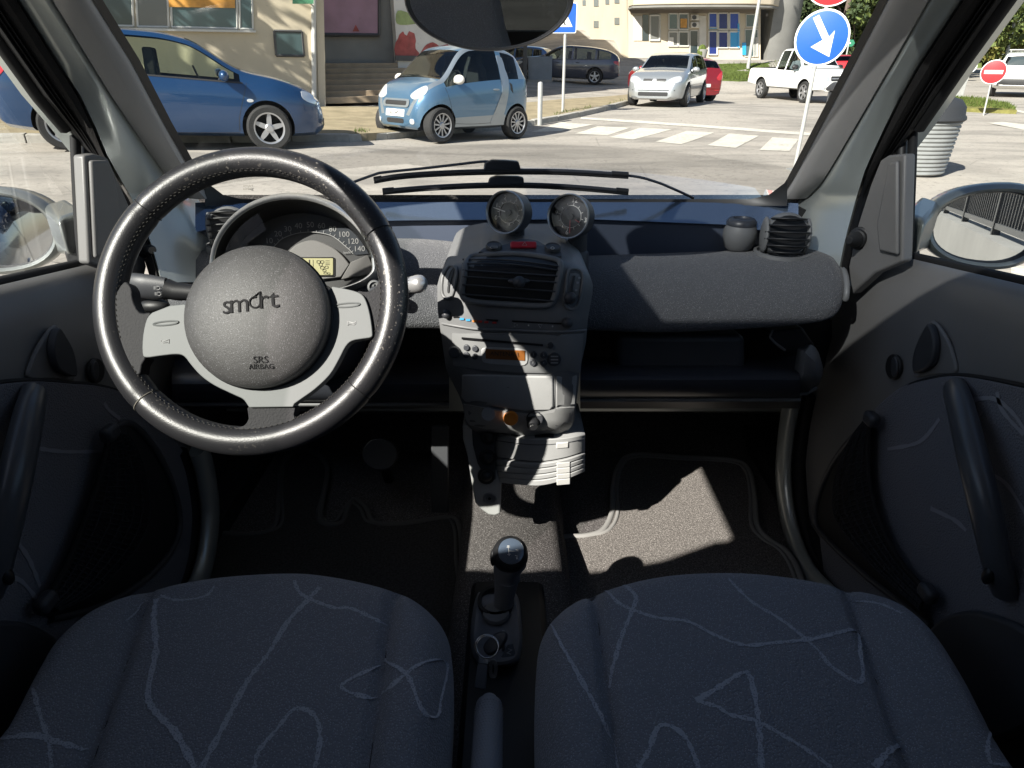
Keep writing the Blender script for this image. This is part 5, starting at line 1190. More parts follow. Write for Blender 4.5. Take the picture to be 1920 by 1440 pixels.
def grass_on(name, A, B, n, dz, count, hgt, m, seed, kind='stuff'):
    rnd = random.Random(seed); mb = MB(); K = len(A)
    for _ in range(count):
        i = rnd.randrange(K - 1); f = rnd.random(); h = rnd.random()
        p = A[i].lerp(A[i + 1], f).lerp(B[i].lerp(B[i + 1], f), h); p = Vector((p.x, p.y, g(p.x, p.y) + dz))
        a = rnd.random() * 6.28; ww = rnd.uniform(.01, .025); L = hgt * rnd.uniform(.5, 1.2); d = Vector((math.cos(a), math.sin(a), 0))
        lean = Vector((rnd.uniform(-.4, .4), rnd.uniform(-.4, .4), 1)) * L
        mb.add([p - d * ww, p + d * ww, p + lean], [(0, 1, 2)])
    return put(name, mb, m, kind=kind, smooth=0, fix=False)
LA = [G(u, v) for u, v in [(1318, 143), (1345, 151), (1385, 153), (1425, 152), (1500, 150)]]; LB = [G(u, v) for u, v in [(1262, 126), (1310, 123), (1360, 121), (1425, 120), (1500, 118)]]
drape('lawn', LA, LB, 6, .05, M['grass'], skirt=.1, kind='structure')
grass_on('grass', LA, LB, 6, .05, 2500, .12, M['grass'], 2)
LA = [G(u, v) for u, v in [(1560, 132), (1610, 130), (1680, 128)]]; LB = [G(u, v) for u, v in [(1560, 120), (1610, 118), (1680, 117)]]
drape('lawn', LA, LB, 3, .04, M['drygrass'], skirt=.1, kind='structure')
LA = [G(u, v) for u, v in [(1740, 206), (1795, 209), (1850, 212), (1905, 214)]]; LB = [G(u, v) for u, v in [(1740, 190), (1792, 187), (1838, 190), (1890, 203)]]
drape('verge', LA, LB, 5, .10, M['drygrass'], skirt=.2, kind='structure')
grass_on('grass', [a.lerp(b, .12) for a, b in zip(LA, LB)], LB, 5, .10, 1800, .10, M['grass'], 3)
for A, B, c_ in (([(1040, 226), (1070, 219), (1108, 212)], [(1045, 221), (1075, 214), (1110, 208)], 260), ([(668, 263), (692, 262)], [(668, 257), (692, 256)], 120), ([(1140, 205), (1172, 196)], [(1142, 201), (1172, 192)], 60)):
    grass_on('weeds', [G(u, v) for u, v in A], [G(u, v) for u, v in B], 1, .02, c_, .14, M['grass'], 5)

# ------------------------------------------------------------------ buildings
wd = Vector((.89, .456, 0)).normalized(); wn = Vector((wd.y, -wd.x, 0))
B0 = G(609, 201); B0.z = 0
wallp = Plane(B0, wn)
bl = thing('beige_building', 'sunlit beige building with shop windows behind the dark blue hatchback', 'building', B0)
def wallbox(p, d, n, L0, L1, z0, z1, th, m, name, par, **k):
    a = p + d * L0; b = p + d * L1
    return put(name, MB().prism([Vector((q.x, q.y, z)) for q, z in ((a, z0), (b, z0), (b, z1), (a, z1))], -n * th), m, par, **k)
wallbox(B0, wd, wn, -26, 0, -.4, 7, .4, M['render'], 'wall', bl)
put('corner_pipe', MB().tube([wallp.pt(589, 205, .06), wallp.pt(588, 0, .06), wallp.pt(588, -200, .06)], .06, 10), M['frame'], bl, smooth=60)
put('corner_strip', MB().prism([wallp.pt(u, v, .03) for u, v in ((598, 203), (611, 203), (604, -150), (588, -150))], wn * -.1), M['render2'], bl)
def pane(out, m=M['paneglass'], off=.02, pl=wallp, par=bl, name='window', fr=.05, frm=M['frame'], th=.06):
    P_ = [pl.pt(u, v, off) for u, v in out]
    o = put(name, MB().prism(P_, pl.n * -th), m, par)
    if fr:
        mb = MB(); 
        for i in range(len(P_)):
            a, b = P_[i], P_[(i + 1) % len(P_)]; mb.tube([a, b], fr / 2, 4)
        put('frame', mb, frm, o)
    return o
M['paneteal'] = mat('teal_pane', (.06, .10, .105), .06, spec=.8)
M['panegrey'] = mat('grey_pane', (.16, .16, .15), .12, spec=.6)
M['poster'] = mat('orange_poster', (.62, .30, .06), .6, var=.4, vscale=3)
pane([(186, 48), (250, 49), (246, -60), (176, -60)]); pane([(258, 50), (316, 51), (312, -60), (252, -60)], M['panegrey']); pane([(322, 51), (445, 54), (442, -60), (318, -60)], M['paneteal']); pane([(450, 54), (474, 55), (471, -60), (447, -60)], M['paneteal'])
pane([(110, 47), (178, 48), (168, -60), (98, -60)], M['paneteal'])
put('poster', MB().prism([wallp.pt(u, v, .045) for u, v in ((317, 13), (441, 15), (440, -40), (314, -40))], wn * -.01), M['poster'], bl)
put('sill', MB().prism([wallp.pt(u, v, .10) for u, v in ((90, 49), (480, 57), (480, 61), (90, 54))], wn * -.12), M['frame'], bl)
pane([(514, 58), (566, 59), (570, 105), (518, 104)], M['paneteal'], fr=.06, frm=M['darkframe'])
M['greenaw'] = mat('green_sign', (.10, .30, .16), .5)
aw = thing('hanging_sign', 'small green shop sign sticking out near the corner of the beige building', 'sign', wallp.pt(567, 20, .2))
put('board', MB().prism([wallp.pt(u, v, .35) for u, v in ((549, 7), (588, 7), (588, -25), (549, -25))], wn * -.05), M['greenaw'], aw)
put('bracket', MB().tube([wallp.pt(570, -5, .3), wallp.pt(570, -5, 0)], .02, 6), M['darkframe'], aw)
# recessed part with hoarding, steps and painted wall
gy = thing('grey_building', 'grey recessed building front with a wide purple hoarding above brown steps', 'building', B0 + wd * 2 - wn * 2)
gplane = Plane(B0 - wn * 2.4, wn)
zt = gplane.pt(680, 118).z
wallbox(B0 - wn * 2.4, wd, wn, .0, 3.1, -.3, 7, .3, M['greywall'], 'wall', gy)
put('side_wall', MB().prism([Vector((q.x, q.y, z)) for q, z in ((B0 - wn * .4, -.3), (B0 - wn * 2.39, -.3), (B0 - wn * 2.39, 7), (B0 - wn * .4, 7))], wd * -.2), M['render'], gy)
M['hoard'] = mat('purple_board', (.30, .17, .22), .5, var=.15, vscale=2); M['redpaint'] = mat('red_paint', (.34, .07, .06), .7, var=.35, vscale=4); M['whitepaint'] = mat('white_paint', (.6, .57, .52), .7, var=.1, vscale=2)
hd = put('hoarding', MB().prism([gplane.pt(u, v, .12) for u, v in ((597, 63), (709, 65), (709, -70), (594, -70))], wn * -.06), M['hoard'], gy)
mb = MB()
hp_ = [gplane.pt(u, v, .13) for u, v in ((596, 65), (711, 66), (711, -72), (592, -72))]
for i in range(4): mb.tube([hp_[i], hp_[(i + 1) % 4]], .05, 4)
put('hoarding_frame', mb, M['darkframe'], hd)
put('red_triangle', MB().prism([gplane.pt(u, v, .125) for u, v in ((661, 59), (674, 59), (667, 46))], wn * -.01), M['redpaint'], hd)
nst = 7; q0 = G(612, 203)
for i in range(nst):
    z0 = g(q0.x, q0.y) + .1; f = -.05 - (2.3) * i / nst
    a = B0 + wn * f + wd * .02; b = a + wd * 3.4; h = (zt - z0) / nst
    put('step', MB().prism([Vector((p.x, p.y, z0 + h * (i + 1))) for p in (a, b, b - wn * 2.4 * (nst - i) / nst, a - wn * 2.4 * (nst - i) / nst)], (0, 0, -h - .03)), M['stepstone'], gy, bevel=.015)
mplane = Plane(B0 - wn * 2.0, wn)
mu = thing('mural_wall', 'white wall painted with red patches, above the roof of the small blue car', 'wall', mplane.pt(790, 112))
a = (mplane.pt(742, 60) - B0).dot(wd)
wallbox(B0 - wn * 2.0, wd, wn, a, a + 3.0, -.3, 5, .3, M['whitepaint'], 'panel', mu)
rnd = random.Random(4)
for out in ([(742, 105), (743, 80), (748, 66), (757, 60), (762, 66), (768, 58), (776, 64), (780, 78), (778, 90), (784, 98), (783, 106)], [(790, 107), (794, 92), (800, 84), (812, 80), (824, 86), (838, 84), (847, 92), (848, 109)]):
    put('red_patch', MB().prism([mplane.pt(u + rnd.uniform(-1.5, 1.5), v + rnd.uniform(-1.5, 1.5), .012) for u, v in cat(out, 2, True)], wn * -.01), M['redpaint'], mu)
put('green_patch', MB().prism([mplane.pt(u, v, .012) for u, v in cat([(744, 44), (746, 20), (770, 26), (790, 40), (770, 46)], 3, True)], wn * -.01), mat('green_paint', (.25, .30, .12), .7, var=.3, vscale=3), mu)
put('plinth', MB().prism([mplane.pt(u, v, .06) for u, v in ((742, 104), (850, 106), (850, 116), (742, 114))], wn * -.06), M['darkframe'], mu)

sbk = thing('side_street_block', 'plain beige house row lining the side street behind the rear view mirror', 'building', (-1.2, 34, 0))
put('wall', MB().prism([(-.9, 22.5, -.5), (-9, 22.5, -.5), (-9, 60, -.5), (-1.6, 60, -.5)], (0, 0, 10.5)), M['render'], sbk)
put('roof', MB().prism([(-.7, 22.3, 10.0), (-9.2, 22.3, 10.0), (-9.2, 60.2, 10.0), (-1.4, 60.2, 10.0)], (0, 0, .3)), M['stepstone'], sbk)
for k in range(5): put('window', MB().box((-1.0 - k * .13, 25.5 + 6.5 * k, 3.2), (.12, 1.2, 1.4)), M['paneglass'], sbk)
# far corner building with shops
sb_ = thing('corner_shops', 'pale rounded corner building with blue shop front and projecting canopy, far up the street', 'building', PT(1320, 112, 40))
sp0 = PT(1320, 112, 40); splane = Plane(sp0, (-.06, -1, 0))
def spt(u, v, off=0): return splane.pt(u, v, off)
put('wall', MB().prism([spt(u, v) for u, v in ((1178, 135), (1426, 135), (1426, -160), (1178, -160))], -splane.n * 6), M['render2'], sb_)
cc = spt(1426, 60, -2.2); rads = [(cc + splane.ex * (2.2 * math.sin(R(a))) + splane.n * (2.2 * math.cos(R(a)))) for a in range(0, 91, 10)]
put('rounded_corner', MB().prism([Vector((p.x, p.y, .3)) for p in rads] + [Vector((cc.x - .2, cc.y, .3))], (0, 0, 9)), M['greywall'], sb_, smooth=40)
w0 = spt(1178, 100); w1 = Vector((w0.x - 2.6, w0.y + 24, 0))
put('side_wing', MB().prism([(w0.x, w0.y, -.5), (w1.x, w1.y, -.5), (w1.x, w1.y, 14), (w0.x, w0.y, 14)], (5, 0, 0)), M['render2'], sb_)
wwd = Vector((w1.x - w0.x, w1.y - w0.y, 0)).normalized(); wing = Plane(w0, (-wwd.y, wwd.x, 0) if -wwd.y < 0 else (wwd.y, -wwd.x, 0))
for u0, v0, u1, v1 in ((1113, 39, 1122, 52), (1152, 33, 1161, 46), (1152, -10, 1161, 6), (1113, -2, 1122, 12), (1092, 0, 1098, 10), (1135, -6, 1142, 8)):
    put('window', MB().prism([wing.pt(u, v, .03) for u, v in ((u0, v0), (u1, v0), (u1, v1), (u0, v1))], wing.n * -.06), M['panegrey'], sb_)
cpts = [(spt(1176, 8).x, spt(1176, 8).y)] 
can = [spt(1178, 14, 0)] + [spt(u, 14, o) for u, o in cat([(1186, 1.4), (1240, 2.0), (1320, 2.2), (1400, 2.0), (1450, 1.2)], 4)] + [spt(1478, 14, -2.5), spt(1426, 14, -.5)]
zc = spt(1320, 13).z
put('canopy', MB().prism([Vector((p.x, p.y, zc)) for p in can], (0, 0, 1.1)), M['render2'], sb_, bevel=.05)
put('canopy_soffit', MB().prism([Vector((p.x, p.y + .05, zc - .12)) for p in can], (0, 0, .1)), M['greywall'], sb_)
put('shaded_fascia', MB().prism([spt(u, v, .08) for u, v in ((1182, 13), (1420, 13), (1420, 25), (1182, 25))], -splane.n * .07), mat('fascia_shade', (.18, .15, .12), .7), sb_)  # dark brown band paints the shadow under the canopy
cb = {'bl': mat('shop_blue', (.015, .06, .36), .25), 'db': mat('shop_dark_blue', (.015, .03, .16), .25), 'cy': mat('shop_cyan', (.03, .30, .60), .3), 'wh': M['whitepaint'], 'dk': M['paneglass'], 'gr': M['panegrey'], 'te': M['paneteal'], 'or': M['poster']}
def sp_(u0, v0, u1, v1, k, fr=.06, nm='window', frm=M['frame'], off=.05): return pane([(u0, v0), (u1, v0), (u1, v1), (u0, v1)], cb[k], off, splane, sb_, nm, fr, frm)
sp_(1188, 30, 1204, 76, 'wh', 0, 'door'); sp_(1205, 28, 1216, 76, 'dk', .0); sp_(1219, 28, 1237, 76, 'gr', .12)
for a, b, k in ((1254, 1271, 'te'), (1273, 1291, 'dk')):
    sp_(a, 25, b, 55, k, .1); sp_(a, 59, b, 87, 'gr' if a < 1260 else 'dk', .1)
sp_(1276, 35, 1288, 52, 'or', 0, 'poster', off=.08); sp_(1254, 70, 1263, 86, 'wh', 0, 'poster', off=.08)
sp_(1294, 57, 1309, 104, 'dk', .06, 'door'); sp_(1311, 30, 1324, 104, 'wh', 0, 'panel')
for v0, v1 in ((27, 38), (41, 52)):
    o = put('air_conditioner', MB().prism([spt(u, v, .35) for u, v in ((1296, v0), (1311, v0), (1311, v1), (1296, v1))], -splane.n * .35), M['whitepaint'], sb_, bevel=.03)
    put('fan_grille', MB().prism([spt(u, v, .37) for u, v in ell(1302, (v0 + v1) / 2, 4.2, 4.2, 16)], -splane.n * .03), M['darkframe'], o)
sp_(1329, 24, 1345, 52, 'bl', .1); sp_(1329, 58, 1345, 103, 'db', .1, 'door'); sp_(1330, 51, 1344, 54, 'cy', 0, 'panel', off=.08)
for a, b in ((1347, 1365), (1368, 1386)):
    sp_(a, 24, b, 55, 'db' if a < 1360 else 'bl', .1); sp_(a, 59, b, 90, 'db' if a < 1360 else 'cy', .1)
sp_(1383, 44, 1387, 90, 'cy', 0, 'panel', off=.09)
sp_(1399, 27, 1421, 50, 'te', .05); sp_(1397, 55, 1421, 106, 'te', .05); sp_(1392, 80, 1399, 103, 'cy', 0, 'panel', off=.1)
for u in (1413, 1417, 1420): sp_(u, 70, u + 1.6, 106, 'wh', 0, 'stripe', off=.09)
pt_ = thing('potted_shrub', 'small clipped green shrub in a pot beside the blue shop door', 'plant', spt(1316, 108, 1.0))
put('pot', MB().lathe([(.22, 0), (.30, .45), (.28, .5), (0, .5)], spt(1316, 110, 1.0), (0, 0, 1), 14), M['greywall'], pt_)
put('crown', MB().ball(spt(1316, 98, 1.0), (.28, .28, .42), 10, 8), M['grass'], pt_)

# ------------------------------------------------------------------ vehicles (built nose towards +x, then turned)
M['tyre'] = mat('tyre', (.03, .03, .03), .8, spec=.2, bump=.3, bscale=60)
M['rim'] = mat('alloy', (.45, .45, .46), .35, .75)
M['under'] = mat('wheel_arch', (.008, .008, .008), .9)
M['cabin'] = mat('car_cabin', (.03, .03, .03), .8)
M['headlamp'] = mat('headlamp', (.62, .64, .66), .08, .4, spec=.9, coat=1)
M['tail'] = mat('tail_lamp', (.45, .02, .03), .12, coat=1)
M['blackp'] = mat('black_trim', (.02, .02, .021), .5)
M['plate'] = mat('number_plate', (.72, .72, .70), .5)
M['carglass'] = glass('car_window', (.52, .58, .56), 1.5, 0, 1.0)
M['clearglass'] = glass('clear_car_window', (.84, .90, .82), 1.5, 0, .8)
def carpaint(name, col, metal=.35): return mat(name, col, .3, metal, spec=.5, coat=1.0)
def half_ring(S, x):
    zb, bt, zt, Wd = pchip(S['bottom'], x), pchip(S['belt'], x), pchip(S['top'], x), pchip(S['width'], x)
    bt = min(bt, zt - .035); h = bt - zb; d1 = min(.06, .45 * (zt - bt)); gg = zt - d1 - bt; k = S.get('tumble', .30)
    ysh = .955 * Wd; y8 = ysh - k * gg - min(.035, gg); y9 = max(y8 - .08, .3 * Wd)
    return [(0, zb), (.78 * Wd, zb), (.95 * Wd, zb + .05), (.992 * Wd, zb + .28 * h), (Wd, zb + .55 * h), (1.0 * Wd, zb + .72 * h), (.99 * Wd, zb + .86 * h), (ysh, bt), ((ysh + y8) / 2 + .012 * min(gg / .3, 1), bt + .5 * gg), (y8, bt + gg), (y8 - .03, zt - d1 * .35), (y9, zt), (y9 * .5, zt + .02), (0, zt + .027)]
def add_wheels(S, root, wm, kind):
    wr = S['wr']; protos = {}
    for ax_ in S['axles']:
        for s_ in (1, -1):
            c = Vector((ax_, s_ * (S['track'] / 2), wr)); o_ = Vector((0, s_, 0))
            key = s_
            if key not in protos:
                w_ = put('wheel', MB().lathe([(wr * .66, -.10), (wr * .9, -.105), (wr * .985, -.085), (wr, -.05), (wr, .05), (wr * .985, .085), (wr * .9, .105), (wr * .68, .10), (wr * .66, .085)], (0, 0, 0), (0, s_, 0), 36, caps=False), M['tyre'], None, smooth=35)
                put('rim_bed', MB().lathe([(wr * .69, .095), (wr * .655, .085), (wr * .62, -.02), (.01, -.03)], (0, 0, 0), (0, s_, 0), 36, caps=False), M['under'], w_)
                mb = MB().lathe([(wr * .69, .098), (wr * .685, .103), (wr * .63, .098), (wr * .61, .07)], (0, 0, 0), (0, s_, 0), 36, caps=False)
                n = S.get('spokes', 5); wd0, wd1 = S.get('spw', (.13, .20))
                for k in range(n):
                    a = 2 * math.pi * (k + .2) / n; e = Vector((math.cos(a), 0, math.sin(a))); f_ = Vector((-math.sin(a), 0, math.cos(a)))
                    mb.prism([e * (wr * r0) + f_ * (wr * b) + o_ * .078 for r0, b in ((.10, -wd0 / 2), (.40, -wd0 / 2.1), (.66, -wd1 / 2), (.66, wd1 / 2), (.40, wd0 / 2.1), (.10, wd0 / 2))], -o_ * .03)
                mb.lathe([(wr * .19, .06), (wr * .19, .085), (wr * .14, .095), (0, .096)], (0, 0, 0), (0, s_, 0), 20)
                put('rim', mb, wm, w_, smooth=30)
                w_.parent = root; w_.location = c; protos[key] = w_
            else:
                q = copy_tree(protos[key], root); q.location = c
class Shell:
    def __init__(s, S):
        xs_ = sorted(set([round(S['top'][0][0] + i * .06, 3) for i in range(int((S['top'][-1][0] - S['top'][0][0]) / .06) + 1)] + [S['top'][-1][0]] + [b for iv in S.get('side', []) + S.get('screens', []) for b in iv[:2]]))
        xs_ = [a for i, a in enumerate(xs_) if i == 0 or a - xs_[i - 1] > .004]
        s.xs = xs_; s.H = [half_ring(S, x) for x in xs_]; n = len(s.H[0]); s.n = n
        rings = [[Vector((x, y, z)) for y, z in h] + [Vector((x, -y, z)) for y, z in h[-2:0:-1]] for x, h in zip(xs_, s.H)]
        s.mb = MB(); s.mb.loft(rings, True, True)
        m = len(rings[0]); mi = []
        for i in range(len(xs_) - 1):
            xm = (xs_[i] + xs_[i + 1]) / 2
            for j in range(m):
                r_ = j if j < n - 1 else m - 1 - j; k = 0
                if r_ in (7, 8) and any(a < xm < b for a, b in S.get('side', [])): k = 1
                if r_ in (11, 12) and any(a < xm < b for a, b, *_ in S.get('screens', [])): k = 2
                if k == 0 and S.get('second') and S['second'](xm, r_): k = 4
                mi.append(k)
        s.mb.m = mi + [0, 0]
        s.bvh = BVHTree.FromPolygons([tuple(p) for p in s.mb.v], s.mb.f)
    def hit(s, a, b, side):
        if side in (1, -1): o, d = Vector((a, side * 4, b)), Vector((0, -side, 0))
        elif side == 'front': o, d = Vector((6, a, b)), Vector((-1, 0, 0))
        elif side == 'rear': o, d = Vector((-6, a, b)), Vector((1, 0, 0))
        else: o, d = Vector((a, b, 5)), Vector((0, 0, -1))
        l, nrm, i, _d = s.bvh.ray_cast(o, d)
        if l is None: return None
        if nrm.dot(d) > 0: nrm = -nrm
        return l, nrm
    def patch(s, out, side, off=.006, thick=.012, nr=4, rings_=None):
        cx = sum(p[0] for p in out) / len(out); cy = sum(p[1] for p in out) / len(out); rows = []
        for i in range(nr + 1):
            f = max(i / nr, .02); r_ = []
            for p in out:
                h = s.hit(cx + (p[0] - cx) * f, cy + (p[1] - cy) * f, side)
                if h is None: return None
                r_.append(h[0] + h[1] * (off if i < nr else off * .8))
            rows.append(r_)
        rows.append([s.hit(p[0], p[1], side)[0] - s.hit(p[0], p[1], side)[1] * thick for p in out])
        return MB().loft(rows, True, False)
    def line(s, pts, side, wd=.007, off=.0015):
        rows = [[], []]; pts = [Vector(p) for p in pts]
        for i, p in enumerate(pts):
            t = (pts[min(i + 1, len(pts) - 1)] - pts[max(i - 1, 0)]).normalized(); b = Vector((-t.y, t.x)) * wd / 2
            a_, c_ = s.hit(*(p + b), side), s.hit(*(p - b), side)
            if a_ is None or c_ is None: continue
            rows[0].append(a_[0] + a_[1] * off); rows[1].append(c_[0] + c_[1] * off)
        return MB().grid(rows)
def vehicle(name, label, cat_, S, paint, second=None, wheelmat=None, group=None, cutters=()):
    root = thing(name, label, cat_, (0, 0, 0), group)
    sh = Shell(S)
    body_ = put('body_tmp', sh.mb, [paint, M['carglass'], M['carglass'], M['under'], second or paint], None, smooth=0)
    cut = MB(); wr = S['wr'] * S.get('arch', 1.16)
    for ax_ in S['axles']:
        for s_ in (1, -1):
            Wd = pchip(S['width'], ax_); cut.lathe([(wr, -.16), (wr, .30)], (ax_, s_ * (Wd - .12), S['wr'] + .01), (0, s_, 0), 32)
    for c_ in cutters: cut.box(*c_)
    co = put('cut_tmp', cut, [paint, M['carglass'], M['carglass'], M['under'], second or paint], None, smooth=0)
    for p in co.data.polygons: p.material_index = 3
    md = body_.modifiers.new('b', 'BOOLEAN'); md.object = co; md.operation = 'DIFFERENCE'; md.solver = 'EXACT'
    bpy.context.view_layer.update()
    me = bpy.data.meshes.new_from_object(body_.evaluated_get(bpy.context.evaluated_depsgraph_get()))
    bpy.data.objects.remove(body_); bpy.data.objects.remove(co)
    bm = bmesh.new(); bm.from_mesh(me); bm.faces.ensure_lookup_table()
    done = set(); groups = {'body': []}
    for f in bm.faces:
        if f.material_index not in (1, 2): groups['body'].append(f); done.add(f)
    islands = []
    for f in bm.faces:
        if f in done: continue
        st = [f]; done.add(f); isl = []
        while st:
            q = st.pop(); isl.append(q)
            for e in q.edges:
                for o in e.link_faces:
                    if o not in done and o.material_index == f.material_index: done.add(o); st.append(o)
        islands.append((f.material_index, isl))
    def sub(faces, nm, mats_, sm=38):
        vm = {}; mb = MB()
        for f in faces:
            idx = []
            for v in f.verts:
                if v.index not in vm: vm[v.index] = len(mb.v); mb.v.append(v.co.copy())
                idx.append(vm[v.index])
            mb.f.append(idx); mb.m.append({0: 0, 3: 1, 4: 2}.get(f.material_index, 0))
        return put(nm, mb, mats_, root, smooth=sm, fix=False)
    sub(groups['body'], 'body', [paint, M['under'], second or paint])
    for k, isl in islands: sub(isl, 'side_window' if k == 1 else 'windscreen', [S.get('glass', M['carglass']) if k == 1 else S.get('glass2', S.get('glass', M['carglass']))])
    bm.free(); bpy.data.meshes.remove(me)
    add_wheels(S, root, wheelmat or M['rim'], name)
    def P(nm, mb, m, **k):
        if mb is None: return None
        return put(nm, mb, m, root, **{'smooth': 40, **k})
    sym = lambda out: [(-a, b) for a, b in out]
    for out in S.get('headlight', []):
        for q in (out, sym(out)): P('headlight', sh.patch(cat(q, 3, True), 'front', .008), M['headlamp'])
    for out in S.get('taillight', []):
        for q in (out, sym(out)): P('tail_light', sh.patch(cat(q, 3, True), 'rear', .010), M['tail'])
    for out in S.get('grille', []): P('grille', sh.patch(out, 'front', .008, nr=2), M['blackp'])
    for nm, out, m_ in S.get('front', []): P(nm, sh.patch(out, 'front', .011, nr=3), m_)
    for nm, out, m_ in S.get('rear', []): P(nm, sh.patch(out, 'rear', .011, nr=3), m_)
    for nm, out, m_ in S.get('sidep', []):
        for s_ in (1, -1): P(nm, sh.patch(out, s_, .007, nr=3), m_)
    for L in S.get('lines', []):
        for s_ in (1, -1): P('door_seam', sh.line(cat(L, 6), s_), M['blackp'], smooth=0)
    for L, wd_ in S.get('belts', []):
        for s_ in (1, -1): P('window_trim', sh.line(cat(L, 6), s_, wd_, .004), M['blackp'], smooth=0)
    for x, z in S.get('handles', []):
        for s_ in (1, -1):
            h = sh.hit(x, z, s_)
            if h: P('door_handle', MB().ball(h[0] + h[1] * .012, (.085, .018, .018), 12, 8), second or paint)
    for x, z, sz in S.get('mirrors', []):
        for s_ in (1, -1):
            h = sh.hit(x, z, s_)
            if h: P('door_mirror', MB().ball(h[0] + Vector((0, s_ * .11, .03)), (.06 * sz, .10 * sz, .065 * sz), 14, 10).tube([h[0], h[0] + Vector((0, s_ * .09, .01))], .03, 8), S.get('mirrormat', paint))
    # cabin: floor, seats, steering wheel behind the glass
    x0, x1, zf, zs = S['cabin']; cb_ = MB().box(((x0 + x1) / 2, 0, zf), (x1 - x0, pchip(S['width'], 0) * 1.7, .04))
    P('cabin_floor', cb_, M['cabin'])
    for xx in S['seats']:
        for s_ in (1, -1):
            P('seat', MB().loft([[(xx + dx, s_ * .36 + dy, z) for dx, dy in ((-.08, -.22 * k), (.06, -.22 * k), (.06, .22 * k), (-.08, .22 * k))] for z, k, dx0 in ((zf, 1, 0), (zs - .2, 1, 0), (zs - .05, .8, 0), (zs, .5, 0), (zs + .02, .45, 0), (zs + .16, .45, 0))]), M['cabin'], bevel=.03)
    wx = S['wheelx']
    P('wheel_ring', MB().tube([(wx - .06 * math.sin(R(a)), .36 + .18 * math.cos(R(a)), S['wheelz'] + .17 * math.sin(R(a))) for a in range(0, 360, 20)], .014, 6, loop=True), M['blackp'])
    return root, sh
def park(root, front, rear, zoff=0, S=None):
    """set the car down with the middle of its front and rear axle over two points of the road"""
    f_, r_ = Vector(front), Vector(rear); zf, zr_ = g(f_.x, f_.y) + zoff, g(r_.x, r_.y) + zoff
    d = Vector((f_.x - r_.x, f_.y - r_.y)); yaw = math.atan2(d.y, d.x); m = (f_ + r_) / 2
    root.location = (m.x, m.y, (zf + zr_) / 2); root.rotation_mode = 'XYZ'
    root.rotation_euler = (0, -math.atan2(zf - zr_, d.length), yaw)
HATCH = dict(glass=M['clearglass'], top=[(-1.98, .50), (-1.96, .80), (-1.93, 1.0), (-1.80, 1.18), (-1.58, 1.36), (-1.25, 1.42), (-.6, 1.45), (-.1, 1.44), (.28, 1.385), (.98, 1.02), (1.45, .93), (1.85, .79), (2.0, .66), (2.07, .48)],
             belt=[(-1.95, 1.0), (-1.2, .975), (0, .915), (1.0, .87), (1.6, .80), (2.05, .62)], bottom=[(-1.98, .36), (-1.85, .26), (-1.2, .2), (1.2, .18), (1.9, .2), (2.07, .28)],
             width=[(-1.98, .60), (-1.90, .75), (-1.6, .82), (-1.2, .845), (1.3, .845), (1.65, .79), (1.9, .66), (2.02, .50), (2.07, .36)],
             side=[(-1.50, -.62), (-.52, .92)], screens=[(-1.86, -1.60), (.30, .96)], axles=(1.235, -1.235), wr=.305, track=1.50, spokes=5, spw=(.22, .13),
             headlight=[[(.40, .66), (.55, .74), (.68, .80), (.74, .74), (.72, .66), (.58, .62)]], taillight=[[(.50, .82), (.62, .92), (.76, .97), (.78, .86), (.70, .78), (.56, .76)]],
             grille=[rrect(-.30, .56, .30, .64, .03, 2), rrect(-.38, .30, .38, .42, .03, 2)], front=[('number_plate', rrect(-.26, .45, .26, .55, .01, 1), M['plate'])], rear=[('number_plate', rrect(-.26, .52, .26, .62, .01, 1), M['plate']), ('rear_reflector', rrect(.45, .40, .68, .43, .01, 1), M['tail']), ('rear_reflector', rrect(-.68, .40, -.45, .43, .01, 1), M['tail'])],
             lines=[[(-.52, .93), (-.56, .7), (-.55, .4), (-.50, .26)], [(1.0, .88), (.94, .7), (.86, .45), (.84, .26)], [(-.5, .24), (.2, .235), (.84, .24)]], belts=[([(-1.55, .985), (-1.0, .965), (0, .92), (.95, .875)], .02)],
             handles=[(-.38, .80)], mirrors=[(.72, .93, 1.1)], cabin=(-1.5, 1.0, .42, 1.10), seats=(-.15, -.95), wheelx=.42, wheelz=.88,
             sidep=[('side_repeater', ell(1.02, .66, .045, .022, 12), M['headlamp'])])
hb_, hsh = vehicle('parked_car', 'dark blue three door hatchback with star alloy wheels, parked along the beige building', 'car', HATCH, carpaint('deep_blue_paint', (.009, .042, .115)), group='parked cars')
def at_wheels(fu, ft, ru, rt_, side, tr):
    """near wheels' bearing and distance -> axle middles"""
    f_ = PT(fu, 0, 1); f_ = Vector(((fu - 960) / F_PX * ft, ft * 1.055)); r_ = Vector(((ru - 960) / F_PX * rt_, rt_ * 1.055))
    d = (f_ - r_).normalized(); n = Vector((-d.y, d.x)) * side * tr / 2; return f_ + n, r_ + n
f_, r_ = Vector((-3.42, 10.02)), Vector((-5.80, 8.98)); d = (f_ - r_).normalized(); mid = (f_ + r_) / 2; n = Vector((-d.y, d.x)) * .75
park(hb_, mid + n + d * 1.235, mid + n - d * 1.235)

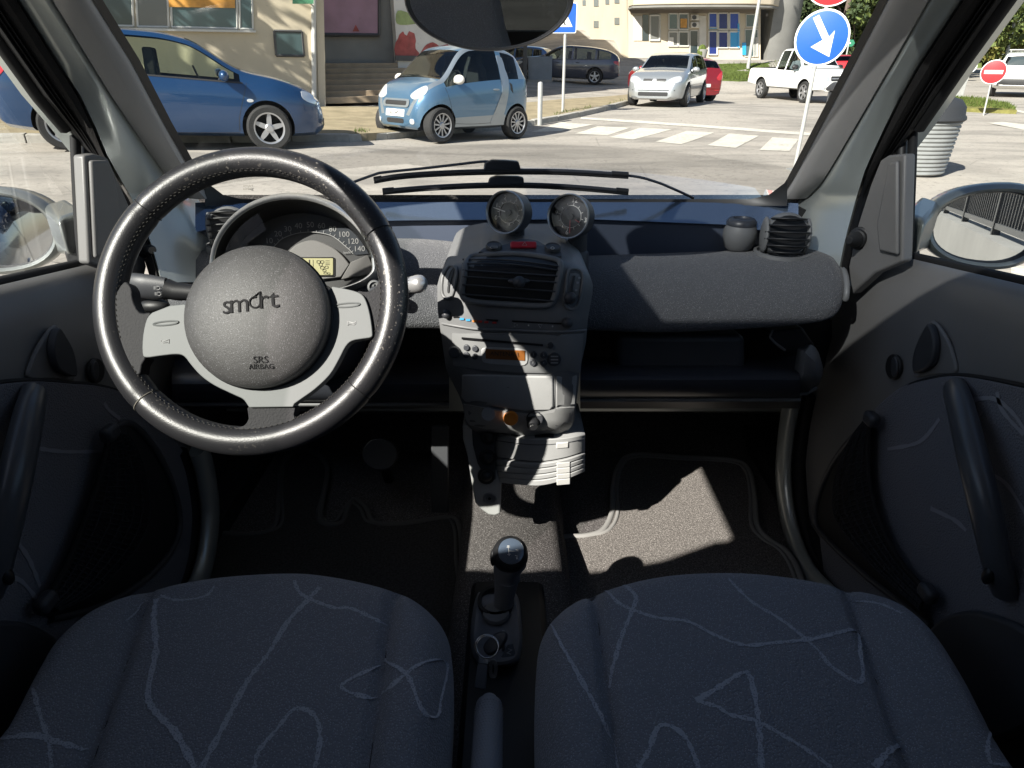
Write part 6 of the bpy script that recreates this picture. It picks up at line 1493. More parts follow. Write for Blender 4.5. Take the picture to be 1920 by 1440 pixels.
M['micro'] = carpaint('light_blue_paint', (.085, .175, .28), .5); M['microsilver'] = carpaint('silver_cell_paint', (.27, .31, .345), .6)
def micro_second(x, r_):
    if r_ in (9, 10): return True
    if r_ in (0, 1, 2): return -.62 < x < .62
    if x <= -.62 and r_ in (7, 8): return True
    return False
MICRO = dict(top=[(-1.34, .50), (-1.33, .78), (-1.29, 1.0), (-1.15, 1.28), (-.98, 1.46), (-.75, 1.52), (-.3, 1.555), (.1, 1.53), (.27, 1.47), (.84, 1.0), (1.0, .945), (1.17, .83), (1.28, .68), (1.34, .44)],
             belt=[(-1.3, 1.05), (-.6, 1.03), (.2, .97), (.84, .88), (1.2, .74)], bottom=[(-1.34, .36), (-1.2, .26), (-.9, .21), (.9, .20), (1.2, .2), (1.34, .26)],
             width=[(-1.34, .58), (-1.28, .68), (-1.1, .75), (-.8, .78), (.85, .78), (1.05, .755), (1.2, .67), (1.3, .54), (1.34, .44)],
             side=[(-.98, -.62), (-.50, .80)], screens=[(-1.24, -1.0), (.29, .83)], axles=(.93, -.937), wr=.288, track=1.40, spokes=11, spw=(.09, .10), arch=1.14,
             headlight=[[(.34, .74), (.42, .83), (.55, .90), (.63, .86), (.64, .77), (.56, .70), (.44, .69)]], taillight=[[(.52, .82), (.62, .84), (.64, .92), (.56, .93)], [(.50, .94), (.62, .96), (.62, 1.04), (.54, 1.04)]],
             grille=[rrect(-.30, .585, .30, .655, .03, 3), rrect(-.24, .30, .24, .375, .03, 2)],
             front=[('number_plate', rrect(-.26, .41, .26, .52, .01, 1), M['plate']), ('fog_lamp', ell(.46, .34, .045, .045, 14), M['headlamp']), ('fog_lamp', ell(-.46, .34, .045, .045, 14), M['headlamp'])],
             lines=[[(-.50, 1.02), (-.52, .75), (-.42, .45), (-.30, .30)], [(.82, .88), (.72, .6), (.66, .32)], [(-.30, .30), (.2, .29), (.66, .31)]], handles=[(-.36, .86)], mirrors=[(.58, .98, 1.2)], mirrormat=M['whitepaint'],
             second=micro_second, cabin=(-.9, .85, .5, 1.25), seats=(-.25,), wheelx=.28, wheelz=.98, sidep=[('cell_strip', cat([(-.64, 1.38), (-.51, 1.42), (-.515, 1.2), (-.52, 1.0), (-.50, .76), (-.41, .54), (-.27, .38), (-.27, .27), (-.44, .30), (-.58, .46), (-.67, .76), (-.70, 1.05), (-.66, 1.2)], 2, True), M['microsilver']), ('air_intake', [(-.80, .80), (-.74, .86), (-.72, .98), (-.78, .95)], M['blackp'])])
mc, msh = vehicle('parked_car', 'light blue two seater microcar with silver cell and white mirrors, beside the crossing', 'car', MICRO, M['micro'], M['microsilver'], group='parked cars')
# silver smile around the grille, letters on the plate
ring = rrect(-.37, .555, .37, .685, .06, 4); ring_in = rrect(-.30, .585, .30, .655, .03, 4)
rows = [[], []]
for o, i in zip(ring, ring_in):
    for k, p in enumerate((o, i)):
        h = msh.hit(p[0], p[1], 'front'); rows[k].append(h[0] + h[1] * .014)
put('grille_ring', MB().loft(rows, True, False), M['microsilver'], mc, smooth=60)
pp_ = msh.hit(0, .465, 'front'); ppl = Plane(pp_[0] + pp_[1] * .013, Vector((1, 0, pp_[1].z)))
text('plate_letters', '43 HS', ppl, 0, -.002, .105, M['ink'], mc, px=False, h=.004)
d = Vector((-.70, -.714)).normalized(); nl = Vector((-d.y, d.x))    # nl points to the car's left, towards us
f_ = Vector((-1.27, 12.15)); r_ = f_ - d * 1.867
park(mc, f_ - nl * .70, r_ - nl * .70)

POLO = dict(HATCH); POLO.update(glass=M['carglass'], top=[(-1.88, .50), (-1.86, .80), (-1.83, .98), (-1.70, 1.14), (-1.5, 1.30), (-1.2, 1.36), (-.6, 1.39), (-.1, 1.38), (.25, 1.32), (.95, .98), (1.4, .90), (1.75, .79), (1.93, .67), (2.0, .46)],
    width=[(-1.88, .66), (-1.8, .76), (-1.5, .81), (-1.2, .825), (1.3, .825), (1.6, .80), (1.82, .73), (1.94, .62), (2.0, .52)], side=[(-1.45, -1.05), (-1.0, -.18), (-.1, .88)], screens=[(-1.76, -1.52), (.27, .93)],
    headlight=[[(.38, .68), (.48, .76), (.64, .80), (.72, .74), (.70, .66), (.52, .63)]], grille=[rrect(-.32, .66, -.03, .73, .02, 2), rrect(.03, .66, .32, .73, .02, 2), rrect(-.42, .30, .42, .40, .03, 2)],
    front=[('number_plate', rrect(-.26, .48, .26, .59, .01, 1), M['plate']), ('bumper_strip', rrect(-.60, .435, .60, .46, .01, 1), M['blackp']), ('badge', ell(0, .70, .055, .055, 14), M['silver'])], spokes=9, spw=(.12, .10))
pl_, psh = vehicle('parked_car', 'silver hatchback facing us with dark scuffed bumper corner, far side of the crossing', 'car', POLO, carpaint('silver_paint', (.40, .42, .43), .6), group='cars in the street')
pp_ = psh.patch([(-.80, .28), (-.80, .60), (-.62, .62), (-.60, .30)], 'front', .008, nr=3)
if pp_: put('bumper_corner', pp_, M['blackp'], pl_)
d = Vector((-.42, -.907)); c0 = Vector((4.25, 20.7)); park(pl_, c0, c0 - d * 2.46)
RED = dict(POLO); RED.update(taillight=[[(.50, .80), (.62, .95), (.76, 1.02), (.78, .86), (.70, .74), (.56, .72)]])
rd_, _ = vehicle('parked_car', 'dark red hatchback mostly hidden behind the silver hatchback', 'car', RED, carpaint('dark_red_paint', (.26, .012, .018), .3), group='cars in the street')
d = Vector((-.38, .925)); c0 = Vector((5.75, 26.0)); park(rd_, c0 + d * 1.2, c0 - d * 1.2)
bb_, _ = vehicle('parked_car', 'blue hatchback far up the street, just under the rear view mirror', 'car', POLO, carpaint('mid_blue_paint', (.05, .14, .33), .4), group='cars in the street')
d = Vector((-.95, .3)); c0 = Vector((.2, 35.5)); park(bb_, c0 + d * 1.2, c0 - d * 1.2)
nb_, _ = vehicle('parked_car', 'dark blue car standing behind ours, seen in the driver wing mirror', 'car', HATCH, carpaint('night_blue_paint', (.02, .035, .08), .3), group='parked cars')
put('indicator', MB().ball((1.86, -.68, .66), (.12, .06, .07), 14, 8).ball((1.2, -.86, .64), (.07, .02, .035), 12, 8), M['amber'], nb_, smooth=60)
c0 = Vector((-2.15, -2.6)); park(nb_, c0 + Vector((0, 1.235)), c0 - Vector((0, 1.235)))
WAGON = dict(HATCH); WAGON.update(glass=M['carglass'], top=[(-2.35, .55), (-2.33, .85), (-2.28, 1.05), (-2.1, 1.22), (-1.7, 1.36), (-1.0, 1.44), (-.2, 1.46), (.2, 1.42), (.45, 1.34), (1.15, 1.0), (1.7, .93), (2.1, .8), (2.25, .66), (2.32, .48)],
    belt=[(-2.3, 1.02), (-1.2, .985), (0, .94), (1.1, .90), (2.3, .62)], bottom=[(-2.35, .36), (-2.1, .25), (-1.4, .2), (1.4, .18), (2.1, .2), (2.32, .28)],
    width=[(-2.35, .66), (-2.25, .78), (-1.9, .87), (-1.4, .89), (1.5, .89), (1.9, .82), (2.15, .68), (2.28, .5), (2.32, .38)], side=[(-1.95, -1.35), (-1.28, -.35), (-.26, 1.05)], screens=[(-2.2, -1.75), (.47, 1.13)], axles=(1.42, -1.33), wr=.32, track=1.56, handles=[(-.55, .83), (.3, .80)],
    headlight=[[(.45, .66), (.6, .74), (.74, .78), (.80, .72), (.76, .64), (.6, .61)]], cabin=(-1.8, 1.1, .42, 1.10), mirrors=[(.9, .96, 1.1)], lines=[[(-.30, .95), (-.34, .6), (-.30, .28)], [(-1.30, .97), (-1.2, .72), (-.95, .5), (-.92, .28)], [(1.15, .9), (1.05, .6), (.98, .28)]], taillight=[[(.50, .80), (.62, .92), (.80, .96), (.82, .86), (.70, .78)]])
wg, _ = vehicle('parked_car', 'dark grey estate car with sloping tail, standing in the shaded side street', 'car', WAGON, carpaint('slate_paint', (.055, .06, .085), .5), group='cars in the street')
d = Vector((-.985, .17)); rr_ = Vector((3.75, 32.2)); park(wg, rr_ + d * 2.75, rr_)
PICK = dict(top=[(-2.45, .70), (-2.42, 1.08), (-2.3, 1.10), (-.66, 1.11), (-.60, 1.13), (-.52, 1.70), (-.36, 1.765), (.3, 1.775), (.50, 1.73), (1.08, 1.19), (1.15, 1.16), (1.9, 1.10), (2.2, 1.04), (2.32, .92), (2.37, .60)],
    belt=[(-2.45, 1.06), (-.7, 1.07), (0, 1.06), (1.05, 1.03), (1.9, 1.0), (2.37, .80)], bottom=[(-2.45, .52), (-1.2, .42), (1.2, .42), (1.9, .40), (2.37, .42)],
    width=[(-2.45, .84), (-2.35, .86), (1.9, .87), (2.2, .84), (2.32, .76), (2.37, .70)], side=[(-.44, .06), (.14, .98)], screens=[(-.60, -.50), (.52, 1.05)], axles=(1.50, -1.42), wr=.36, track=1.50, tumble=.24, spokes=6, spw=(.20, .24), arch=1.2,
    headlight=[rrect(.46, .74, .80, .90, .03, 2)], taillight=[rrect(.74, .72, .84, .98, .02, 2)], grille=[rrect(-.40, .74, .40, .90, .03, 2), rrect(-.55, .46, .55, .56, .03, 2)],
    front=[('number_plate', rrect(-.26, .57, .26, .67, .01, 1), M['plate']), ('grille_bar', rrect(-.36, .805, .36, .83, .005, 1), M['silver']), ('fog_lamp', ell(.62, .53, .05, .05, 12), M['headlamp']), ('fog_lamp', ell(-.62, .53, .05, .05, 12), M['headlamp'])],
    lines=[[(.10, 1.05), (.08, .8), (.08, .48)], [(1.06, 1.03), (1.02, .8), (1.0, .48)], [(-.62, 1.05), (-.62, .5)]], handles=[(.22, .93)], mirrors=[(.86, 1.14, 1.3)], mirrormat=M['blackp'], cabin=(-.5, 1.0, .75, 1.45), seats=(.0,), wheelx=.6, wheelz=1.15)
pk, _ = vehicle('pickup_truck', 'white pickup truck with open bed and grey wheels, driving past behind the arrow sign', 'pickup truck', PICK, carpaint('white_paint_car', (.72, .72, .70), 0), cutters=(((-1.52, 0, 1.1), (1.62, 1.5, .9)),), group='cars in the street')
d = Vector((.20, -.98)); rr_ = Vector((10.75, 29.0)); park(pk, rr_ + d * 2.92, rr_)
SUV = dict(top=[(-2.2, .60), (-2.18, .95), (-2.12, 1.15), (-1.98, 1.50), (-1.8, 1.62), (-.8, 1.68), (.1, 1.66), (.4, 1.58), (1.0, 1.16), (1.7, 1.06), (2.05, .92), (2.2, .70), (2.24, .52)],
    belt=[(-2.2, 1.12), (0, 1.05), (1.0, 1.0), (2.2, .72)], bottom=[(-2.2, .45), (-1.9, .32), (1.9, .28), (2.24, .35)], width=[(-2.2, .76), (-2.12, .86), (-1.6, .91), (1.6, .91), (2.0, .80), (2.24, .55)], side=[(-1.8, -1.25), (-1.15, -.25), (-.15, .92)], screens=[(-2.1, -1.97), (.42, .98)], axles=(1.33, -1.34), wr=.34, track=1.58, spokes=5, spw=(.2, .15),
    headlight=[[(.5, .84), (.6, .92), (.78, .94), (.80, .84), (.6, .80)]], taillight=[[(.60, .92), (.66, 1.12), (.78, 1.2), (.82, 1.0), (.80, .90)]], rear=[('number_plate', rrect(-.26, .78, .26, .89, .01, 1), M['plate']), ('rear_bumper', rrect(-.74, .44, .74, .70, .05, 2), M['blackp']), ('rear_pane', [(-.60, 1.18), (-.52, 1.50), (.52, 1.50), (.60, 1.18)], M['paneglass'])],
    handles=[(-.4, .95), (.5, .92)], mirrors=[(.78, 1.1, 1.2)], cabin=(-1.5, .9, .6, 1.35), seats=(-.1, -.95), wheelx=.5, wheelz=1.05)
sv, ssh = vehicle('parked_car', 'white tall car with roof bars seen from behind, beyond the small no entry sign', 'car', SUV, carpaint('white_paint_tall', (.70, .70, .68), 0), group='cars in the street')
for s_ in (1, -1): put('roof_bar', MB().tube([(-1.7, s_ * .56, 1.68), (-1.5, s_ * .56, 1.72), (.0, s_ * .56, 1.745), (.15, s_ * .56, 1.69)], .02, 6), M['galv'], sv)
for x in (-1.3, -.3): put('roof_bar', MB().box((x, 0, 1.765), (.07, 1.24, .03)), M['galv'], sv)
d = Vector((.55, .835)); c0 = Vector((21.7, 31.0)); park(sv, c0 + d * 1.33, c0 - d * 1.33)
dk_, _ = vehicle('parked_car', 'small dark car far along the right hand road, left of the roundel post', 'car', POLO, carpaint('black_paint', (.02, .022, .03), .3), group='cars in the street')
c0 = Vector((30.5, 52)); park(dk_, c0 + Vector((.5, 1.1)), c0 - Vector((.5, 1.1)))
# the pickup's driver
pm = pk.matrix_basis.copy(); bpy.context.view_layer.update(); pm = pk.matrix_world.copy()
dr = thing('person', 'driver in a pale shirt sitting at the open window of the white pickup', 'person', pm @ Vector((.22, -.36, .95)))
skin = mat('skin', (.42, .26, .18), .6); shirt = mat('shirt', (.38, .40, .45), .9); hair = mat('hair', (.03, .022, .018), .8)
def T(p): return pm @ Vector(p)
bmx = MB(); bmx.loft([[T((.22 + r1 * .8 * math.cos(t), -.40 + r1 * math.sin(t), z)) for t in [2 * math.pi * k / 14 for k in range(14)]] for z, r1 in ((.95, .17), (1.10, .19), (1.28, .20), (1.36, .14), (1.385, .06), (1.44, .055), (1.47, .07), (1.53, .09), (1.60, .095), (1.66, .07), (1.68, .02))])
o = put('figure', bmx, [shirt, skin], dr, smooth=70)
for p in o.data.polygons: p.material_index = 1 if (o.matrix_basis @ p.center + ORG[dr.name]).z > pm.translation.z + 1.38 else 0
put('arm', MB().tube([T((.22, -.58, 1.32)), T((.26, -.70, 1.12)), T((.44, -.74, 1.10)), T((.52, -.70, 1.12))], [.055, .05, .045, .04], 10), shirt, dr, smooth=70)
put('hair', MB().ball(T((.20, -.40, 1.625)), (.10, .10, .075), 12, 8, t1=100), hair, dr, smooth=70)

# ------------------------------------------------------------------ signs, posts, bins
M['signblue'] = mat('sign_blue', (.006, .085, .46), .45, coat=.3); M['signred'] = mat('sign_red', (.55, .018, .025), .45, coat=.3); M['signwhite'] = mat('sign_white', (.75, .75, .74), .45, coat=.3); M['signgreen'] = mat('sign_green', (.02, .17, .09), .45)
M['binbody'] = mat('bin_plastic', (.20, .207, .205), .55, var=.12, vscale=7); M['binlid'] = mat('bin_lid', (.032, .034, .038), .6, spec=.25); M['darkbin'] = mat('dark_bin', (.035, .036, .04), .5)
def disc(pl, c, r, h0, h1, n=40): return MB().lathe([(r * .985, h0), (r, (h0 + h1) / 2), (r * .985, h1), (0, h1)], c, pl.n, n)
def post(name, foot, ht, r, par, m=None, lean=(0, 0)):
    return put(name, MB().tube([foot + Vector((0, 0, -.1)), foot + Vector((lean[0], lean[1], ht))], r, 12), m or M['galv'], par, smooth=60)
ft = G(1489, 320)
sg = thing('road_sign', 'blue keep right roundel with white arrow under a red roundel, on one grey post', 'road sign', ft)
sc_ = PT(1541, 71, 7.7); top_ = sc_.z + .35
post('post', ft, 2.35 - ft.z, .024, sg, lean=(sc_.x - ft.x + .01, sc_.y - ft.y + .04))
sp1 = Plane(sc_, (-.42, -1, .0))
put('blue_disc', disc(sp1, sc_, .30, -.012, 0), M['signwhite'], sg, smooth=40)
put('disc_face', disc(sp1, sc_, .278, 0, .0025), M['signblue'], sg, smooth=40)
put('arrow', MB().prism([sp1.loc(*q, .006) for q in ((-.135, .205), (-.075, .238), (.075, .01), (.125, .075), (.118, -.20), (-.105, -.095), (.012, -.022))], sp1.n * -.004), M['signwhite'], sg)
c2 = Vector((sc_.x + .005, sc_.y + .004, sc_.z + .615)); sp2 = Plane(c2, (-.42, -1, 0))
put('red_disc', disc(sp2, c2, .30, -.012, 0), M['signwhite'], sg, smooth=40); put('red_face', disc(sp2, c2, .283, 0, .0025), M['signred'], sg, smooth=40)
put('bar', MB().prism([sp2.loc(*q, .005) for q in ((-.20, -.045), (.20, -.045), (.20, .045), (-.20, .045))], sp2.n * -.003), M['signwhite'], sg)
put('foot_plate', MB().box(ft + Vector((0, 0, .012)), (.16, .16, .02)), M['galv'], sg)
ft = G(1846, 209, .1)
ne = thing('road_sign', 'small red no entry roundel on a short post in the grass verge', 'road sign', ft)
c_ = PT(1863, 135, (ft.y) / ray(1863, 135).y * 1.0); pl_n = Plane(c_, (-.62, -1, 0))
post('post', ft, c_.z - ft.z + .1, .022, ne, lean=(c_.x - ft.x + .02, .05))
put('disc', disc(pl_n, c_, .30, -.01, 0), M['signwhite'], ne, smooth=40); put('disc_face', disc(pl_n, c_, .28, 0, .003), M['signred'], ne, smooth=40)
put('bar', MB().prism([pl_n.loc(*q, .007) for q in ((-.21, -.045), (.21, -.045), (.21, .045), (-.21, .045))], pl_n.n * -.004), M['signwhite'], ne)
ft = G(1814, 152)
es = thing('road_sign', 'round sign seen nearly edge on with its post, in front of the far right trees', 'road sign', ft)
c_ = PT(1821, 124, ft.y / ray(1821, 124).y); pl_n = Plane(c_, (-1, -.42, 0))
post('post', ft, c_.z - ft.z + .3, .03, es)
put('disc', disc(pl_n, c_, .40, -.015, .0), M['signwhite'], es, smooth=40); put('disc_face', disc(pl_n, c_, .33, 0, .004), M['galv'], es, smooth=40)
ft = G(1055, 210, .1)
ps = thing('road_sign', 'blue square pedestrian crossing sign on a tall pole, half hidden by the rear view mirror', 'road sign', ft)
c_ = PT(1056, 34, ft.y / ray(1056, 34).y); pl_n = Plane(c_, (-.05, -1, 0))
post('post', ft, c_.z - ft.z + .3, .035, ps)
put('panel', MB().prism([pl_n.loc(a, b, .05) for a, b in rrect(-.31, -.31, .31, .31, .04, 3)], pl_n.n * -.015), M['signwhite'], ps)
put('panel_face', MB().prism([pl_n.loc(a, b, .054) for a, b in rrect(-.295, -.295, .295, .295, .035, 3)], pl_n.n * -.004), M['signblue'], ps)
put('triangle', MB().prism([pl_n.loc(a, b, .058) for a, b in ((-.22, -.18), (.22, -.18), (0, .22))], pl_n.n * -.004), M['signwhite'], ps)
put('walker', MB().ball(pl_n.loc(0, .06, .06), (.028, .006, .028), 10, 6).prism([pl_n.loc(a, b, .061) for a, b in ((-.02, .03), (.03, .03), (.02, -.05), (.07, -.14), (.035, -.15), (-.005, -.07), (-.06, -.15), (-.085, -.13), (-.03, -.04))], pl_n.n * -.003), M['ink'], ps)
ft = G(1012, 226, .1)
bo = thing('bollard', 'slim pale grey bollard on the pavement corner beside the microcar', 'bollard', ft)
put('shaft', MB().lathe([(.055, -.1), (.055, .74), (.05, .78), (.0, .80)], ft, (0, 0, 1), 16), M['galv'], bo, smooth=40)
ft = PT(1402, 130, 36); ft.z = g(ft.x, ft.y)
lp_ = thing('street_lamp', 'tall pale lamp post in front of the blue shop front', 'street lamp', ft)
put('shaft', MB().tube([ft, ft + Vector((.1, 0, 4)), ft + Vector((.2, 0, 9))], [.10, .085, .06], 12), M['galv'], lp_, smooth=60)
put('arm', MB().tube([ft + Vector((.2, 0, 8.9)), ft + Vector((-.3, -.5, 9.3)), ft + Vector((-1.2, -1.2, 9.4))], .05, 8), M['galv'], lp_, smooth=60); put('lantern', MB().ball(ft + Vector((-1.4, -1.35, 9.38)), (.35, .2, .1), 12, 8), M['galv'], lp_)
ft = PT(1888, 112, 46); ft.z = g(ft.x, ft.y)
lp2_ = thing('street_lamp', 'leaning lamp post before the trees in the passenger window', 'street lamp', ft)
tp_ = PT(1907, 20, 46)
put('shaft', MB().tube([ft, ft.lerp(tp_, .6), tp_ + (tp_ - ft) * .4], [.10, .09, .06], 10), M['galv'], lp2_, smooth=60)
put('lantern', MB().ball(tp_ + (tp_ - ft) * .42, (.4, .2, .1), 12, 8), M['galv'], lp2_)
ft = PT(1584, 118, 38); ft.z = g(ft.x, ft.y)
gs = thing('road_sign', 'small green direction board on a post below the large tree', 'road sign', ft)
c_ = PT(1588, 81, 38); pl_n = Plane(c_, (-.3, -1, 0)); post('post', ft, c_.z - ft.z + .2, .04, gs)
put('board', MB().prism([pl_n.loc(a, b, .05) for a, b in ((-.36, -.18), (.30, -.18), (.42, 0), (.30, .18), (-.36, .18))], pl_n.n * -.03), M['signgreen'], gs)
put('board_line', MB().prism([pl_n.loc(a, b, .055) for a, b in ((-.28, -.03), (.2, -.03), (.2, .03), (-.28, .03))], pl_n.n * -.004), M['signwhite'], gs)
# ribbed waste container and its dark neighbour
ft = G(1692, 322)
rb_ = thing('waste_bin', 'large ribbed light grey waste container with a dark domed lid, outside the passenger window', 'waste bin', ft)
rad = .50; pr = []
for k in range(13):
    z = .02 + k * .048; f = .90 + .15 * z
    pr += [(rad * f, z), (rad * (f + .03), z + .012), (rad * (f + .03), z + .028), (rad * (f + .004), z + .04)]
put('body', MB().lathe([(rad * .80, 0)] + pr + [(rad * 1.0, .66)], ft, (0, 0, 1), 48), M['binbody'], rb_, smooth=50)
put('lid', MB().lathe([(rad * 1.04, .63), (rad * 1.08, .65), (rad * 1.07, .68), (rad * 1.03, .70), (rad * 1.01, .79), (rad * .88, .87), (rad * .5, .92), (0, .93)], ft, (0, 0, 1), 48), M['binlid'], rb_, smooth=50)
ft = G(1580, 262)
db = thing('waste_bin', 'dark wheeled waste bin half hidden behind the right windscreen pillar', 'waste bin', ft)
put('body', MB().loft([[ft + Vector((x * k, y * k, z)) for x, y in ((-.30, -.34), (.30, -.34), (.30, .34), (-.30, .34))] for z, k in ((.08, .80), (.80, 1.0))]), M['darkbin'], db, bevel=.03)
put('lid', MB().loft([[ft + Vector((x * k, y * k, z)) for x, y in ((-.33, -.38), (.33, -.38), (.33, .38), (-.33, .38))] for z, k in ((.80, 1.0), (.85, 1.0), (.95, .80))]), M['darkbin'], db, bevel=.03)
for k in range(4): put('rib', MB().box(ft + Vector((-.305, -.24 + .16 * k, .45)), (.04, .04, .62)), M['darkbin'], db, bevel=.008)
for s_ in (-1, 1): put('bin_wheel', MB().lathe([(.09, -.02), (.10, 0), (.09, .02)], ft + Vector((s_ * .25, .30, .10)), (1, 0, 0), 18), M['tyre'], db)
ft = G(1786, 186)
cbx = thing('control_cabinet', 'narrow pale grey cabinet standing behind the ribbed waste container', 'cabinet', ft)
put('housing', MB().prism([ft + Vector((x, y, 0)) for x, y in ((-.26, -.2), (.26, -.2), (.26, .2), (-.26, .2))], (0, 0, 1.05)), M['galv'], cbx, bevel=.02); put('cap', MB().box(ft + Vector((0, 0, 1.07)), (.58, .46, .05)), M['galv'], cbx, bevel=.01)
ft = PT(1012, 149, 28.5); ft.z = g(ft.x, ft.y)
ub = thing('utility_cabinet', 'pale grey utility cabinet behind the roof of the microcar', 'cabinet', ft)
a = 22 * 28.5 / F_PX; b_ = PT(1012, 106, 28.5).z - ft.z
M['cabgrey'] = mat('cabinet_grey', (.22, .24, .26), .6, var=.1, vscale=3)
put('housing', MB().box(ft + Vector((0, 0, b_ / 2)), (2 * a, .5, b_)), M['cabgrey'], ub, bevel=.03); put('door', MB().box(ft + Vector((0, -.26, b_ / 2)), (1.7 * a, .03, b_ * .85)), M['cabgrey'], ub, bevel=.01); put('plinth', MB().box(ft + Vector((0, 0, .0)), (2.1 * a, .56, .16)), M['kerb'], ub)
ft = PT(984, 158, 26); ft.z = g(ft.x, ft.y)
po = thing('post', 'dark square post beside the pale utility cabinet', 'post', ft)
put('shaft', MB().box(ft + Vector((0, 0, 1.0)), (.16, .16, 2.0)), M['darkframe'], po, bevel=.015)
put('post_cap', MB().box(ft + Vector((0, 0, 2.02)), (.20, .20, .05)), M['darkframe'], po, bevel=.015)
rc2, _ = vehicle('parked_car', 'bright red car right behind the white pickup, partly covered by the arrow sign', 'car', POLO, carpaint('red_paint', (.50, .015, .02), .1), group='cars in the street')
c0 = Vector((15.8, 35)); d = Vector((.3, .95)); park(rc2, c0 + d * 1.2, c0 - d * 1.2)

# railing behind us on the right: it shows in the passenger wing mirror
fe = thing('railing', 'dark picket railing on a low wall, seen in the passenger wing mirror', 'fence', (2.6, -6, 0))
put('low_wall', MB().box((1.85, -8.6, .2), (.25, 16, .75)), M['greywall'], fe)
M['iron'] = mat('iron', (.04, .042, .045), .5)
for z in (.66, 1.42): put('rail', MB().box((1.85, -8.6, z), (.05, 16, .05)), M['iron'], fe)
pk_ = put('picket', MB().box((1.85, -.65, 1.05), (.022, .022, .78)), M['iron'], fe)
for i in range(1, 125):
    c = pk_.copy(); COL.objects.link(c); c.location = (0, -i * .128, 0)
for i in range(8): put('fence_post', MB().box((1.85, -.7 - i * 2.2, .95), (.07, .07, 1.2)), M['iron'], fe, bevel=.006)

# ------------------------------------------------------------------ trees
M['leafa'] = mat('leaf_green', (.10, .13, .035), .7, spec=.25, var=.35, vscale=1.2); M['leafb'] = mat('leaf_dark', (.035, .052, .020), .7, spec=.25, var=.35, vscale=1.2); M['leafc'] = mat('leaf_yellow', (.14, .13, .03), .7, spec=.25, var=.35, vscale=.9)
M['bark'] = mat('bark', (.12, .09, .07), .9, bump=.6, bscale=25)
def tree(label, x, y, h, cr, cz, ch, n, leaf, seed, size=.16, mats=None, group='trees beyond the street', gaps=.5):
    rnd = random.Random(seed); z0 = g(x, y); root = thing('tree', label, 'tree', (x, y, z0), group)
    tk = MB().tube([Vector((x, y, z0 - .2)), Vector((x + rnd.uniform(-.1, .1), y, z0 + h * .3)), Vector((x + rnd.uniform(-.3, .3), y, z0 + h * .62)), Vector((x, y, z0 + h * .9))], [h * .035, h * .028, h * .016, h * .004], 10)
    cl_ = []
    for k in range(int(26 + n / 400)):
        a = rnd.random() * 6.283; e = rnd.uniform(-.9, 1); q = math.sqrt(max(0, 1 - e * e)) * rnd.uniform(.45, 1.0)
        c = Vector((x + cr * q * math.cos(a), y + cr * q * math.sin(a), z0 + cz + ch * e * rnd.uniform(.7, 1))); cl_.append((c, cr * rnd.uniform(.18, .36)))
        if k < 12: b0 = Vector((x, y, z0 + h * rnd.uniform(.28, .6))); tk.tube([b0, b0.lerp(c, .5) + Vector((0, 0, .15 * cr * rnd.random())), c], [h * .010, h * .006, h * .002], 6)
    put('trunk', tk, M['bark'], root, smooth=60)
    mb = MB(); vs_, fs, mi = [], [], []
    for k in range(n):
        c, r_ = cl_[rnd.randrange(len(cl_))]
        while True:
            p = Vector((rnd.uniform(-1, 1), rnd.uniform(-1, 1), rnd.uniform(-1, 1)))
            if p.length < 1: break
        p = p.normalized() * (p.length ** .6); p = c + Vector((p.x * r_, p.y * r_, p.z * r_ * .75))
        nn = Vector((rnd.gauss(0, 1), rnd.gauss(0, 1), rnd.gauss(.5, 1))).normalized(); e1 = nn.orthogonal().normalized(); e2 = nn.cross(e1); a = rnd.random() * 6.28
        u_ = (e1 * math.cos(a) + e2 * math.sin(a)) * size * rnd.uniform(.6, 1.3); w_ = nn.cross(u_) * .5
        o = len(vs_); vs_ += [p - u_, p + w_, p + u_, p - w_]; fs.append((o, o + 1, o + 2, o + 3)); mi.append(0 if rnd.random() < .7 else 1)
    mb.v = vs_; mb.f = fs; mb.m = mi
    put('crown', mb, mats or [leaf, M['leafa']], root, kind='stuff', smooth=0, fix=False)
    return root
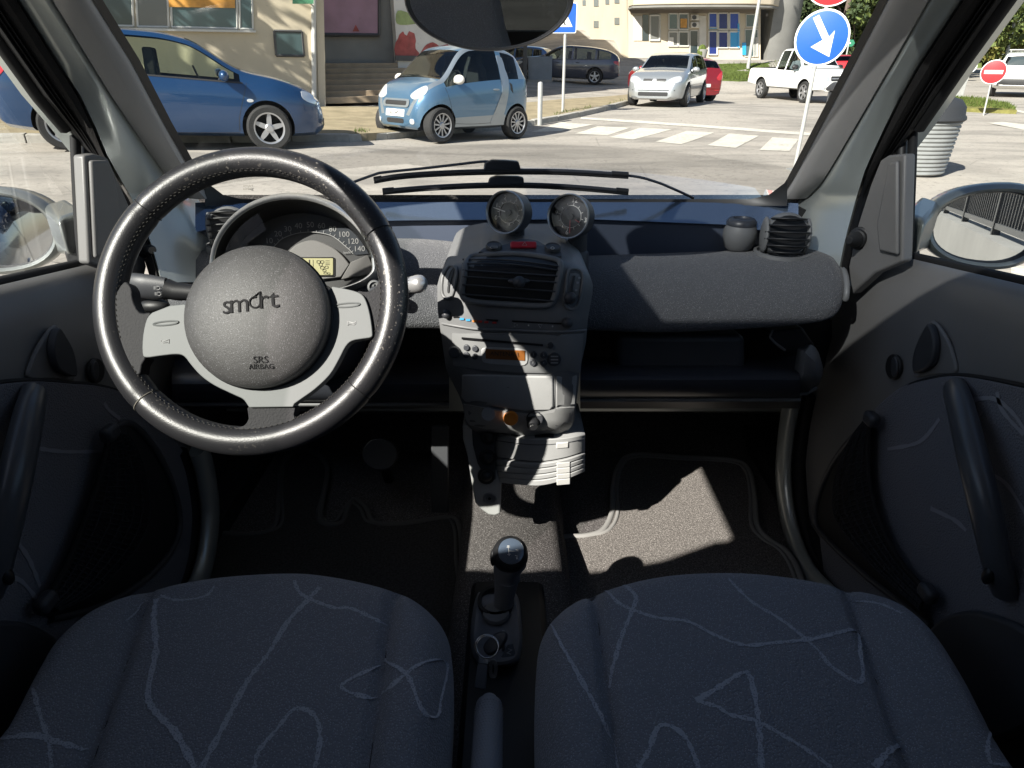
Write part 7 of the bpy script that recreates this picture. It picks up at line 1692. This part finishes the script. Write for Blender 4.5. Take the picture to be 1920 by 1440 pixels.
tree('large green tree with some yellow leaves right above the arrow sign', 25.0, 50, 9.5, 4.6, 5.2, 4.0, 9000, M['leafa'], 11, .22, [M['leafa'], M['leafc']])
tree('dark evergreen tree close against the rounded shop corner', 20.4, 46, 8, 1.9, 3.9, 3.6, 6500, M['leafb'], 12, .18, [M['leafb'], M['leafa']])
tree('dark green tree between the shop corner and the large tree', 23.3, 56, 9, 3.2, 4.6, 4.0, 6500, M['leafb'], 13, .22, [M['leafb'], M['leafb']])
tree('green tree behind the right pillar, next to the large tree', 32, 52, 9, 4.2, 5.0, 4.0, 6000, M['leafa'], 14, .24, [M['leafa'], M['leafb']])
for i, (x, y, h, r_, lb, mm) in enumerate([(40, 64, 11, 5.0, 'yellow green tree leftmost in the passenger window', ('leafc', 'leafa')), (48, 66, 12, 5.4, 'tall yellow green tree behind the leaning lamp post', ('leafc', 'leafa')), (57, 66, 11, 5.2, 'darker green tree at the right edge of the photo', ('leafa', 'leafc'))]):
    tree(lb, x, y, h, r_, h * .50, h * .46, 7000, M['leafa'], 20 + i, .30, [M[mm[0]], M[mm[1]]])
tree('leafy tree beside the left pavement, its crown over the street, outside the photo', -11.6, 12.2, 9, 2.9, 6.6, 2.0, 1900, M['leafa'], 31, .17, [M['leafa'], M['leafb']], group='street trees')
# far wooded edge, reads as one mass
rnd = random.Random(9); mb = MB(); vs_, fs = [], []
for k in range(9000):
    x = rnd.uniform(16, 150); y = 100 - abs(x - 60) * .15 + rnd.uniform(-4, 4); z = g(x, y) + (rnd.random() ** .8) * (7.5 + 2 * math.sin(x * .35) + 1.2 * math.sin(x * 1.1))
    nn = Vector((rnd.gauss(0, 1), rnd.gauss(-.6, 1), rnd.gauss(.4, 1))).normalized(); e1 = nn.orthogonal().normalized(); e2 = nn.cross(e1); sz = rnd.uniform(.4, 1.0)
    o = len(vs_); p = Vector((x, y, z)); vs_ += [p - e1 * sz, p + e2 * sz * .7, p + e1 * sz, p - e2 * sz * .7]; fs.append((o, o + 1, o + 2, o + 3))
mb.v = vs_; mb.f = fs; mb.m = [0] * len(fs)
put('woods', mb, M['leafa'], kind='stuff', smooth=0, fix=False)
